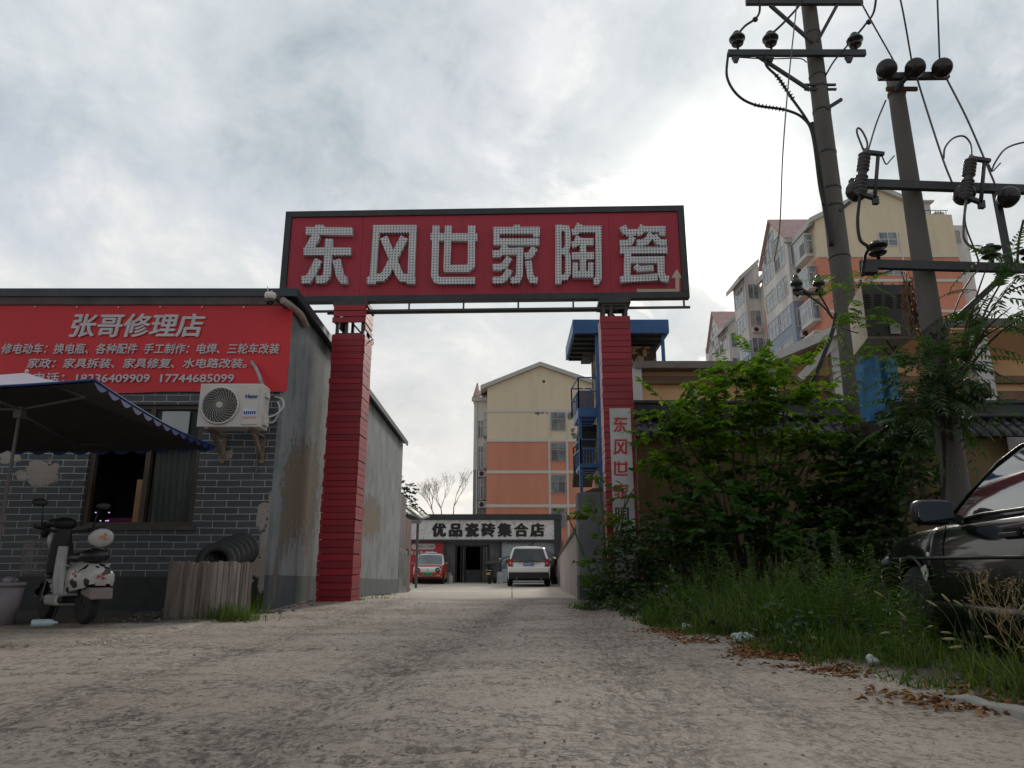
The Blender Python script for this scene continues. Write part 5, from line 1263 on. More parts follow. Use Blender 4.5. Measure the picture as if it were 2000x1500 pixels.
        # window weatherstrip and roof drip rail catching the sky
        run_y = [-1.4, -.9, -.4, 0, .25, .45, .62]; obj('window_trim', MB().tube([(s*(sx(y, .955)+.008), y, .955-.01*(y > .4)) for y in run_y], .009, 6), M('trim_dull_metal', (.22, .22, .22), .3, metal=.7), t, local=True)
        dr = [(-1.5, 1.30), (-1.0, 1.375), (-.4, 1.39), (-.05, 1.365), (.14, 1.29), (.45, 1.10), (.66, .97)]
        obj('drip_rail', MB().tube([(s*(sx(y, z)+.004), y, z) for y, z in dr], .011, 6), pb, t, local=True)
        ar = MB(); ar.tube([(s*(side(1.28+.375*cos(a), .31+.375*sin(a))+.001), 1.28+.375*cos(a), .31+.375*sin(a)) for a in [radians(8+164*i/20) for i in range(21)]], .016, 6); obj('arch_lip', ar, tr, t, local=True)
        wp_ = MB(); wp_.prism([(s*(side(.97, .56)+.018), y, z) for y, z in ((1.02, .60), (.93, .63), (.90, .56), (.95, .50), (.99, .54))], (s*.004, 0, 0)); obj('scrape', wp_, M('scrape_white', (.52, .5, .48), .7), t, local=True)
    for s in (-1, 1):
        obj('headlight', MB().ell((s*.62, 2.06, .64), (.17, .07, .075)), M('headlight_dark', (.05, .055, .06), .15), t, local=True)
        obj('tail_light', MB().box((s*.55, -2.19, .68), (s*.78, -2.12, .82)), bpy.data.materials['tail_light_red'], t, local=True)
    obj('bumper', MB().box((-.78, 2.0, .28), (.78, 2.215, .50)), tr, t, local=True, bevel=.05)
build_dark_car()
# distant black scooter seen from behind
def build_black_scooter():
    q = P(961, 1141, 38.6); q.z = GT+.012; q.y = 38.9
    t = thing('motor_scooter', 'black motor scooter with top box and yellow plate parked by the shop door', 'scooter', q, radians(-12))
    bk = M('scooter_black', (.012, .012, .014), .45); rub = M('car_tyre', (.012, .012, .012), .85)
    for y in (-.58, .62): obj('wheel', MB().lathe([(.12, -.05), (.24, -.06), (.27, -.02), (.27, .02), (.24, .06), (.12, .05)], (0, y, .27), (1, 0, 0), 20), rub, t, local=True)
    b_ = MB(); b_.grid([[Vector((w*cos(a), y, zc+h*sin(a))) for a in [2*pi*k/14 for k in range(14)]] for y, w, zc, h in ((-.75, .08, .62, .10), (-.6, .17, .58, .20), (-.2, .18, .55, .24), (.1, .14, .42, .16), (.35, .15, .42, .14), (.45, .17, .62, .3), (.52, .13, .72, .34), (.58, .04, .8, .2))], closed=True); obj('body', b_, bk, t, local=True)
    obj('seat', MB().ell((0, -.25, .80), (.15, .42, .07)), bk, t, local=True)
    obj('top_box', MB().ell((0, -.78, .98), (.24, .2, .16)), bk, t, local=True)
    hb = MB().tube(spline([(-.33, .36, 1.06), (-.1, .45, 1.02), (.1, .45, 1.02), (.33, .36, 1.06)], 5), .02, 8); hb.tube([(0, .45, 1.0), (0, .6, .5)], .04, 8); h = obj('handlebar', hb, bk, t, local=True)
    for s in (-1, 1):
        m_ = MB().tube([(s*.26, .40, 1.05), (s*.32, .38, 1.22)], .01, 6); m_.ell((s*.33, .37, 1.26), (.07, .02, .05)); obj('mirror', m_, bk if s < 0 else M('mirror_pale', (.5, .5, .5), .2), h, local=True)
    obj('number_plate', MB().box((-.1, -.86, .46), (.1, -.845, .58)), M('plate_yellow', (.50, .27, .03), .5), t, local=True)
    obj('tail_light', MB().box((-.14, -.84, .66), (.14, -.80, .69)), M('lamp_silver', (.5, .5, .48), .3), t, local=True)
build_black_scooter()
# side entrance clutter: sheet panels, small translucent canopy
def build_panels():
    t = thing('sheet_gate', 'dull grey sheet metal gate leaf folded against the end of the shop side wall', 'gate', (WX, 21.6, -.2))
    m1 = M('sheet_grey', (.16, .15, .15), .6, .35, 1.5, .15, 0, (.10, .085, .08), 2, .5, .7, 4); m2 = M('sheet_bright', (.30, .31, .32), .35, .5, 2.2, .1, .5, (.12, .11, .1), 2, .5, .65)
    def pan(px0, px1, py_top, py_bot, Y0, Y1, mat, nm):
        a, b_ = P(px0, py_bot, Y0), P(px1, py_bot, Y1); z0 = -.32; za = P(px0, py_top, Y0).z
        obj(nm, MB().prism([(a.x, Y0, z0), (b_.x, Y1, z0), (b_.x, Y1, za-.06), (a.x, Y0, za)], (0, .05, 0)), mat, t)
    pan(772, 786, 962, 1165, 21.6, 22.6, m1, 'sheet'); pan(784, 799, 1008, 1160, 22.7, 24.0, M('sheet_brown', (.15, .10, .09), .6, .3, 2, .1, 0, None, 1, .5, .7, 5), 'sheet')
    pan(777, 793, 1070, 1160, 21.5, 22.4, m2, 'sheet')
    q = P(795, 1079, 22.9); obj('hinge_lamp', MB().box((q.x-.02, 22.7, q.z-.12), (q.x+.07, 22.8, q.z+.1)), M('fitting_black', (.02, .02, .02), .5), t)
build_panels()
def build_small_canopy():
    Y = 31.5; b_ = P(812, 1150, Y); z0 = gz(0, Y)+.012
    t = thing('post_canopy', 'small pale green translucent canopy on a thin grey post in the yard', 'canopy', (b_.x, Y, z0))
    zt = P(815, 1012, Y).z
    obj('post', MB().box((b_.x-.05, Y-.05, z0), (b_.x+.05, Y+.05, zt)), M('post_grey', (.10, .10, .10), .6), t)
    a, c, d, e = P(793, 991, 29.5), P(818, 990, 33), P(838, 1009, 33), P(822, 1013, 29.0)
    mb = MB().prism([a+Vector((-.5, 0, 0)), c+Vector((-.4, 0, 0)), d, e], (0, 0, .03)); 
    m, nt, bs = mat_new('canopy_sheet'); bs.inputs['Base Color'].default_value = (.55, .62, .50, 1); bs.inputs['Transmission Weight'].default_value = .35; bs.inputs['Roughness'].default_value = .5
    obj('sheet', mb, m, t)
    fr = MB(); fr.bar(a, e, .09); fr.bar(c, d, .07); fr.bar(e, d, .07); fr.bar((e.x, e.y, e.z-.12), (a.x-.6, a.y, e.z-.14), .12); fr.bar(a.lerp(c, .5), e.lerp(d, .5), .05)
    obj('frame', fr, M('canopy_frame', (.20, .19, .17), .6), t)
    q = P(800, 1160, 30); tag(obj('timber_offcut', MB().box((q.x-.3, 27.4, gz(0, 27.5)+.01), (q.x+.35, 27.65, gz(0, 27.5)+.1)), M('offcut_brown', (.09, .06, .045), .8)), 'short brown timber lying at the foot of the canopy post', 'timber')
build_small_canopy()
# ================================================================== APARTMENT BUILDINGS
cream = M('render_cream', (.68, .585, .43), .9, .07, .35, .05, 0, (.53, .45, .33), .7, .50, .8, 6); rose = M('brick_rose', (.60, .25, .165), .9, .07, .4, .05, 0, (.46, .21, .145), .7, .50, .8, 6); band = M('band_white', (.58, .55, .50), .8, .06)
greyr = M('render_pale_grey', (.66, .65, .63), .9, .08, .5, 0, 0, (.36, .36, .36), .8, .45, .75, 6); bluer = M('render_blue', (.27, .33, .41), .9, .08, .5); trimg = M('eaves_pale', (.46, .46, .45), .7, .1); roofr = M('roof_rose', (.45, .30, .29), .8, .2, 2); wglass = glass('window_far', (.15, .19, .22), .1); wframe = M('window_frame_white', (.62, .62, .62), .6, .05); bars = M('window_bars', (.16, .15, .15), .6); acw = M('ac_far_white', (.5, .5, .49), .6); acd = M('ac_far_dark', (.03, .03, .03), .6)  # haze lightened into wall grey, blue and roof; sky reflection into window glass
CURT = [M('curtain_pale', (.34, .34, .33), .9), M('curtain_dim', (.17, .18, .19), .9)]
def window(parent, a, u, w, h, n, mull=2, trans=.3, barred=False, frame=None, depth=.12):
    """window whose lower corner is a, width along unit u, facing n"""
    up = Vector((0, 0, 1)); F = MB(); f = .042
    def bx(x0, x1, z0, z1, d0, d1, mb):
        c = [a+u*x+up*z+n*d for d in (d0, d1) for z in (z0, z1) for x in (x0, x1)]
        mb.add(c, [(0,1,3,2),(4,6,7,5),(0,4,5,1),(2,3,7,6),(0,2,6,4),(1,5,7,3)])
    bx(-f, w+f, -f, 0, 0, depth*.5, F); bx(-f, w+f, h, h+f, 0, depth*.5, F); bx(-f, 0, 0, h, 0, depth*.5, F); bx(w, w+f, 0, h, 0, depth*.5, F)
    for k in range(1, mull): bx(w*k/mull-.025, w*k/mull+.025, 0, h, .005, depth*.4, F)
    if trans: bx(0, w, h*(1-trans)-.025, h*(1-trans)+.025, .006, depth*.41, F)
    o = obj('window', F, frame or wframe, parent)
    G = MB(); bx(0, w, 0, h, .002, .03, G); obj('pane', G, wglass, o)
    if random.random() < .6:
        C_ = MB(); k = random.choice((0, .5)); bx(w*k+.03, w*(k+.5)-.03, .03, h*(1-trans)-.05, .0305, .034, C_); obj('curtain', C_, random.choice(CURT), o)
    if barred:
        B = MB()
        for k in range(9): x = w*k/8; bx(x-.012, x+.012, -.04, h+.02, depth, depth+.03, B)
        for z in (0, h*.5, h*.7): bx(-.05, w+.05, z-.012, z+.012, depth-.005, depth+.02, B)
        obj('guard', B, bars, o)
    return o
def far_ac(parent, a, u, n):
    up = Vector((0, 0, 1)); mb = MB(); c = [a+u*x+up*z+n*d for d in (0, .3) for z in (0, .55) for x in (0, .8)]
    mb.add(c, [(0,1,3,2),(4,6,7,5),(0,4,5,1),(2,3,7,6),(0,2,6,4),(1,5,7,3)]); o = obj('air_conditioner_unit', mb, acw, parent)
    obj('fan', MB().lathe([(.21, 0), (.21, .012)], a+u*.3+up*.28+n*.301, n, 18), acd, o)
def build_centre_block():
    Y = 62.0; n = Vector((0, -1, 0)); u = Vector((1, 0, 0))
    xl = P(951, 860, Y).x; xr = P(1172, 860, Y).x; ap = P(1055, 716, Y); ze = P(951, 757, Y).z; zer = ze+.1
    t = thing('apartment_block', 'six storey gabled apartment block, cream over rose, behind the tile shop', 'building', ((xl+xr)/2, Y, -.3))
    zb = [P(951, py, Y).z for py in (802, 860, 922, 988)]
    mb = MB().prism([(xl, Y, zb[1]), (xr, Y, zb[1]), (xr, Y, zer), (ap.x, Y, ap.z), (xl, Y, ze)], (0, 24, 0)); obj('upper_wall', mb, cream, t)
    obj('lower_wall', MB().box((xl+.002, Y+.002, -.4), (xr-.002, Y+24, zb[1]-.001)), rose, t)
    rf = MB()
    for s, (x, z) in ((-1, (xl, ze)), (1, (xr, zer))):
        e = Vector((x+s*.6, 0, z-.6*(ap.z-z)/abs(ap.x-x)))
        rf.prism([(e.x, Y-.35, e.z+.02), (ap.x, Y-.35, ap.z+.02), (ap.x, Y-.35, ap.z+.38), (e.x, Y-.35, e.z+.38)], (0, 24.6, 0))
    obj('roof', rf, trimg, t)
    bd = MB(); xs = [P(1073, 900, Y).x, P(1108, 900, Y).x]
    for z in zb: bd.box((xl-.01, Y-.06, z-.13), (xr+.01, Y-.001, z+.13))
    for x in xs: bd.box((x-.09, Y-.055, -.3), (x+.09, Y-.0012, zb[0]-.131))
    obj('band', bd, band, t)
    for py0, py1 in ((806, 840), (866, 900), (928, 962), (992, 1028)):
        a = P(1077, py1, Y); w = P(1104, py1, Y).x-a.x; window(t, a, u, w, P(1, py0, Y).z-a.z, n, 2, .35, True)
    pt = MB()
    for px, py, r in ((1050, 806, .28), (1059, 805, .2), (1070, 806, .15), (1115, 812, .4), (1119, 840, .22), (1122, 853, .3), (1118, 848, .15)):
        q = P(px, py, Y); k = random.Random(px); m_ = 9
        pt.poly([(q.x+r*(.6+.5*k.random())*cos(2*pi*i/m_), Y-.007, q.z+r*1.1*(.6+.5*k.random())*sin(2*pi*i/m_)) for i in range(m_)])
    obj('stain', pt, M('patch_grey', (.20, .19, .18), .9), t)
    obj('vent', MB().lathe([(.13, 0), (.13, .02)], P(1062, 745, Y-.001), (0, -1, 0), 12), acd, t)
    # stair bay set back on the flank
    xb = P(925, 860, Y+1.6).x; yb = Y+1.6; zb_ = P(925, 745, yb).z; zr = P(940, 776, yb).z
    z_split = P(930, 917, yb).z; 
    obj('bay_wall', MB().box((xb, yb, z_split), (xl-.002, yb+8, zr)), greyr, t); obj('bay_wall', MB().box((xb+.002, yb+.002, -.4), (xl-.004, yb+8, z_split-.001)), M('render_green_grey', (.20, .23, .23), .9, .1), t)
    r2 = MB().prism([(xb-.15, yb-.3, zr-.15), (xb+.25, yb-.3, zr+1.3), (xb+.25, yb+7, zr+1.3), (xb-.15, yb+7, zr-.15)], (.1, 0, -.05)); r2.prism([(xb+.25, yb+2.5, zr+1.25), (xl+.6, yb+2.5, zr+1.25), (xl+.1, yb-.3, zr+.1), (xb+.05, yb-.3, zr+.1)], (0, 0, -.06)); obj('bay_roof', r2, roofr, t)
    obj('bay_eave', MB().box((xb-.2, yb-.35, zr-.4), (xl-.005, yb-.001, zr-.02)), trimg, t)
    for py0, py1 in ((822, 855), (872, 915), (936, 975)):
        a = P(934, py1, yb); window(t, a, u, P(943, py1, yb).x-a.x, P(1, py0, yb).z-a.z, n, 2, .3, False)
    for py0, py1 in ((806, 850), (866, 912), (930, 972)):      # caged side windows projecting from the flank
        a = P(944.5, py1, Y+.3); h = P(1, py0, Y+.3).z-a.z
        cg = MB()
        for k in range(4):
            x = a.x+k*(xl-a.x-.02)/3; cg.bar((x, Y+.3, a.z), (x, Y+.3, a.z+h), .035)
        for z in (0, .33, .66, 1): cg.bar((a.x, Y+.3, a.z+h*z), (xl-.02, Y+.3, a.z+h*z), .05)
        cg.box((a.x, Y+.25, a.z-.12), (xl-.02, Y+1.5, a.z-.03)); obj('window_cage', cg, M('cage_metal', (.26, .26, .26), .5), t)
    for py in (932, 992): far_ac(t, P(934, py, yb-.02), u, n)
    for px in (930.5,): obj('downpipe', MB().bar(P(px, 780, yb-.08), P(px, 1004, yb-.08), .1), wframe, t)
build_centre_block()
def build_long_block():
    Y0 = 50.0; Xf = P(1592, 440, Y0).x; Xr = P(1862, 440, Y0).x; n = Vector((0, -1, 0)); u = Vector((1, 0, 0)); w_ = Vector((-1, 0, 0)); ub = Vector((0, -1, 0))
    ap = P(1713, 372, Y0); ze = P(1585, 432, Y0).z; zpar = P(1830, 419, Y0).z
    t = thing('apartment_block', 'tall gabled apartment block with bay windows and grey blue stair bays behind the utility poles', 'building', ((Xf+Xr)/2, Y0, -.3))
    zs = P(1, 500, Y0).z; YE = 82
    xk = Xr-2.6; zk = ap.z-(ap.z-ze)/(ap.x-Xf)*(xk-ap.x)
    mb = MB().prism([(Xf, Y0, zs), (Xr, Y0, zs), (Xr, Y0, zpar), (xk, Y0, zpar), (xk, Y0, max(zk, zpar+.01)), (ap.x, Y0, ap.z), (Xf, Y0, ze)], (0, 12, 0)); obj('upper_wall', mb, cream, t)
    obj('lower_wall', MB().box((Xf+.002, Y0+.002, -.5), (Xr-.002, Y0+12, zs-.001)), rose, t)
    obj('rear_wall', MB().box((Xf+.3, Y0+12.01, -.5), (Xr, YE, ze-.3)), greyr, t)
    rf = MB(); sl = (ap.z-ze)/(ap.x-Xf)
    rf.prism([(Xf-.5, Y0-.3, ze-.5*sl+.02), (ap.x, Y0-.3, ap.z+.02), (ap.x, Y0-.3, ap.z+.4), (Xf-.5, Y0-.3, ze-.5*sl+.4)], (0, 12.3, 0)); rf.prism([(xk, Y0-.3, zk+.02), (ap.x, Y0-.3, ap.z+.02), (ap.x, Y0-.3, ap.z+.4), (xk, Y0-.3, zk+.4)], (0, 12.3, 0))
    obj('roof', rf, trimg, t)
    bd = MB()
    for py in (500, 548, 608, 668):
        z = P(1, py, Y0).z; bd.box((Xf-.01, Y0-.06, z-.11), (Xr+.01, Y0-.001, z+.11))
    x = P(1765, 520, Y0).x; bd.box((x-.06, Y0-.055, P(1, 545, Y0).z), (x+.06, Y0-.0012, P(1, 455, Y0).z))
    obj('band', bd, band, t)
    for pa, pb, py0, py1 in ((1719, 1753, 455, 480), (1728, 1763, 520, 537)):
        a = P(pa, py1, Y0); window(t, a, u, P(pb, py1, Y0).x-a.x, P(1, py0, Y0).z-a.z, n, 2, .5, False)
    a = P(1705, 660, Y0); window(t, a, u, 1.5, 1.3, n, 2, .3)
    # penthouse, tank, rail on the flat part
    q = P(1797, 419, Y0+1.5); obj('penthouse', MB().box((q.x, Y0+1.5, zpar-.3), (q.x+.9, Y0+3, P(1, 397, Y0+1.5).z)), greyr, t); obj('penthouse_roof', MB().box((q.x-.1, Y0+1.2, P(1, 397, Y0+1.5).z+.002), (q.x+1.1, Y0+3.2, P(1, 394, Y0+1.5).z)), trimg, t)
    q = P(1833, 414, Y0+1); obj('tank', MB().lathe([(.5, 0), (.5, .55), (.2, .75), (.1, .8)], (q.x, Y0+1.2, zpar+.05), n=16), M('tank_cream', (.45, .40, .34), .7), t)
    rl = MB(); 
    for k in range(6): x = P(1800, 415, Y0).x+k*.4; rl.bar((x, Y0+.2, zpar), (x, Y0+.2, zpar+.45), .03)
    rl.bar((P(1800, 415, Y0).x, Y0+.2, zpar+.45), (Xr-.1, Y0+.2, zpar+.45), .04); obj('railing', rl, acd, t)
    # recessed grey wing to the right
    xa = Xr+.002; xb = P(1893, 480, Y0+3).x; zt = P(1870, 440, Y0+3).z; obj('wing', MB().box((xa, Y0+3, -.5), (xb, Y0+14, zt)), greyr, t)
    for py0, py1 in ((451, 476), (506, 530), (562, 588), (620, 646), (680, 700)):
        a = P(1857, py1, Y0+3); window(t, a, u, P(1877, py1, Y0+3).x-a.x, P(1, py0, Y0+3).z-a.z, n, 2, 0, False)
    # stepped flank facing west: stair bays with steep gables, recessed window strips
    fl = 2.62
    def bay(ya, yb, xo, ztop, zpk, name='stair_bay'):
        zb_ = P(1, 575, 52).z
        zsplit = ztop-5.3
        b1 = obj(name, MB().box((xo, ya, zsplit), (Xf+.5, yb, ztop)), greyr, t); b2 = obj(name, MB().box((xo+.002, ya+.002, -.5), (Xf+.5, yb-.002, zsplit-.001)), bluer, t)
        ym = (ya+yb)/2
        g = MB().prism([(xo, ya, ztop+.001), (xo, yb, ztop+.001), (xo, ym, zpk)], (.25, 0, 0)); obj('bay_gable', g, greyr, t)
        r = MB()
        r.prism([(xo-.25, ya-.25, ztop-.12), (xo-.25, ym, zpk+.1), (xo-.25, ym, zpk+.32), (xo-.25, ya-.25, ztop+.1)], (4.5, 0, 0)); r.prism([(xo-.25, yb+.25, ztop-.12), (xo-.25, ym, zpk+.1), (xo-.25, ym, zpk+.32), (xo-.25, yb+.25, ztop+.1)], (4.5, 0, 0)); obj('bay_roof', r, roofr, t)
        obj('bay_eave', MB().box((xo-.3, ya-.32, ztop-.35), (Xf, ya-.002, ztop-.121)), trimg, t)
        for k in range(7):
            z = ztop-1.75-k*fl
            if z < 8: break
            for j in range(2):
                y = ya+.45+(yb-ya-.6)*(j+.95)/2-.1
                window(t, Vector((xo, y, z)), ub, (yb-ya)/2-.75, 1.55, w_, 3, .3, False, depth=.14)
        for j in range(3): 
            y = ya+1.1+(yb-ya-2.2)*(j+1)/3+.25; h = 1.1+1.1*(1-abs(j-1)); window(t, Vector((xo, y, ztop-.05)), ub, (yb-ya)/5, h, w_, 1, .3, depth=.14)
        for k in range(7):
            z = ztop-1.9-k*fl
            if z < 8: break
            window(t, Vector((xo+.25, ya, z-.3)), u, Xf-xo-.55, 1.5, n, 2, 0, False)
            if k % 2 == 0: far_ac(t, Vector((xo+.3, ya, z-1.25)), u, n)
    xo = Xf-.78
    zt1 = P(1548, 458, 53.5).z; bay(53.6, 59.6, xo, zt1-.4, P(1508, 434, 56.5).z)
    # oriel windows between gable corner and first bay
    for k in range(7):
        z = ze-2.3-k*fl
        if z < 8: break
        o = obj('oriel', MB().box((Xf-.62, Y0+.7, z-.25), (Xf-.001, Y0+2.9, z-.02)), greyr, t)
        obj('oriel_roof', MB().box((Xf-.65, Y0+.65, z+1.52), (Xf-.001, Y0+2.95, z+1.62)), greyr, t)
        window(t, Vector((Xf-.60, Y0+2.8, z)), ub, 2.0, 1.5, w_, 3, .3, False, depth=.08); window(t, Vector((Xf-.52, Y0+.76, z)), u, .46, 1.5, n, 1, .3, depth=.08)
    obj('flank_wall', MB().box((Xf-.002+.0, Y0+12.0, -.5), (Xf+.31, YE, ze-.35)), greyr, t)
    obj('eave', MB().prism([(Xf-.55, Y0+.1, ze-.42), (Xf-.55, Y0+12.2, ze-.42), (Xf-.1, Y0+12.2, ze-.2), (Xf-.1, Y0+.1, ze-.2)], (0, 0, .22)), trimg, t)
    # far half: two lower stepped sections and the last bay
    y1, y2 = 62.5, 66.0; x1 = Xf-1.4; z1 = P(1462, 548, 63).z
    obj('step_wall', MB().prism([(x1, y1, z1-6), (Xf-.003, y1, z1-6), (Xf-.003, y1, z1+1.48), (x1, y1, z1+.19)], (0, y2-y1, 0)), greyr, t); obj('step_wall', MB().box((x1+.002, y1+.002, -.5), (Xf-.003, y2-.002, z1-6.001)), bluer, t)
    obj('step_roof', MB().prism([(x1-.6, y1-.3, z1-.35), (x1+1.4, y1-.3, z1+1.5), (x1+1.4, y1-.3, z1+1.9), (x1-.6, y1-.3, z1+.1)], (0, 4.2, 0)), trimg, t)
    for k in range(6):
        z = z1-2-k*fl
        window(t, Vector((x1+.25, y1, z)), u, .95, 1.4, n, 2, 0); window(t, Vector((x1, y2-.4, z)), ub, 2.6, 1.45, w_, 3, .3, depth=.14)
        if k % 2: far_ac(t, Vector((x1+.3, y1, z-.75)), u, n)
    y1, y2 = 68.5, 72.0; z1 = P(1435, 642, 69).z+1.2
    z1 = P(1440, 640, 68.5).z
    obj('step_wall', MB().prism([(x1, y1, -.5), (Xf-.003, y1, -.5), (Xf-.003, y1, z1+1.53), (x1, y1, z1+.24)], (0, y2-y1, 0)), greyr, t); obj('step_roof', MB().prism([(x1-.6, y1-.3, z1-.3), (x1+1.4, y1-.3, z1+1.5), (x1+1.4, y1-.3, z1+1.9), (x1-.6, y1-.3, z1+.1)], (0, 4.2, 0)), trimg, t)
    for k in range(5):
        z = z1-2-k*fl; window(t, Vector((x1+.25, y1, z)), u, .95, 1.4, n, 2, 0); window(t, Vector((x1, y2-.4, z)), ub, 2.6, 1.45, w_, 3, .3, depth=.14)
    zt2 = P(1420, 646, 73).z; bay(73.6, 79.6, Xf-.35, zt2-.4, P(1393, 613, 76.5).z)
build_long_block()

# ================================================================== BLUE STEEL TOWER
def build_tower():
    Y = 16.5; bl = M('steel_blue', (.03, .115, .30), .5, .15, 2, 0, 0, (.05, .08, .14), 3, .55, .7); dk = M('steel_dark', (.03, .035, .04), .7)
    xl, z0 = XZ(1119, 650, Y); xr = P(1307, 650, Y).x; z1 = P(1200, 624, Y).z; yb = Y+2.4
    t = thing('stair_tower', 'blue roofed steel stair tower with railings rising behind the right gate pillar', 'tower', ((xl+xr)/2, Y, 0))
    rf = MB().box((xl, Y, z0), (xr, Y+.06, z1)); rf.box((xl, Y+.061, z0), (xl+.06, yb, z1)); rf.box((xr-.06, Y+.061, z0), (xr, yb, z1)); rf.box((xl+.06, Y+.061, z1-.08), (xr-.06, yb, z1-.02))
    obj('roof', rf, bl, t)
    so = MB().box((xl+.061, Y+.062, z0+.02), (xr-.061, yb, z0+.05))
    for k in range(6): y = Y+.3+k*.4; so.box((xl+.07, y, z0-.03), (xr-.07, y+.06, z0+.019))
    obj('soffit', so, dk, t)
    m, nt, b = mat_new('camouflage_net'); v = nobj(nt); n = nnoise(nt, v, 4.2, 3, .6, 1.2); n2 = nnoise(nt, nobj(nt, loc=(5, 3, 1)), 5, 3, .6, 1.0)
    c = nmix(nt, nramp(nt, n, .50, .52), (.045, .05, .035), (.40, .29, .18)); c = nmix(nt, nramp(nt, n2, .56, .58), c, (.07, .045, .03)); nt.links.new(c, b.inputs['Base Color']); b.inputs['Roughness'].default_value = .9
    xa, xb = P(1164, 700, Y+1.2).x, P(1279, 700, Y+1.2).x
    obj('camouflage_wall', MB().box((xa, Y+1.0, -.3), (xb, yb-.1, z0-.032)), m, t)
    lo = P(1140, 688, Y+1.6); obj('lower_roof', MB().prism([(P(1142, 688, Y+1.3).x, Y+1.3, lo.z+.1), (xa-.002, Y+1.3, lo.z+.1), (xa-.002, yb, lo.z-.1), (P(1142, 688, Y+1.3).x, yb, lo.z-.1)], (0, 0, .08)), M('tower_dark_roof', (.05, .06, .07), .6), t)
    ps = MB()
    xp = [P(1164, 700, Y+.1).x, P(1293, 680, Y+.1).x, P(1131, 850, Y+.2).x, P(1160, 850, Y+.2).x]
    ps.box((xp[0], Y+.1, -.3), (xp[0]+.09, Y+.2, z0)); ps.box((xp[1], Y+.1, -.3), (xp[1]+.07, Y+.2, z0)); zl = P(1, 808, Y+.2).z; ps.box((xp[2], Y+.25, -.3), (xp[2]+.07, Y+.33, zl)); ps.box((P(1176, 850, Y+.4).x, Y+.45, -.3), (P(1184, 850, Y+.4).x, Y+.55, z0))
    obj('post', ps, bl, t)
    for py0, py1, pt, pxl in ((797, 812, 737, 1129), (905, 911, 858, 1131)):
        za, zb, zr = P(1, py0, Y+.2).z, P(1, py1, Y+.2).z, P(1, pt, Y+.2).z; xl_, xr_ = P(pxl, 800, Y+.2).x, P(1166, 800, Y+.2).x
        pf = MB().box((xl_, Y+.2, zb-.02), (xr_, Y+1.4, za)); 
        for k in range(3): pf.box((xl_+.02, Y+.3+k*.35, zb-.08), (xr_-.02, Y+.4+k*.35, zb-.021))
        p = obj('landing', pf, bl, t)
        rl = MB(); zm = za+(zr-za)*(.55 if py0 < 850 else .62)
        for (a, b_) in (((xl_+.02, Y+.22), (xr_, Y+.22)), ((xl_+.02, Y+.22), (xl_-.05, Y+1.35)), ((xl_-.05, Y+1.35), (xr_, Y+1.35))):
            A, B = Vector((*a, 0)), Vector((*b_, 0))
            for z in (zr, zm): rl.bar(A+Vector((0, 0, z)), B+Vector((0, 0, z)), .028)
            nn = 6
            for k in range(nn+1):
                q = A.lerp(B, k/nn); rl.bar(q+Vector((0, 0, za)), q+Vector((0, 0, zm)), .018)
            for q in (A, B): rl.bar(q+Vector((0, 0, za)), q+Vector((0, 0, zr)), .03)
        obj('railing', rl, bl, p)
    pan = MB().box((P(1131, 770, Y+.24).x, Y+.9, P(1, 797, Y).z+.02), (P(1165, 770, Y+.24).x, Y+.92, P(1, 748, Y).z)); obj('screen', pan, M('screen_brown', (.20, .16, .14), .8), t)
    st = MB(); za, zb = P(1, 812, Y).z, P(1, 911, Y).z
    obj('stair_flight', MB().prism([(xp[2]+.1, Y+1.5, za-.1), (xp[2]+.1, Y+3.6, zb-.1), (xp[2]+.1, Y+3.6, zb+.08), (xp[2]+.1, Y+1.5, za+.08)], (.55, 0, 0)), dk, t)
    obj('lamp_fitting', MB().ell(P(1141, 759, Y+.5), (.03, .03, .03)), M('fitting_pale', (.7, .72, .65), .3), t)
build_tower()

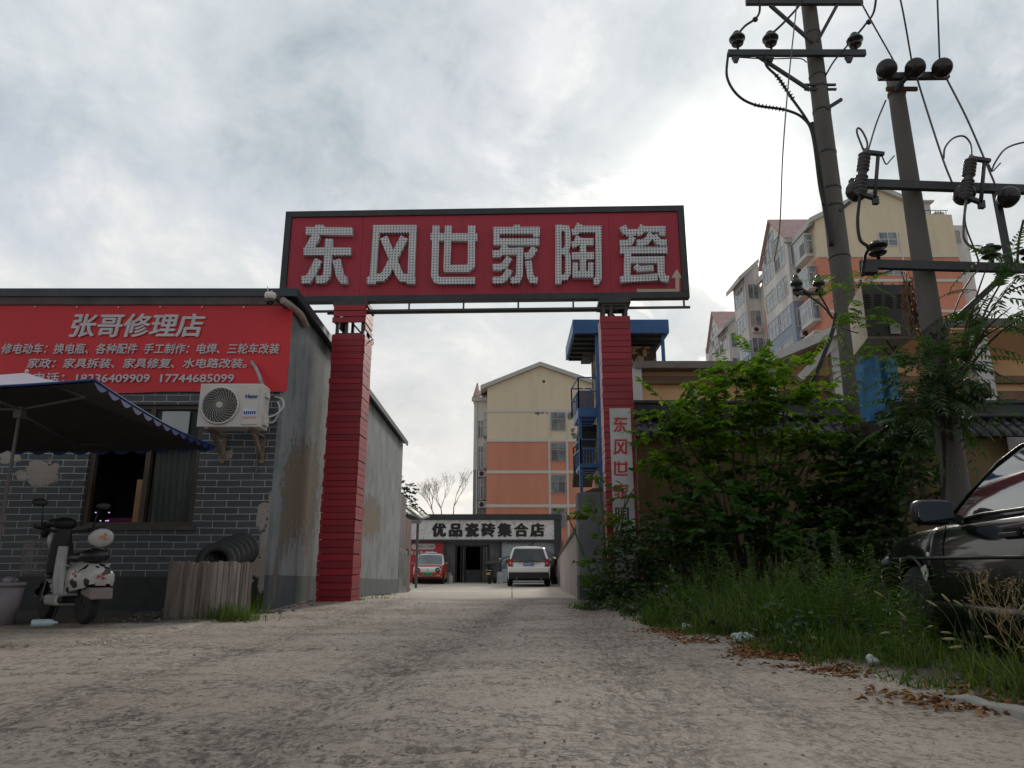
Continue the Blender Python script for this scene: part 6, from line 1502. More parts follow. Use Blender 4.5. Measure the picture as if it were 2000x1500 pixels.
# ================================================================== TAN SHED behind the tiled wall
def build_shed():
    Y = 16.0; tan_ = M('shed_tan_sheet', (.68, .42, .23), .8, .12, .5, 0, 0, (.58, .35, .19), .7, .5, .75); brown = M('shed_brown_beam', (.20, .125, .075), .8, .15, 2); wh = M('shed_white_steel', (.55, .53, .53), .6, .08, 1, 0, 0, (.40, .37, .35), 2, .55, .75); cop = M('shed_coping', (.22, .19, .175), .8, .2, 2, 0, 0, (.14, .12, .11), 2, .5, .7)
    xa = P(1244, 720, Y).x; x1 = P(1480, 720, Y).x; x2 = P(1640, 720, Y).x; xe = P(2150, 720, Y).x
    zc = P(1300, 726, Y).z; zct = P(1300, 713, Y).z; zr = P(1640, 662, Y).z; zrt = P(1640, 648, Y).z
    t = thing('tan_shed', 'tan sheeted open shed with white steel posts and brown purlins behind the tiled wall', 'shed', (xa, Y, 0))
    mb = MB().prism([(xa, Y, -.3), (xe, Y, -.3), (xe, Y, zr), (x2, Y, zr), (x1, Y, zc), (xa, Y, zc)], (0, .05, 0)); obj('sheet_wall', mb, tan_, t)
    c = MB().prism([(xa-.1, Y-.35, zc), (x1, Y-.35, zc), (x1, Y-.35, zct), (xa-.1, Y-.35, zct)], (0, .6, 0)); obj('coping', c, cop, t)
    f = MB().prism([(x1+.002, Y-.9, zc-.02), (x2, Y-.9, zr-.02), (x2, Y-.9, zrt+.05), (x1+.002, Y-.9, zct)], (0, 2.0, 0)); obj('verge', f, wh, t)
    f = MB().prism([(x2+.002, Y-.9, zr-.0), (xe, Y-.9, zr-.0), (xe, Y-.9, zrt+.02), (x2+.002, Y-.9, zrt+.02)], (0, 2.0, 0)); obj('fascia', f, M('fascia_grey_green', (.12, .12, .10), .8, .2), t)
    sl = MB().prism([(x2, Y-.88, zr-.06), (xe, Y-.88, zr-.06), (xe, Y-.03, zr-.5), (x2, Y-.03, zr-.5)], (0, 0, .04)); obj('soffit', sl, tan_, t)
    bm_ = MB()
    for xa_, xb_, py, h in ((xa+.02, x1+.4, 742, .18), (x1+.3, xe, 741, .17), (x1+.3, xe, 772, .2)):
        z = P(1, py, Y-.1).z; bm_.box((xa_, Y-.12, z-h/2), (xb_, Y-.002, z+h/2))
    for pa, pb in (((2000, 782), (1900, 820)), ((1745, 745), (1650, 815)), ((1610, 830), (1608, 770))): bm_.bar(P(*pa, Y-.2), P(*pb, Y-.2), .14)
    obj('purlin', bm_, brown, t)
    for px, w, yy in ((1640, .22, Y-.55), (1930, .36, Y-.75), (1246, .2, Y-.3), (1510, .16, Y-.3)):
        q = P(px, 760, yy); obj('post', MB().box((q.x-w/2, yy, -.3), (q.x+w/2, yy+w*.8, zr-.061 if px > 1600 else zc-.002)), wh, t)
    br = MB(); br.bar(P(1630, 668, Y-.6), P(1560, 740, Y-.6), .16); obj('brace', br, wh, t)
build_shed()
# ================================================================== UTILITY POLES
conc = M('pole_concrete', (.115, .105, .097), .9, .22, 2.2, .25, 0, (.075, .068, .06), 1.5, .5, .75, 4); arm = M('galvanised_dark', (.035, .038, .042), .55, .3, 4); porc = M('porcelain_brown', (.018, .016, .018), .25, .3); blackc = M('cable_black', (.012, .012, .013), .6); wire = M('wire_grey', (.09, .08, .08), .5, .1)
def pin_ins(parent, c, r=.10, s=1.0):
    mb = MB().lathe([(.02, -.14), (.025, -.05), (r*.72, -.05), (r*.8, -.02), (r*.45, 0), (r*.45, .03), (r, .045), (r*1.02, .075), (r*.8, .12), (r*.45, .15), (r*.5, .18), (r*.3, .21), (.01, .215)], c, (0, 0, 1), 18); return obj('insulator', mb, porc, parent)
def disc_ins(parent, c, axis, r=.14, n=2):
    mb = MB(); ax = Vector(axis).normalized()
    for k in range(n): mb.lathe([(.02, -.02), (r*.35, -.03), (r*.4, .02), (r*.9, .03), (r, .05), (r*.92, .075), (r*.45, .085), (.03, .11)], Vector(c)+ax*(k*.11), ax, 20)
    mb.tube([Vector(c)-ax*.1, Vector(c)+ax*(n*.11+.1)], .018, 6); return obj('insulator', mb, porc, parent)
Y1, Y2 = 10.85, 7.75
def clampring(mb, x, y, z, r):
    mb.lathe([(r, -.02), (r+.006, -.018), (r+.006, .018), (r, .02)], (x, y, z), n=22)
def build_pole_a():
    a = P(1578, 0, Y1); b_ = P(1682, 850, Y1); x = (a.x+b_.x)/2
    t = thing('utility_pole', 'tall banded concrete utility pole with two crossarms, cables running down its left side', 'utility pole', (x, Y1, 0))
    z = 12.0
    def r(zz): return .205-.0075*zz
    mb = MB().lathe([(r(zz), zz) for zz in (-.3, 2, 4, 6, 8, 10, z)]+[(.01, z)], (x, Y1, 0), n=26); obj('shaft', mb, conc, t)
    for py in (67, 150, 173, 218, 300, 370, 405, 503):
        zz = P(1600, py, Y1).z; cl = MB(); clampring(cl, x, Y1, zz, r(zz)+.002)
        if py == 173: cl.bar((x-.30, Y1-.1, zz), (x+.25, Y1-.1, zz), .035); cl.bar((x-.30, Y1-.1, zz-.09), (x+.25, Y1-.1, zz-.09), .035)
        if py == 218: cl.bar((x+.02, Y1-.13, zz-.04), (x+.27, Y1-.2, zz+.10), .05)
        obj('clamp', cl, arm, t)
    for py, pa, pb in ((104, 1422, 1690), (4, 1457, 1684)):
        A, B = P(pa, py, Y1-.22), P(pb, py-(0 if py == 104 else 0), Y1-.22); c = MB().bar(A, B, .07, .11); obj('crossarm', c, arm, t)
        if py == 104:
            ft = MB()
            for px in (1437, 1504, 1658): q = P(px, 112, Y1-.22); ft.prism([(q.x-.07, q.y-.03, q.z), (q.x+.07, q.y-.03, q.z), (q.x+.03, q.y-.03, q.z-.1), (q.x-.03, q.y-.03, q.z-.1)], (0, .06, 0))
            obj('bracket', ft, arm, t)
    obj('brace', MB().bar(P(1476, 107, Y1-.22), P(1582, 176, Y1-.12), .05), arm, t)
    obj('brace', MB().bar(P(1504, 10, Y1-.22), P(1586, 82, Y1-.12), .05), arm, t)
    obj('brace', MB().bar(P(1635, 10, Y1-.22), P(1596, 82, Y1-.12), .05), arm, t)
    obj('brace', MB().bar(P(1660, 395, Y1-.15), P(1640, 412, Y1-.15), .05), arm, t)
    for px, py in ((1440, 80), (1505, 80), (1670, 83)): q = P(px, py, Y1-.22); q.z -= .02; pin_ins(t, q, .135)
    sm = MB().bar(P(1552, 573, Y1-.6), P(1612, 573, Y1-.3), .05); obj('side_arm', sm, arm, t)
    for px in (1556, 1600): q = P(px, 560, Y1-.55); q.z -= .02; pin_ins(t, q, .09)
    return x
XA = build_pole_a()
def cutout(parent, px0, py0, px1, py1, Y):
    """fuse cutout: ribbed porcelain with the fuse tube beside it"""
    a, b_ = P(px0, py0, Y), P(px1, py1, Y); d = b_-a; L_ = d.length; d.normalize(); prof = [(.02, -.03), (.035, 0)]
    n = 11
    for k in range(n):
        h = L_*(k+.5)/n; rr = .068 if k != 5 else .05; prof += [(.036, h-L_*.035), (rr, h-L_*.004), (rr, h+L_*.008), (.036, h+L_*.03)]
    prof += [(.035, L_), (.02, L_+.06), (.005, L_+.07)]
    o = obj('fuse_cutout', MB().lathe(prof, a, d, 16), M('porcelain_grey', (.07, .07, .075), .3, .3), parent)
    s = d.cross(Vector((0, 1, 0))).normalized(); s = s if s.x > 0 else -s
    fb = MB(); c = a+s*.17; e = b_+s*.15; fb.tube([c, e], .022, 8); fb.bar(b_+d*.02, e+d*.04+s*.06, .05, .04); fb.bar(a, c-d*.02, .05, .04); fb.bar(c, c-d*.09+s*.02, .06, .05); fb.tube(spline([e+s*.05, e+s*.10-d*.08, e+s*.14-d*.02, e+s*.18+d*.05], 5), .008, 6)
    obj('fuse_tube', fb, arm, o); return o
def build_pole_b():
    a = P(1755, 200, Y2); b_ = P(1866, 950, Y2); x = (a.x+b_.x)/2; zt = P(1742, 152, Y2).z
    t = thing('utility_pole', 'shorter rough utility pole with three crossarms, fuse cutouts and leafy creeper', 'utility pole', (x, Y2, 0))
    def r(z): return .142-.0075*z
    mb = MB().lathe([(r(zz), zz) for zz in (-.3, 1, 2, 3, 4, 5, 6, zt)]+[(.01, zt+.01)], (x, Y2, 0), n=24); obj('shaft', mb, conc, t)
    cl = MB(); z = P(1755, 184, Y2).z; clampring(cl, x, Y2, z, r(z)+.004); cl.bar((x-.18, Y2-.1, z), (x+.2, Y2-.1, z), .03, .05); rcl = M('rusty_clamp', (.12, .06, .035), .8, .4, 8); obj('clamp', cl, rcl, t); cl = MB(); z = P(1860, 795, Y2).z; clampring(cl, x, Y2, z, r(z)+.01); clampring(cl, x, Y2, z+.05, r(z)+.012); cl.box((x-.16, Y2-.19, z-.05), (x+.17, Y2-.15, z+.05)); obj('clamp', cl, M('rusty_clamp', (.12, .06, .035), .8, .4, 8), t)
    obj('brace', MB().bar(P(1748, 178, Y2-.12), P(1770, 152, Y2-.25), .04), arm, t)
    obj('brace', MB().bar(P(1945, 376, Y2-.2), P(1973, 524, Y2-.2), .06), arm, t)
    obj('brace', MB().bar(P(1985, 515, Y2-.2), P(1862, 628, Y2-.12), .065), arm, t)
    obj('brace', MB().bar(P(1862, 640, Y2-.1), P(1912, 600, Y2-.3), .02), arm, t)
    A, B = P(1716, 150, Y2-.2), P(1852, 148, Y2-.2); c1 = obj('crossarm', MB().bar(A, B, .06, .08), arm, t)
    A, B = P(1660, 358, Y2-.2), P(2010, 371, Y2-.2); B += (B-A)*.45; obj('crossarm', MB().bar(A, B, .07, .10), arm, t)
    A, B = P(1681, 516, Y2-.2), P(1985, 524, Y2-.2); B += (B-A)*.45; obj('crossarm', MB().bar(A, B, .07, .10), arm, t)
    for px, py in ((1733, 136), (1788, 134), (1840, 134)): disc_ins(t, P(px, py, Y2-.26), (-.42, -.62, -.42), .115, 2)
    for px, py in ((1674, 376), (1882, 383), (1967, 388)): disc_ins(t, P(px, py, Y2-.26), (-.42, -.7, -.25), .115, 2)
    for px, py in ((1716, 506), (1938, 512), (2016, 514)):
        q = P(px, py, Y2-.2); mb = MB().lathe([(.02, -.05), (.02, .05), (.085, .06), (.10, .075), (.05, .10), (.05, .125), (.105, .14), (.12, .16), (.06, .185), (.045, .215), (.02, .22)], q, (0, 0, 1), 22); obj('insulator', mb, porc, t)
    cutout(t, 1679, 378, 1689, 300, Y2-.5); cutout(t, 1886, 385, 1896, 312, Y2-.5)
    dk = MB(); q = P(1700, 530, Y2-.2); dk.box((q.x-.09, Y2-.26, q.z-.03), (q.x+.06, Y2-.14, q.z+.05)); dk.tube(spline([q, q+Vector((.1, 0, -.03)), q+Vector((.3, 0, .03))], 5), .008, 6); obj('surge_arrester', dk, arm, t)
    return x
XB = build_pole_b()
# transformer platform between the two poles with its cabinet and blue finned tank
def build_transformer():
    pa, pb = Vector((XA, Y1, 0)), Vector((XB, Y2, 0)); zp = P(1655, 873, Y1).z
    t = thing('transformer', 'pole mounted transformer with dark louvred cabinet and bright blue finned tank on a steel platform', 'transformer', (pa+pb)/2+Vector((0, 0, zp)))
    d = (pb-pa).normalized(); s = Vector((d.y, -d.x, 0))
    mb = MB()
    for k in (-.22, .24): mb.bar(pa-d*.6+s*k+Vector((0, 0, zp)), pb+d*.55+s*k+Vector((0, 0, zp)), .07, .14)
    for f in (.2, .4, .6, .8): q = pa.lerp(pb, f); mb.bar(q-s*.35+Vector((0, 0, zp+.11)), q+s*.35+Vector((0, 0, zp+.11)), .08)
    obj('platform', mb, M('platform_rust', (.045, .03, .025), .8, .4, 5), t)
    # cabinet
    Yc = 8.75; x0, z1 = XZ(1683, 556, Yc); x1, _ = XZ(1774, 556, Yc); z0 = P(1700, 658, Yc).z; cr = M('cabinet_cream', (.72, .62, .47), .6, .12, 1.5, 0, 0, (.32, .25, .18), 2.5, .5, .75, 4); dkg = M('cabinet_shaded', (.05, .05, .048), .6, .2)
    Yb = Yc+.85; xo = P(1652, 566, Yb).x
    body = MB().prism([(x0, Yc+.02, z0), (x1, Yc+.02, z0), (x1+.1, Yb, z0), (xo, Yb, z0)], (0, 0, z1-z0)); c = obj('cabinet', body, cr, t)
    fp = MB().box((x0, Yc-.0, z0+.01), (x1, Yc+.018, z1)); f = obj('cabinet_front', fp, dkg, c)  # same cream box: the shade on its front is put into this dark colour
    lv = MB()
    for px in (1687, 1708, 1730, 1752):
        for py in range(574, 600, 5):
            a = P(px, py, Yc); b_ = P(px+13, py, Yc); lv.prism([(a.x, Yc-.001, a.z), (a.x, Yc-.018, a.z-.014), (a.x, Yc-.001, a.z-.014)], (b_.x-a.x, 0, 0))
    obj('louvre', lv, dkg, f)
    bs = MB()
    for k in range(4):
        q = Vector((x0+.12+k*.17, Yc+.25+.05*k, z1)); bs.lathe([(.04, 0), (.055, .02), (.04, .04), (.055, .06), (.035, .08), (.05, .10), (.02, .13), (.02, .17)], q, n=12)
    obj('bushing', bs, M('bushing_brown', (.06, .03, .025), .4), c)
    n_ = MB(); a, b_ = P(1737, 632, Yc-.02), P(1759, 652, Yc-.02); n_.box((a.x, Yc-.03, b_.z), (b_.x, Yc-.02, a.z)); obj('plate', n_, M('plate_white_grey', (.42, .40, .38), .6), f)
    # blue tank with deep fins
    Yt = 8.55; bl = M('tank_blue', (.055, .22, .43), .4, .2, 1.5, 0, 0, (.03, .07, .15), 2, .55, .75)
    zt = P(1700, 694, Yt).z; zb = P(1700, 822, Yt).z; xa, xb = P(1697, 760, Yt).x, P(1760, 760, Yt).x
    tk = MB().box((xa+.06, Yt+.101, zb+.1), (xb, Yt+.40, zt-.03)); tb = obj('tank', tk, bl, t)
    fn = MB()
    for k, (px, w, zt_) in enumerate(((1692, .20, zt), (1738, .13, zt-.02))):
        x = P(px, 760, Yt).x; zz = zb+(.0 if k == 0 else .22); fn.box((x, Yt, zz), (x+w, Yt+.10, zt_))
    obj('fin', fn, bl, tb)
    h = MB().tube(spline([Vector((xa+.04, Yt-.005, zb+.08)), Vector((xa+.06, Yt-.05, zb+.1)), Vector((xa+.14, Yt-.05, zb+.1)), Vector((xa+.15, Yt-.005, zb+.07))], 5), .014, 6); obj('handle', h, arm, tb)
    bm2 = MB(); q = P(1900, 800, Y2-.35); bm2.bar(q-Vector((.2, 0, 0)), q+Vector((.14, 0, .03)), .05, .10); obj('bracket', bm2, arm, t)
build_transformer()
def cable(pts, r, label, mat=None, name='cable', n=8):
    o = obj(name, MB().tube(spline([p if isinstance(p, Vector) else P(*p) for p in pts], n), r, 6), mat or blackc); tag(o, label, 'cable'); return o
A_ = Y1-.25; B_ = Y2-.3
cable([(1422, 105, A_), (1420, 150, A_), (1440, 185, A_), (1475, 205, A_), (1535, 215, A_), (1570, 232, A_), (1587, 265, A_), (1600, 360, A_), (1608, 400, A_)], .022, 'black cable looping from the left end of the tall pole crossarm down to its shaft')
cable([(1495, 105, A_), (1497, 128, A_), (1520, 152, A_), (1545, 190, A_), (1570, 225, A_), (1584, 250, A_), (1590, 275, A_)], .022, 'black cable from the middle insulator of the tall pole joining the downlead')
cable([(1586, 240, A_), (1590, 268, A_), (1601, 330, A_), (1610, 400, A_+.1), (1624, 480, A_+.1)], .04, 'thick black downlead strapped to the left side of the tall pole')
mb = MB()
for (a, b_) in ((Vector(P(1475, 205, A_)), Vector(P(1530, 214, A_))), (Vector(P(1517, 148, A_)), Vector(P(1548, 192, A_)))):
    for k in range(9): mb.lathe([(.02, -.012), (.045, 0), (.02, .012)], a.lerp(b_, k/8), b_-a, 10)
tag(obj('cable_joint', mb, blackc), 'ribbed black sleeves on the two cable ends beside the tall pole', 'cable joint')
cable([(1440, 68, A_), (1456, 50, A_), (1476, 36, A_), (1484, 18, A_), (1480, -20, A_)], .02, 'short jumper wire rising from the leftmost insulator of the tall pole')
cable([(1507, 66, A_), (1530, 45, A_), (1560, 12, A_), (1572, -10, A_)], .02, 'short jumper wire rising from the second insulator to the tall pole head')
cable([(1672, 70, A_), (1690, 48, A_), (1706, 25, A_), (1712, -10, A_)], .02, 'short jumper wire rising from the right insulator of the tall pole')
mb = MB()
for px, py in ((1475, 38), (1697, 43)): mb.ell(P(px, py, A_), (.05, .04, .05), 10, 7)
tag(obj('wire_clamp', mb, blackc), 'two small black clamps on the outer jumper wires of the tall pole', 'wire clamp')
cable([(1656, 88, A_), (1630, 118, A_), (1612, 148, A_+.15)], .016, 'thin wire from the right insulator back to the tall pole shaft')
cable([(1443, 112, A_), (1500, 115, A_), (1560, 114, A_), (1576, 122, A_)], .010, 'thin tie wire slung under the crossarm of the tall pole')
cable([(1556, 10, A_-.3), (1540, 160, A_-.35), (1529, 300, A_-.4), (1523, 440, A_-.4), (1512, 510, A_-.4)], .011, 'thin wire hanging straight down left of the tall pole', wire)
for k, (pts, lb) in enumerate(((((1665, -30, 7.0), (1690, 20, 7.1), (1745, 118, B_)), 'bare line running up to the left from the leftmost disc insulator'), (((1752, -30, 7.0), (1765, 30, 7.1), (1780, 116, B_)), 'bare line running up from the middle disc insulator'), (((1830, -30, 7.0), (1832, 30, 7.1), (1835, 116, B_)), 'bare line running straight up from the right disc insulator'))): cable(pts, .010, lb, wire)
cable([(1730, 196, B_), (1712, 240, B_), (1695, 296, B_-.2)], .010, 'bare wire from the short pole head down to the left fuse cutout', wire)
cable([(1790, 150, B_), (1815, 230, B_), (1843, 315, B_), (1860, 358, B_)], .011, 'bare wire from the middle disc insulator down to the long crossarm', wire)
cable([(1848, 152, B_), (1890, 235, B_), (1935, 340, B_), (1944, 362, B_)], .011, 'bare wire from the right disc insulator down to the long crossarm', wire)
cable([(1690, 300, B_-.2), (1694, 280, B_-.2), (1685, 258, B_-.2), (1676, 250, B_-.2), (1674, 260, B_-.2), (1686, 292, B_-.2)], .011, 'small wire loop above the left fuse cutout', wire)
cable([(1843, 310, B_), (1846, 288, B_), (1862, 270, B_), (1882, 266, B_), (1895, 280, B_), (1898, 306, B_-.2)], .011, 'arched wire loop above the right fuse cutout', wire)
cable([(1936, 335, B_), (1945, 315, B_), (1965, 290, B_), (2000, 278, B_), (2040, 276, B_)], .011, 'arched wire loop leaving the long crossarm toward the right', wire)
cable([(1680, 380, B_-.2), (1675, 430, B_-.2), (1680, 468, B_-.2), (1696, 483, B_-.2), (1690, 500, B_-.1), (1684, 540, B_)], .018, 'black lead from the left fuse cutout down past the lower crossarm')
cable([(1887, 388, B_-.2), (1882, 440, B_-.2), (1885, 470, B_-.2), (1908, 488, B_-.2), (1926, 486, B_-.1)], .014, 'black lead from the right fuse cutout to the lower insulator', wire)
cable([(1888, 392, B_-.2), (1886, 440, B_-.2), (1912, 515, B_), (1895, 545, B_), (1875, 580, B_), (1850, 650, B_)], .009, 'thin lead from the right fuse cutout down into the creeper', wire)
cable([(1999, 430, B_), (1990, 470, B_), (1987, 512, B_)], .014, 'short black lead at the right end of the lower crossarm')
cable([(1557, 553, A_-.3), (1570, 567, A_-.3), (1590, 574, A_-.3), (1610, 570, A_-.2)], .022, 'grey lead curving between the two small insulators left of the tall pole', wire)
cable([(1575, 575, A_-.3), (1605, 596, A_-.3), (1625, 620, A_-.3)], .014, 'thin black lead from the small side arm to the thick ground cable')
cable([(1633, 612, A_-.3), (1628, 640, A_-.3), (1610, 690, A_-.3), (1590, 740, A_-.3), (1565, 790, A_-.3)], .035, 'thick black cable dropping behind the mulberry from the tall pole')
cable([(1601, 575, A_-.2), (1615, 600, A_-.2), (1626, 622, A_-.3)], .014, 'second thin black lead joining the thick ground cable')

# ================================================================== VEGETATION
LF_MUL = leafmat('leaf_mulberry', (.036, .072, .012), (.076, .132, .02), (.18, .225, .04), .56, .6); LF_DARK = leafmat('leaf_dark_vine', (.016, .034, .012), (.028, .058, .018), (.055, .10, .026), .28); LF_FROND = leafmat('leaf_frond', (.022, .048, .02), (.04, .08, .03), (.075, .13, .04), .38, .4); LF_GRASS = leafmat('grass_blade', (.036, .064, .014), (.064, .108, .02), (.17, .18, .06), .40, .6); LF_WEED = leafmat('weed_leaf', (.036, .066, .018), (.06, .105, .026), (.105, .15, .045), .4); LF_FAR = leafmat('leaf_far', (.012, .028, .014), (.02, .045, .02), (.035, .065, .025), .2)
stemm = M('stem_brown', (.055, .045, .03), .8, .3, 5); stemg = M('stem_green', (.06, .085, .03), .7, .3, 5)
def bush(name, label, cat, base, blobs, tpl, mat, lsz, twig, nleaf, flat=.8, stems=None, group=None, out=.5):
    """blobs: (centre, radii, number of twigs); leaves stand alternately along short twigs"""
    t = thing(name, label, cat, base, group=group); lv = Leaves(); st = MB(); bz = Vector(base)
    for (c, r, n) in blobs:
        c = Vector(c); mid = bz.lerp(c, .55)+Vector((random.uniform(-.15, .15), random.uniform(-.1, .1), .1))
        if stems is not None: st.tube(spline([bz+rv(.12)*Vector((1, 1, 0)) if False else bz+Vector((random.uniform(-.15, .15), random.uniform(-.1, .1), 0)), mid, c], 5), [.028-.0022*i for i in range(11)], 6)
        for _ in range(n):
            p, q = in_ell(c, r)
            o = Vector((q.x, q.y, q.z*.35+.12)).normalized()*out+rv(.5)*(1-out); o.normalize()
            L_ = twig*random.uniform(.6, 1.3); e = p+o*L_+Vector((0, 0, -.12*L_))
            if stems is not None and random.random() < .7: st.tube([p, p.lerp(e, .5)+Vector((0, 0, .03*L_)), e], [.006, .004, .002], 4, cap=False)
            for k in range(nleaf):
                f = (k+.6)/nleaf; b_ = p.lerp(e, f); s = 1 if k % 2 else -1
                lat = o.cross(Vector((0, 0, 1))).normalized()*s
                x = (o*.5+lat*random.uniform(.4, 1.1)+Vector((0, 0, random.uniform(-.45, .15)))); nn = Vector((0, 0, 1))*flat+rv(.6)
                lv.add(b_+lat*.02, x, nn, lsz*random.uniform(.6, 1.25))
    lv.build('crown', tpl, mat, t)
    if stems is not None and st.v: obj('trunk', st, stems, t)
    return t
def E(px, py, Y, rx, ry, rz, n): return (P(px, py, Y), (rx, ry, rz), n)
b_ = P(1470, 1130, 10.6); b_.z = 0
bush('paper_mulberry', 'tall paper mulberry shrub with bright lobed leaves rising above the tiled wall', 'shrub', b_,
     [E(1462, 700, 10.6, .16, .2, .10, 9), E(1440, 735, 10.6, .34, .3, .12, 16), E(1535, 718, 10.6, .24, .25, .10, 11), E(1520, 760, 10.6, .36, .35, .10, 15), E(1440, 785, 10.6, .55, .4, .10, 22), E(1540, 800, 10.5, .5, .4, .10, 18), E(1600, 775, 10.5, .2, .3, .10, 7), E(1610, 835, 10.5, .28, .3, .12, 9), E(1305, 797, 10.8, .30, .3, .07, 10), E(1290, 850, 10.8, .22, .3, .08, 7), E(1300, 905, 10.8, .25, .3, .08, 8), E(1375, 830, 10.7, .45, .4, .10, 16), E(1400, 815, 10.7, .5, .4, .12, 20), E(1345, 745, 10.8, .10, .15, .12, 5), E(1290, 775, 10.8, .08, .1, .06, 2), E(1470, 850, 10.7, 1.0, .5, .12, 34), E(1590, 865, 10.5, .5, .4, .10, 14), E(1355, 880, 10.8, .50, .45, .10, 18), E(1450, 905, 10.8, .95, .5, .12, 24), E(1560, 925, 10.6, .6, .5, .12, 14), E(1350, 930, 10.8, .38, .4, .10, 9)],
     T_LOBED, LF_MUL, .115, .44, 15, 1.2, stemm)
b_ = P(1440, 1140, 9.7); b_.z = 0
bush('paper_mulberry', 'lower paper mulberry bush with broad shaded leaves below the wall cap', 'shrub', b_,
     [E(1410, 965, 9.7, .45, .4, .14, 18), E(1440, 1010, 9.7, .6, .5, .16, 24), E(1490, 1060, 9.6, .55, .5, .16, 20), E(1370, 1055, 9.8, .4, .4, .25, 16), E(1560, 990, 10.1, .5, .5, .3, 16), E(1570, 1070, 9.9, .6, .5, .25, 18)],
     T_HEART, LF_DARK if False else leafmat('leaf_shaded', (.018, .045, .012), (.030, .072, .016), (.06, .115, .024), .38, .6), .125, .42, 15, .9, stemm)
b_ = P(1290, 1195, 10.2); b_.z = 0
bush('vine_thicket', 'dense dark green vine thicket burying the foot of the right gate pillar', 'bush', b_,
     [E(1300, 1100, 10.3, .75, .6, .62, 190), E(1235, 1120, 10.6, .45, .4, .50, 90), E(1360, 1130, 10.0, .6, .5, .45, 110), E(1310, 1035, 10.7, .42, .4, .3, 55), E(1230, 1180, 10.4, .5, .4, .14, 50), E(1330, 1185, 9.8, .6, .4, .12, 50), E(1290, 1190, 9.2, .4, .35, .12, 46), E(1200, 1180, 10.6, .35, .3, .16, 40), E(1370, 1165, 8.9, .45, .4, .16, 40)],
     T_OVAL, LF_DARK, .085, .26, 9, .5, stemm)
b_ = P(1190, 1185, 11.2); b_.z = .03
bush('climbing_vine', 'bright green climbing vine sprays reaching over the grey pier and white name panel', 'vine', b_,
     [E(1165, 1010, 11.3, .22, .15, .10, 12), E(1200, 1040, 11.2, .2, .2, .25, 14), E(1222, 965, 11.1, .14, .15, .09, 6), E(1250, 930, 11.1, .06, .1, .08, 3), E(1160, 1090, 11.4, .12, .12, .14, 7), E(1170, 940, 11.7, .06, .1, .12, 4), E(1105, 1000, 11.6, .05, .05, .05, 2), E(1160, 1150, 11.3, .12, .1, .15, 10)],
     T_HEART, LF_MUL, .10, .22, 6, .6, stemg)
b_ = Vector((XA, Y1-.3, 0))
bush('ivy', 'dark ivy mass smothering the foot of the tall pole', 'ivy', b_,
     [E(1700, 940, 10.2, .42, .35, .55, 170), E(1690, 1030, 10.2, .45, .4, .45, 150), E(1640, 1010, 10.5, .45, .4, .5, 110), E(1700, 880, 10.1, .4, .35, .25, 60), E(1600, 1090, 10.2, .7, .4, .35, 100), E(1740, 900, 9.6, .28, .3, .35, 60), E(1800, 830, 8.5, .35, .4, .22, 60)],
     T_HEART, LF_DARK, .10, .22, 7, .2, stemm)
for px, py in ((1690, 850),): pass
b_ = P(1668, 850, Y1-.05)
bush('pole_creeper', 'thin creeper of small dark leaves up the left side of the tall pole', 'creeper', Vector((XA-.15, Y1-.2, 1.2)),
     [E(1655, 800, Y1-.1, .05, .06, .35, 26), E(1664, 860, Y1-.1, .06, .06, .25, 22)], T_OVAL, LF_DARK, .06, .08, 4, .2, stemm)
bush('ivy_tendril', 'sparse ivy tendrils trailing on the ochre wall beside the car', 'ivy', P(1810, 1010, 12.2),
     [E(1815, 930, 12.3, .18, .05, .4, 16), E(1800, 880, 12.3, .1, .05, .2, 6), E(1830, 960, 12.2, .16, .06, .25, 10), E(1690, 930, 12.2, .3, .08, .4, 22)], T_HEART, LF_DARK, .10, .2, 5, .1, stemm)
# feathery compound leaves round the short pole
def frond(lv, st, p, d, L_, n=9, lsz=.12, droop=.35):
    d = Vector(d).normalized(); pts = []
    for i in range(n+1):
        f = i/n; pts.append(Vector(p)+d*(L_*f)+Vector((0, 0, -droop*L_*f*f)))
    st.tube(pts, [.004-.0025*i/n for i in range(n+1)], 4, cap=False)
    for i in range(1, n+1):
        t = (pts[i]-pts[i-1]).normalized(); lat = t.cross(Vector((0, 0, 1))).normalized(); up = lat.cross(t)
        for s in (-1, 1):
            x = t*.65+lat*s+Vector((0, 0, -.25)); lv.add(pts[i], x, up+rv(.35), lsz*random.uniform(.75, 1.15)*(1-.35*(i/n)**3))
    lv.add(pts[-1], t, up, lsz)
def frond_plant(name, label, base, blobs, mat, L_=.42, lsz=.105, cat='creeper'):
    t = thing(name, label, cat, base); lv = Leaves(); st = MB(); bz = Vector(base)
    for c, r, n in blobs:
        c = Vector(c); st.tube(spline([bz, bz.lerp(c, .5)+Vector((0, 0, .12)), c], 5), [.018-.0014*i for i in range(11)], 6)
        for _ in range(n):
            p, q = in_ell(c, r, .2); d = Vector((q.x, q.y*.8-.15, q.z*.4+.05))+rv(.35); frond(lv, st, p, d, L_*random.uniform(.6, 1.15), 8, lsz)
    lv.build('crown', T_LANCE, mat, t); obj('trunk', st, stemm, t); return t
frond_plant('sumac_creeper', 'feathery leaved sapling with long compound leaves hanging in front of the short pole', Vector((XB-.15, Y2-.3, 1.9)),
     [E(1815, 735, 7.3, .34, .3, .2, 44), E(1830, 800, 7.4, .32, .3, .18, 26), E(1785, 775, 7.4, .20, .3, .16, 16), E(1850, 700, 7.2, .35, .3, .16, 26), E(1780, 830, 7.4, .3, .25, .15, 14), E(1850, 770, 7.3, .18, .25, .12, 10)], LF_FROND)
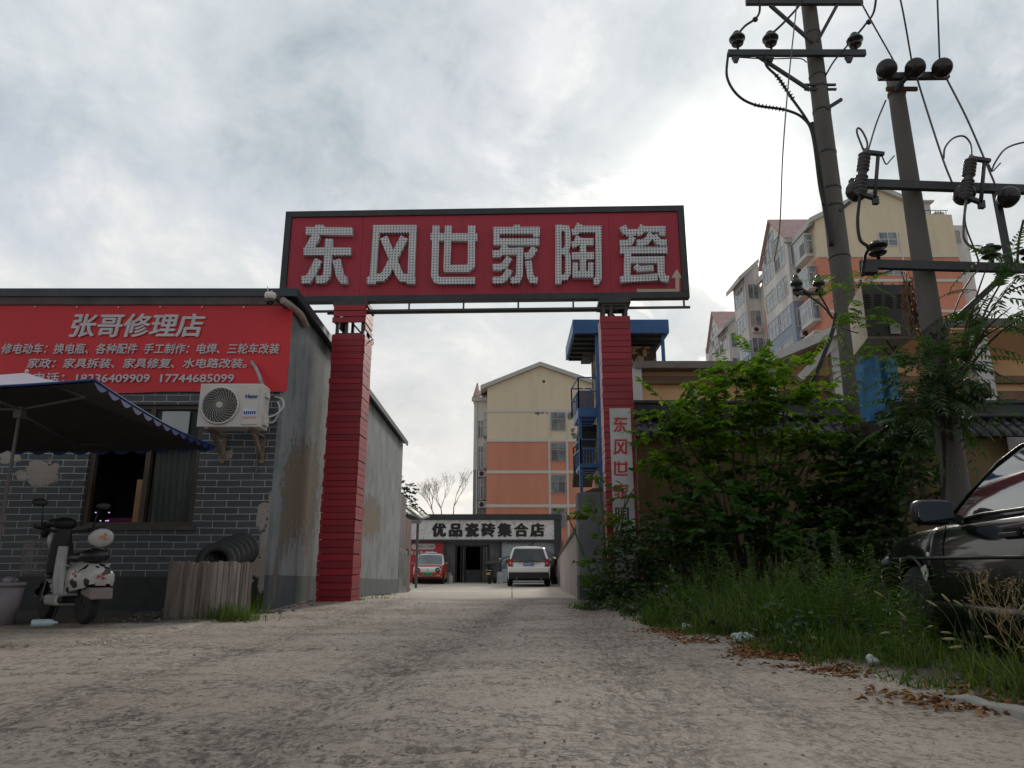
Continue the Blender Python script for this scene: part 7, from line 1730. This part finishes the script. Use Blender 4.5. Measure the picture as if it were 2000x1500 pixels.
frond_plant('sumac_creeper', 'light green feathery sprig in front of the louvred cabinet', Vector((XA-.1, Y1-1.6, 3.2)),
     [E(1665, 545, 8.9, .28, .2, .16, 12), E(1640, 640, 9.2, .25, .2, .06, 7), E(1690, 555, 8.7, .12, .2, .12, 6), E(1695, 640, 8.5, .12, .2, .35, 13), E(1680, 730, 8.6, .1, .2, .2, 8), E(1745, 690, 8.2, .12, .2, .08, 5)], LF_MUL, .36, .10)
frond_plant('sumac_creeper', 'feathery sprays against the sky right of the short pole', Vector((XB+.1, Y2-.2, 2.6)),
     [E(1930, 575, 7.2, .3, .2, .05, 8), E(1985, 545, 7.1, .2, .2, .05, 5), E(1960, 635, 7.1, .35, .2, .05, 9), E(1975, 600, 7.1, .25, .2, .05, 6), E(1990, 500, 7.1, .12, .2, .06, 6), E(2040, 600, 7.0, .2, .2, .1, 5), E(1935, 500, 7.2, .1, .1, .05, 5), E(1900, 600, 7.2, .15, .2, .05, 5)], LF_FROND, .40, .11)
def dry_vine():
    t = thing('dry_vine', 'bunch of withered orange brown vine hanging beside the short pole', 'dead vine', P(1775, 620, 8.2)); lv = Leaves(); st = MB()
    for _ in range(26):
        a = P(1768+random.uniform(-12, 14), 540+random.uniform(-10, 40), 8.1+random.uniform(-.1, .1)); b_ = P(1790+random.uniform(-14, 14), 650+random.uniform(-30, 15), 8.0); st.tube(spline([a, a.lerp(b_, .5)+rv(.05), b_], 4), .005, 4, cap=False)
        for _k in range(5): p = a.lerp(b_, random.random()); lv.add(p, rv(), rv(), .05)
    lv.build('crown', T_DRY, M('leaf_dead', (.17, .085, .04), .8, .4, 8), t); obj('trunk', st, M('vine_dead', (.20, .11, .06), .8, .4, 8), t)
dry_vine()
def creeper_mass():
    t = thing('creeper_root', 'dark woody creeper stems twisted round the foot of the short pole', 'creeper', (XB, Y2, 0)); st = MB(); lv = Leaves()
    for k in range(2):
        a = Vector((XB-.42+.1*k, Y2-.15, 0)); a0 = random.uniform(2.5, 4.5)
        st.tube(spline([a, Vector((XB-.30, Y2-.1, .9)), Vector((XB-.17, Y2-.12, 1.6)), Vector((XB+.17*cos(a0+1), Y2-.18, 2.3)), Vector((XB+.17*cos(a0+2), Y2-.16, 3.0))], 5), random.uniform(.015, .035), 6)
    for k in range(260): p, q = in_ell(Vector((XB, Y2-.12, 2.75)), (.32, .22, .5)); lv.add(p, rv()+Vector((0, 0, -.5)), q+rv(.5), .075)
    obj('trunk', st, M('stem_dark', (.025, .02, .016), .9), t); lv.build('crown', T_OVAL, LF_DARK, t)
creeper_mass()
# grass verge: one mass of blades, taller clumps among them
def blades(pts, name='grass', parent=None, mat=None):
    """pts: (base, height, lean vector, width)"""
    v, f = [], []; mb = MB(); mb.raw = True
    for p, h, l, w in pts:
        p = Vector(p); l = Vector(l); sd = Vector((random.uniform(-1, 1), random.uniform(-.5, .5), 0)).normalized()*w; r = []
        for i, k in enumerate((0, .35, .7, 1)):
            c = p+Vector((0, 0, h*(k-.25*k*k*l.length*2)))+l*h*k*k; ww = (1, .85, .5, .03)[i]; r.append((c-sd*ww, c+sd*ww))
        mb.add([q for a in r for q in a], [(0,1,3,2),(2,3,5,4),(4,5,7,6)], True)
    return obj(name, mb, mat or LF_GRASS, parent)
random.seed(21)
def lean(a=.5): 
    t = random.uniform(0, 2*pi); k = random.random()*a; return (k*cos(t), k*sin(t), 0)
pts = []
for _ in range(21000):
    y = random.uniform(2.3, 9.6); x = xedge(y)+.06+abs(random.gauss(0, .8)) if random.random() < .75 else xedge(y)+random.uniform(.1, 3)
    cl = noise.noise(Vector((x*1.3, y*1.3, 3)))
    cl2 = noise.noise(Vector((x*3.2, y*2.6, 8)))
    if cl < -.10 and random.random() < .8 or cl2 < -.12 and random.random() < .75: continue
    if y < 4.0 and x < xedge(y)+.35 and random.random() < .35: continue
    if y > 7.8 and random.random() < (y-7.8)/1.6: continue
    dist = x-xedge(y); far = sstep(4.5, 6.2, y); h = (.06+.03*(1-far)*sstep(0, .6, dist)+far*(.06+.34*sstep(0, .9, dist)+.22*max(0, cl)+.25*max(0, cl2)-.08))*random.uniform(.35, 1.5)
    if y < 3.9 and random.random() < .15: continue
    pts.append(((x, y, gz(x, y)-.01), h, lean(1.1), random.uniform(.0025, .006)*(1+.06*y)))
tag(blades(pts), 'tangled green grass verge along the right edge of the lane', 'grass', kind='stuff')
def undergrowth():
    lv = Leaves()
    for _ in range(5200):
        y = random.uniform(5.2, 11.8); x = xedge(y)+.15+abs(random.gauss(.3, .9)); n_ = noise.noise(Vector((x*1.9, y*1.5, 14)))
        if n_ < .0: continue
        z = gz(x, y)+random.uniform(.02, .12+.5*n_); lv.add((x, y, z), rv()+Vector((0, 0, .1)), Vector((0, 0, 1))+rv(.7), random.uniform(.03, .085))
    tag(lv.build('undergrowth', T_OVAL, LF_DARK), 'low broad leaved plants mixed through the grass verge', 'undergrowth', kind='stuff')
undergrowth()
def tuft(px, py, Y, n, h, sp, label, name='grass_tuft'):
    c = P(px, py, Y); c.z = gz(c.x, c.y); pts = []
    for _ in range(n):
        x, y = c.x+random.gauss(0, sp), c.y+random.gauss(0, sp*.5); pts.append(((x, y, gz(x, y)-.01), h*random.uniform(.4, 1.2), lean(.9), random.uniform(.003, .006)))
    o = blades(pts, name); tag(o, label, 'grass', kind=None); return o
tuft(448, 1212, 8.55, 420, .26, .17, 'green grass tuft growing against the plank pen')
tuft(500, 1195, 9.6, 90, .30, .10, 'thin seeding grass at the corner of the brick shop')
tuft(1150, 1195, 10.6, 160, .13, .18, 'yellow green grass tuft below the vine at the lane edge')
tuft(695, 1172, 12.3, 60, .14, .08, 'small grass tuft at the foot of the left plank pillar')
tuft(730, 1168, 14.0, 60, .12, .3, 'scant grass along the foot of the grey side wall')
tuft(330, 1215, 8.6, 30, .12, .2, 'few dry grass stalks left of the plank pen')
def tall_weed(x, y, h, k):
    base = Vector((x, y, gz(x, y)-.01)); t = thing('tall_weed', 'upright leafy weed with narrow leaves standing in the grass verge', 'weed', base, group='upright weeds in the grass verge'); lv = Leaves(); st = MB()
    tip = base+Vector((random.uniform(-.12, .12), random.uniform(-.1, .1), h)); st.tube(spline([base, base.lerp(tip, .5)+Vector((random.uniform(-.03, .03), 0, 0)), tip], 5), [.006-.0004*i for i in range(11)], 5)
    n = int(h*95)
    for i in range(n):
        f = .12+.88*i/n; p = base.lerp(tip, f); a = i*2.4; lv.add(p, Vector((cos(a), sin(a), .55-.9*(1-f)*.6)), Vector((0, 0, 1))+rv(.3), (.135-.06*f)*random.uniform(.8, 1.2))
    lv.build('leaves', ([(0,0),(.3,.06),(.7,.05),(1,0)], .3), LF_WEED, t); obj('stem', st, stemg, t)
for k, (px, y, h) in enumerate(((1405, 8.0, .62), (1375, 8.6, .5), (1440, 7.6, .45), (1500, 8.4, .55), (1330, 8.8, .45), (1700, 5.3, .42), (1745, 5.2, .50), (1765, 5.1, .36), (1560, 6.6, .45), (1620, 6.4, .5), (1665, 6.1, .45), (1480, 7.0, .40), (1720, 4.9, .34), (1430, 8.6, .6), (1540, 7.6, .52), (1350, 9.2, .55), (1600, 7.0, .55), (1780, 5.4, .45), (1465, 8.8, .62), (1640, 5.7, .40), (1390, 9.0, .7), (1420, 7.4, .5), (1455, 6.9, .45), (1515, 6.7, .5), (1535, 7.1, .6), (1585, 6.2, .5), (1605, 5.8, .42), (1680, 5.6, .5), (1690, 6.3, .6), (1735, 5.7, .5), (1755, 4.8, .35), (1575, 8.6, .8), (1650, 7.8, .8))):
    tall_weed((px-1000)/FPX*y*.965, y, h*1.25, k)
def mug_weed(px, Y, h):
    x = (px-1000)/FPX*Y*.965; base = Vector((x, Y, gz(x, Y)-.01)); t = thing('seeding_weed', 'greyish seeding weed spire among the grass', 'weed', base, group='seeding weed spires in the verge'); lv = Leaves(); st = MB(); tip = base+Vector((random.uniform(-.2, .1), 0, h)); st.tube([base, base.lerp(tip, .5)+Vector((.04, 0, 0)), tip], [.007, .005, .002], 5)
    for i in range(120):
        f = .2+.8*random.random(); p = base.lerp(tip, f)+Vector((.04*(1-abs(2*f-1)), 0, 0)); lv.add(p, rv()+Vector((0, 0, .6)), rv(), .078*(1.4-f))
    lv.build('leaves', T_OVAL, leafmat('leaf_grey_green', (.04, .06, .03), (.06, .085, .045), (.10, .12, .07), .3), t); obj('stem', st, stemg, t)
for px, y, h in ((1410, 8.6, .7), (1445, 8.9, .8), (1530, 8.2, .8), (1555, 7.2, .65), (1610, 8.0, .95), (1640, 8.3, .9), (1670, 6.6, .75), (1470, 8.3, .85), (1500, 8.0, .7), (1590, 7.4, .85), (1625, 7.2, .8), (1655, 7.6, .95), (1580, 8.0, .75), (1690, 7.0, .8)): mug_weed(px, y, h)
def dry_weed():
    x, y = 2.72, 4.0; base = Vector((x, y, 0)); t = thing('dry_weed', 'branching dry yellow brown weed in front of the black car door', 'weed', base); st = MB(); lv = Leaves(); rng = random.Random(4)
    def grow(p, d, L_, r, lv_):
        q = p+d*L_; st.tube([p, p.lerp(q, .5)+Vector((rng.uniform(-.01, .01), 0, 0)), q], [r, r*.85, r*.7], 4, cap=False)
        if lv_ == 0:
            for _ in range(2): lv.add(q, Vector((rng.uniform(-1, 1), rng.uniform(-1, 1), rng.uniform(-.6, 1))), Vector((rng.uniform(-1, 1), 1, rng.uniform(-1, 1))), .011)
            return
        for k in range(rng.choice((2, 2, 3))):
            nd_ = (d+Vector((rng.uniform(-.9, .9), rng.uniform(-.6, .6), rng.uniform(-.35, .6)))).normalized(); grow(q, nd_, L_*rng.uniform(.6, .85), r*.68, lv_-1)
    for k in range(5): grow(base+Vector((rng.uniform(-.08, .1), rng.uniform(-.1, .1), 0)), Vector((rng.uniform(-.45, .15), rng.uniform(-.2, .1), 1)).normalized(), rng.uniform(.17, .27), .0042, 4)
    obj('stem', st, M('dry_stem', (.33, .245, .12), .8, .3, 8), t); lv.build('seeds', T_DRY, M('dry_seed', (.36, .26, .13), .8, .3, 8), t)
dry_weed()
def foxtail(px, py, Y, label):
    b_ = P(px, py, Y); b_.z = gz(b_.x, b_.y)-.01; t = thing('foxtail_grass', label, 'grass', b_); pts = []; st = MB(); hd = MB()
    for _ in range(60): pts.append(((b_.x+random.gauss(0, .09), b_.y+random.gauss(0, .07), b_.z), random.uniform(.12, .34), lean(1.0), .004))
    o = blades(pts, 'leaves', t)
    for k in range(5):
        e = b_+Vector((random.uniform(-.2, .1), random.uniform(-.1, .1), random.uniform(.2, .42))); m_ = b_.lerp(e, .6)+Vector((0, 0, .06)); sp = spline([b_, m_, e], 6); st.tube(sp, .002, 4, cap=False); d = (sp[-1]-sp[-3]).normalized(); hd.lathe([(.002, 0), (.006, .01), (.0075, .03), (.005, .052), (.001, .062)], e, d+Vector((-.2, 0, -.25)), 8)
    obj('stem', st, stemg, t); obj('seed_head', hd, M('seed_head_pale', (.24, .22, .10), .9, .3, 30), t)
foxtail(1960, 1335, 3.75, 'foxtail grass clump at the kerb in front of the black car'); foxtail(1905, 1300, 4.1, 'foxtail grass clump under the black car sill'); foxtail(1800, 1310, 4.5, 'thin foxtail clump with two pale heads by the leaf litter'); foxtail(2005, 1290, 3.6, 'tall foxtail clump at the right edge beside the car')
# litter of brown leaves, plastic, kerb
lv = Leaves()
for _ in range(4200):
    y = random.uniform(3.3, 7.6); x = xedge(y)+random.gauss(.05, .15)
    if noise.noise(Vector((x*2.5, y*1.6, 9)))+.35*noise.noise(Vector((x*11, y*9, 2))) < random.uniform(-.25, .25): continue
    lv.add((x, y, gz(x, y)+random.uniform(.002, .014)), Vector((random.uniform(-1, 1), random.uniform(-1, 1), random.uniform(-.1, .15))), Vector((0, 0, 1))+rv(.45), random.uniform(.018, .05))
tag(lv.build('leaf_litter', T_DRY, leafmat('leaf_litter', (.13, .055, .022), (.23, .105, .042), (.34, .19, .095), .05, .8)), 'brown dead leaves strewn along the lane edge', 'dead leaves', kind='stuff')
def kerb():
    mb = MB(); rng = random.Random(2); y = 2.2
    pts = [Vector((xedge(y)+.06, y, 0)) for y in [2.75+.08*k for k in range(13)]]
    rows = []
    for i, p in enumerate(pts):
        e = .5 if i == len(pts)-1 else 1
        rows.append([p+Vector((dx+rng.uniform(-.014, .014), rng.uniform(-.02, .02), z*e+rng.uniform(-.009, .009))) for dx, z in ((-.07, -.05), (-.06, .02), (-.02, .035), (.04, .032), (.07, .015), (.08, -.05))])
    mb.grid(rows); mb.poly(rows[0]); mb.poly(rows[-1]); o = obj('kerb_stone', mb, M('kerb_grey', (.25, .235, .22), .9, .25, 5, .5)); tag(o, 'worn grey kerb stone half buried at the right lane edge', 'kerb stone')
kerb()
def crumple(px, py, Y, r, label, name, seed, col):
    c = P(px, py, Y); c.z = gz(c.x, c.y)+r[2]*.8+.02; mb = MB().ell(c, r, 16, 10)
    for v in mb.v: q = (v-c); q *= 1+.9*noise.noise(Vector((q.x*22+seed, q.y*22, q.z*30))); v.xyz = c+q
    m, nt, bs = mat_new(name+'_film'); bs.inputs['Base Color'].default_value = (*col, 1); bs.inputs['Roughness'].default_value = .2; bs.inputs['Transmission Weight'].default_value = .35
    for i in range(len(mb.sm)): mb.sm[i] = False
    tag(obj(name, mb, m), label, 'litter')
crumple(1448, 1255, 6.15, (.085, .05, .035), 'crumpled clear plastic wrapper lying at the grass edge', 'plastic_wrapper', 1, (.55, .60, .60)); crumple(1440, 1220, 6.9, (.06, .05, .045), 'small white plastic scrap in the grass behind the wrapper', 'plastic_scrap', 5, (.6, .6, .58)); crumple(1338, 1232, 7.2, (.045, .04, .03), 'white tissue scrap at the lane edge left of the wrapper', 'tissue_scrap', 9, (.62, .6, .55)); crumple(1706, 1305, 4.6, (.04, .03, .03), 'white tissue scrap in the leaf litter by the weeds', 'tissue_scrap', 13, (.6, .6, .58))
# stones and crumbs at the foot of the walls
mb = MB(); 
for _ in range(260):
    if random.random() < .6: y = random.uniform(9.7, 20); x = WX+abs(random.gauss(.08, .14))
    else: y = random.uniform(8.2, 10); x = random.uniform(-4.6, -2.9)
    r = random.uniform(.008, .028); mb.ell((x, y, gz(x, y)+r*.5), (r*1.4, r, r*.8), 6, 4, Matrix.Rotation(random.random()*6, 3, 'Z'))
tag(obj('rubble', mb, M('rubble_grey', (.15, .13, .12), .95, .4, 9)), 'small rubble along the foot of the grey side wall', 'rubble', kind='stuff')
# trees beyond the yard
def bare_tree():
    b_ = P(870, 1010, 52); t = thing('bare_tree', 'thin leafless tree above the tile shop roof', 'tree', (b_.x, 52, -.3)); mb = MB(); rng = random.Random(12); tips = []
    def grow(p, d, L_, r, n):
        q = p+d*L_; m_ = p.lerp(q, .5)+Vector((rng.uniform(-.06, .06), 0, rng.uniform(-.03, .05)))*L_; mb.tube([p, m_, q], [r, r*.85, r*.68], 5, cap=False)
        if n == 0: return
        for k in range(rng.choice((2, 3, 3))): grow(q, (d*1.1+Vector((rng.uniform(-.62, .62), rng.uniform(-.5, .5), rng.uniform(.0, .5)))).normalized(), L_*rng.uniform(.62, .86), r*.62, n-1)
    for dx, lean_, h in ((.5, .08, 2.3), (-.2, -.15, 2.0), (-.7, -.35, 1.8)):
        p0 = Vector((b_.x+dx*.5, 52, -.3)); p1 = Vector((b_.x+dx, 52+rng.uniform(-.5, .5), b_.z-.3)); mb.tube([p0, p0.lerp(p1, .5), p1], [.11, .08, .055], 6); grow(p1, Vector((lean_, rng.uniform(-.1, .1), 1)).normalized(), h*.46, .05, 6)
    obj('trunk', mb, M('bare_bark', (.34, .275, .23), .9, .2), t)
bare_tree()
bush('leafy_tree', 'dark leafy tree showing past the end of the grey side wall', 'tree', P(760, 1140, 34),
     [E(775, 958, 34, .75, .7, .45, 50), E(790, 985, 34, .35, .4, .18, 18), E(802, 998, 34, .4, .4, .13, 16), E(760, 985, 34, .7, .6, .6, 50)], T_OVAL, LF_FAR, .17, .35, 8, .4, stemm)
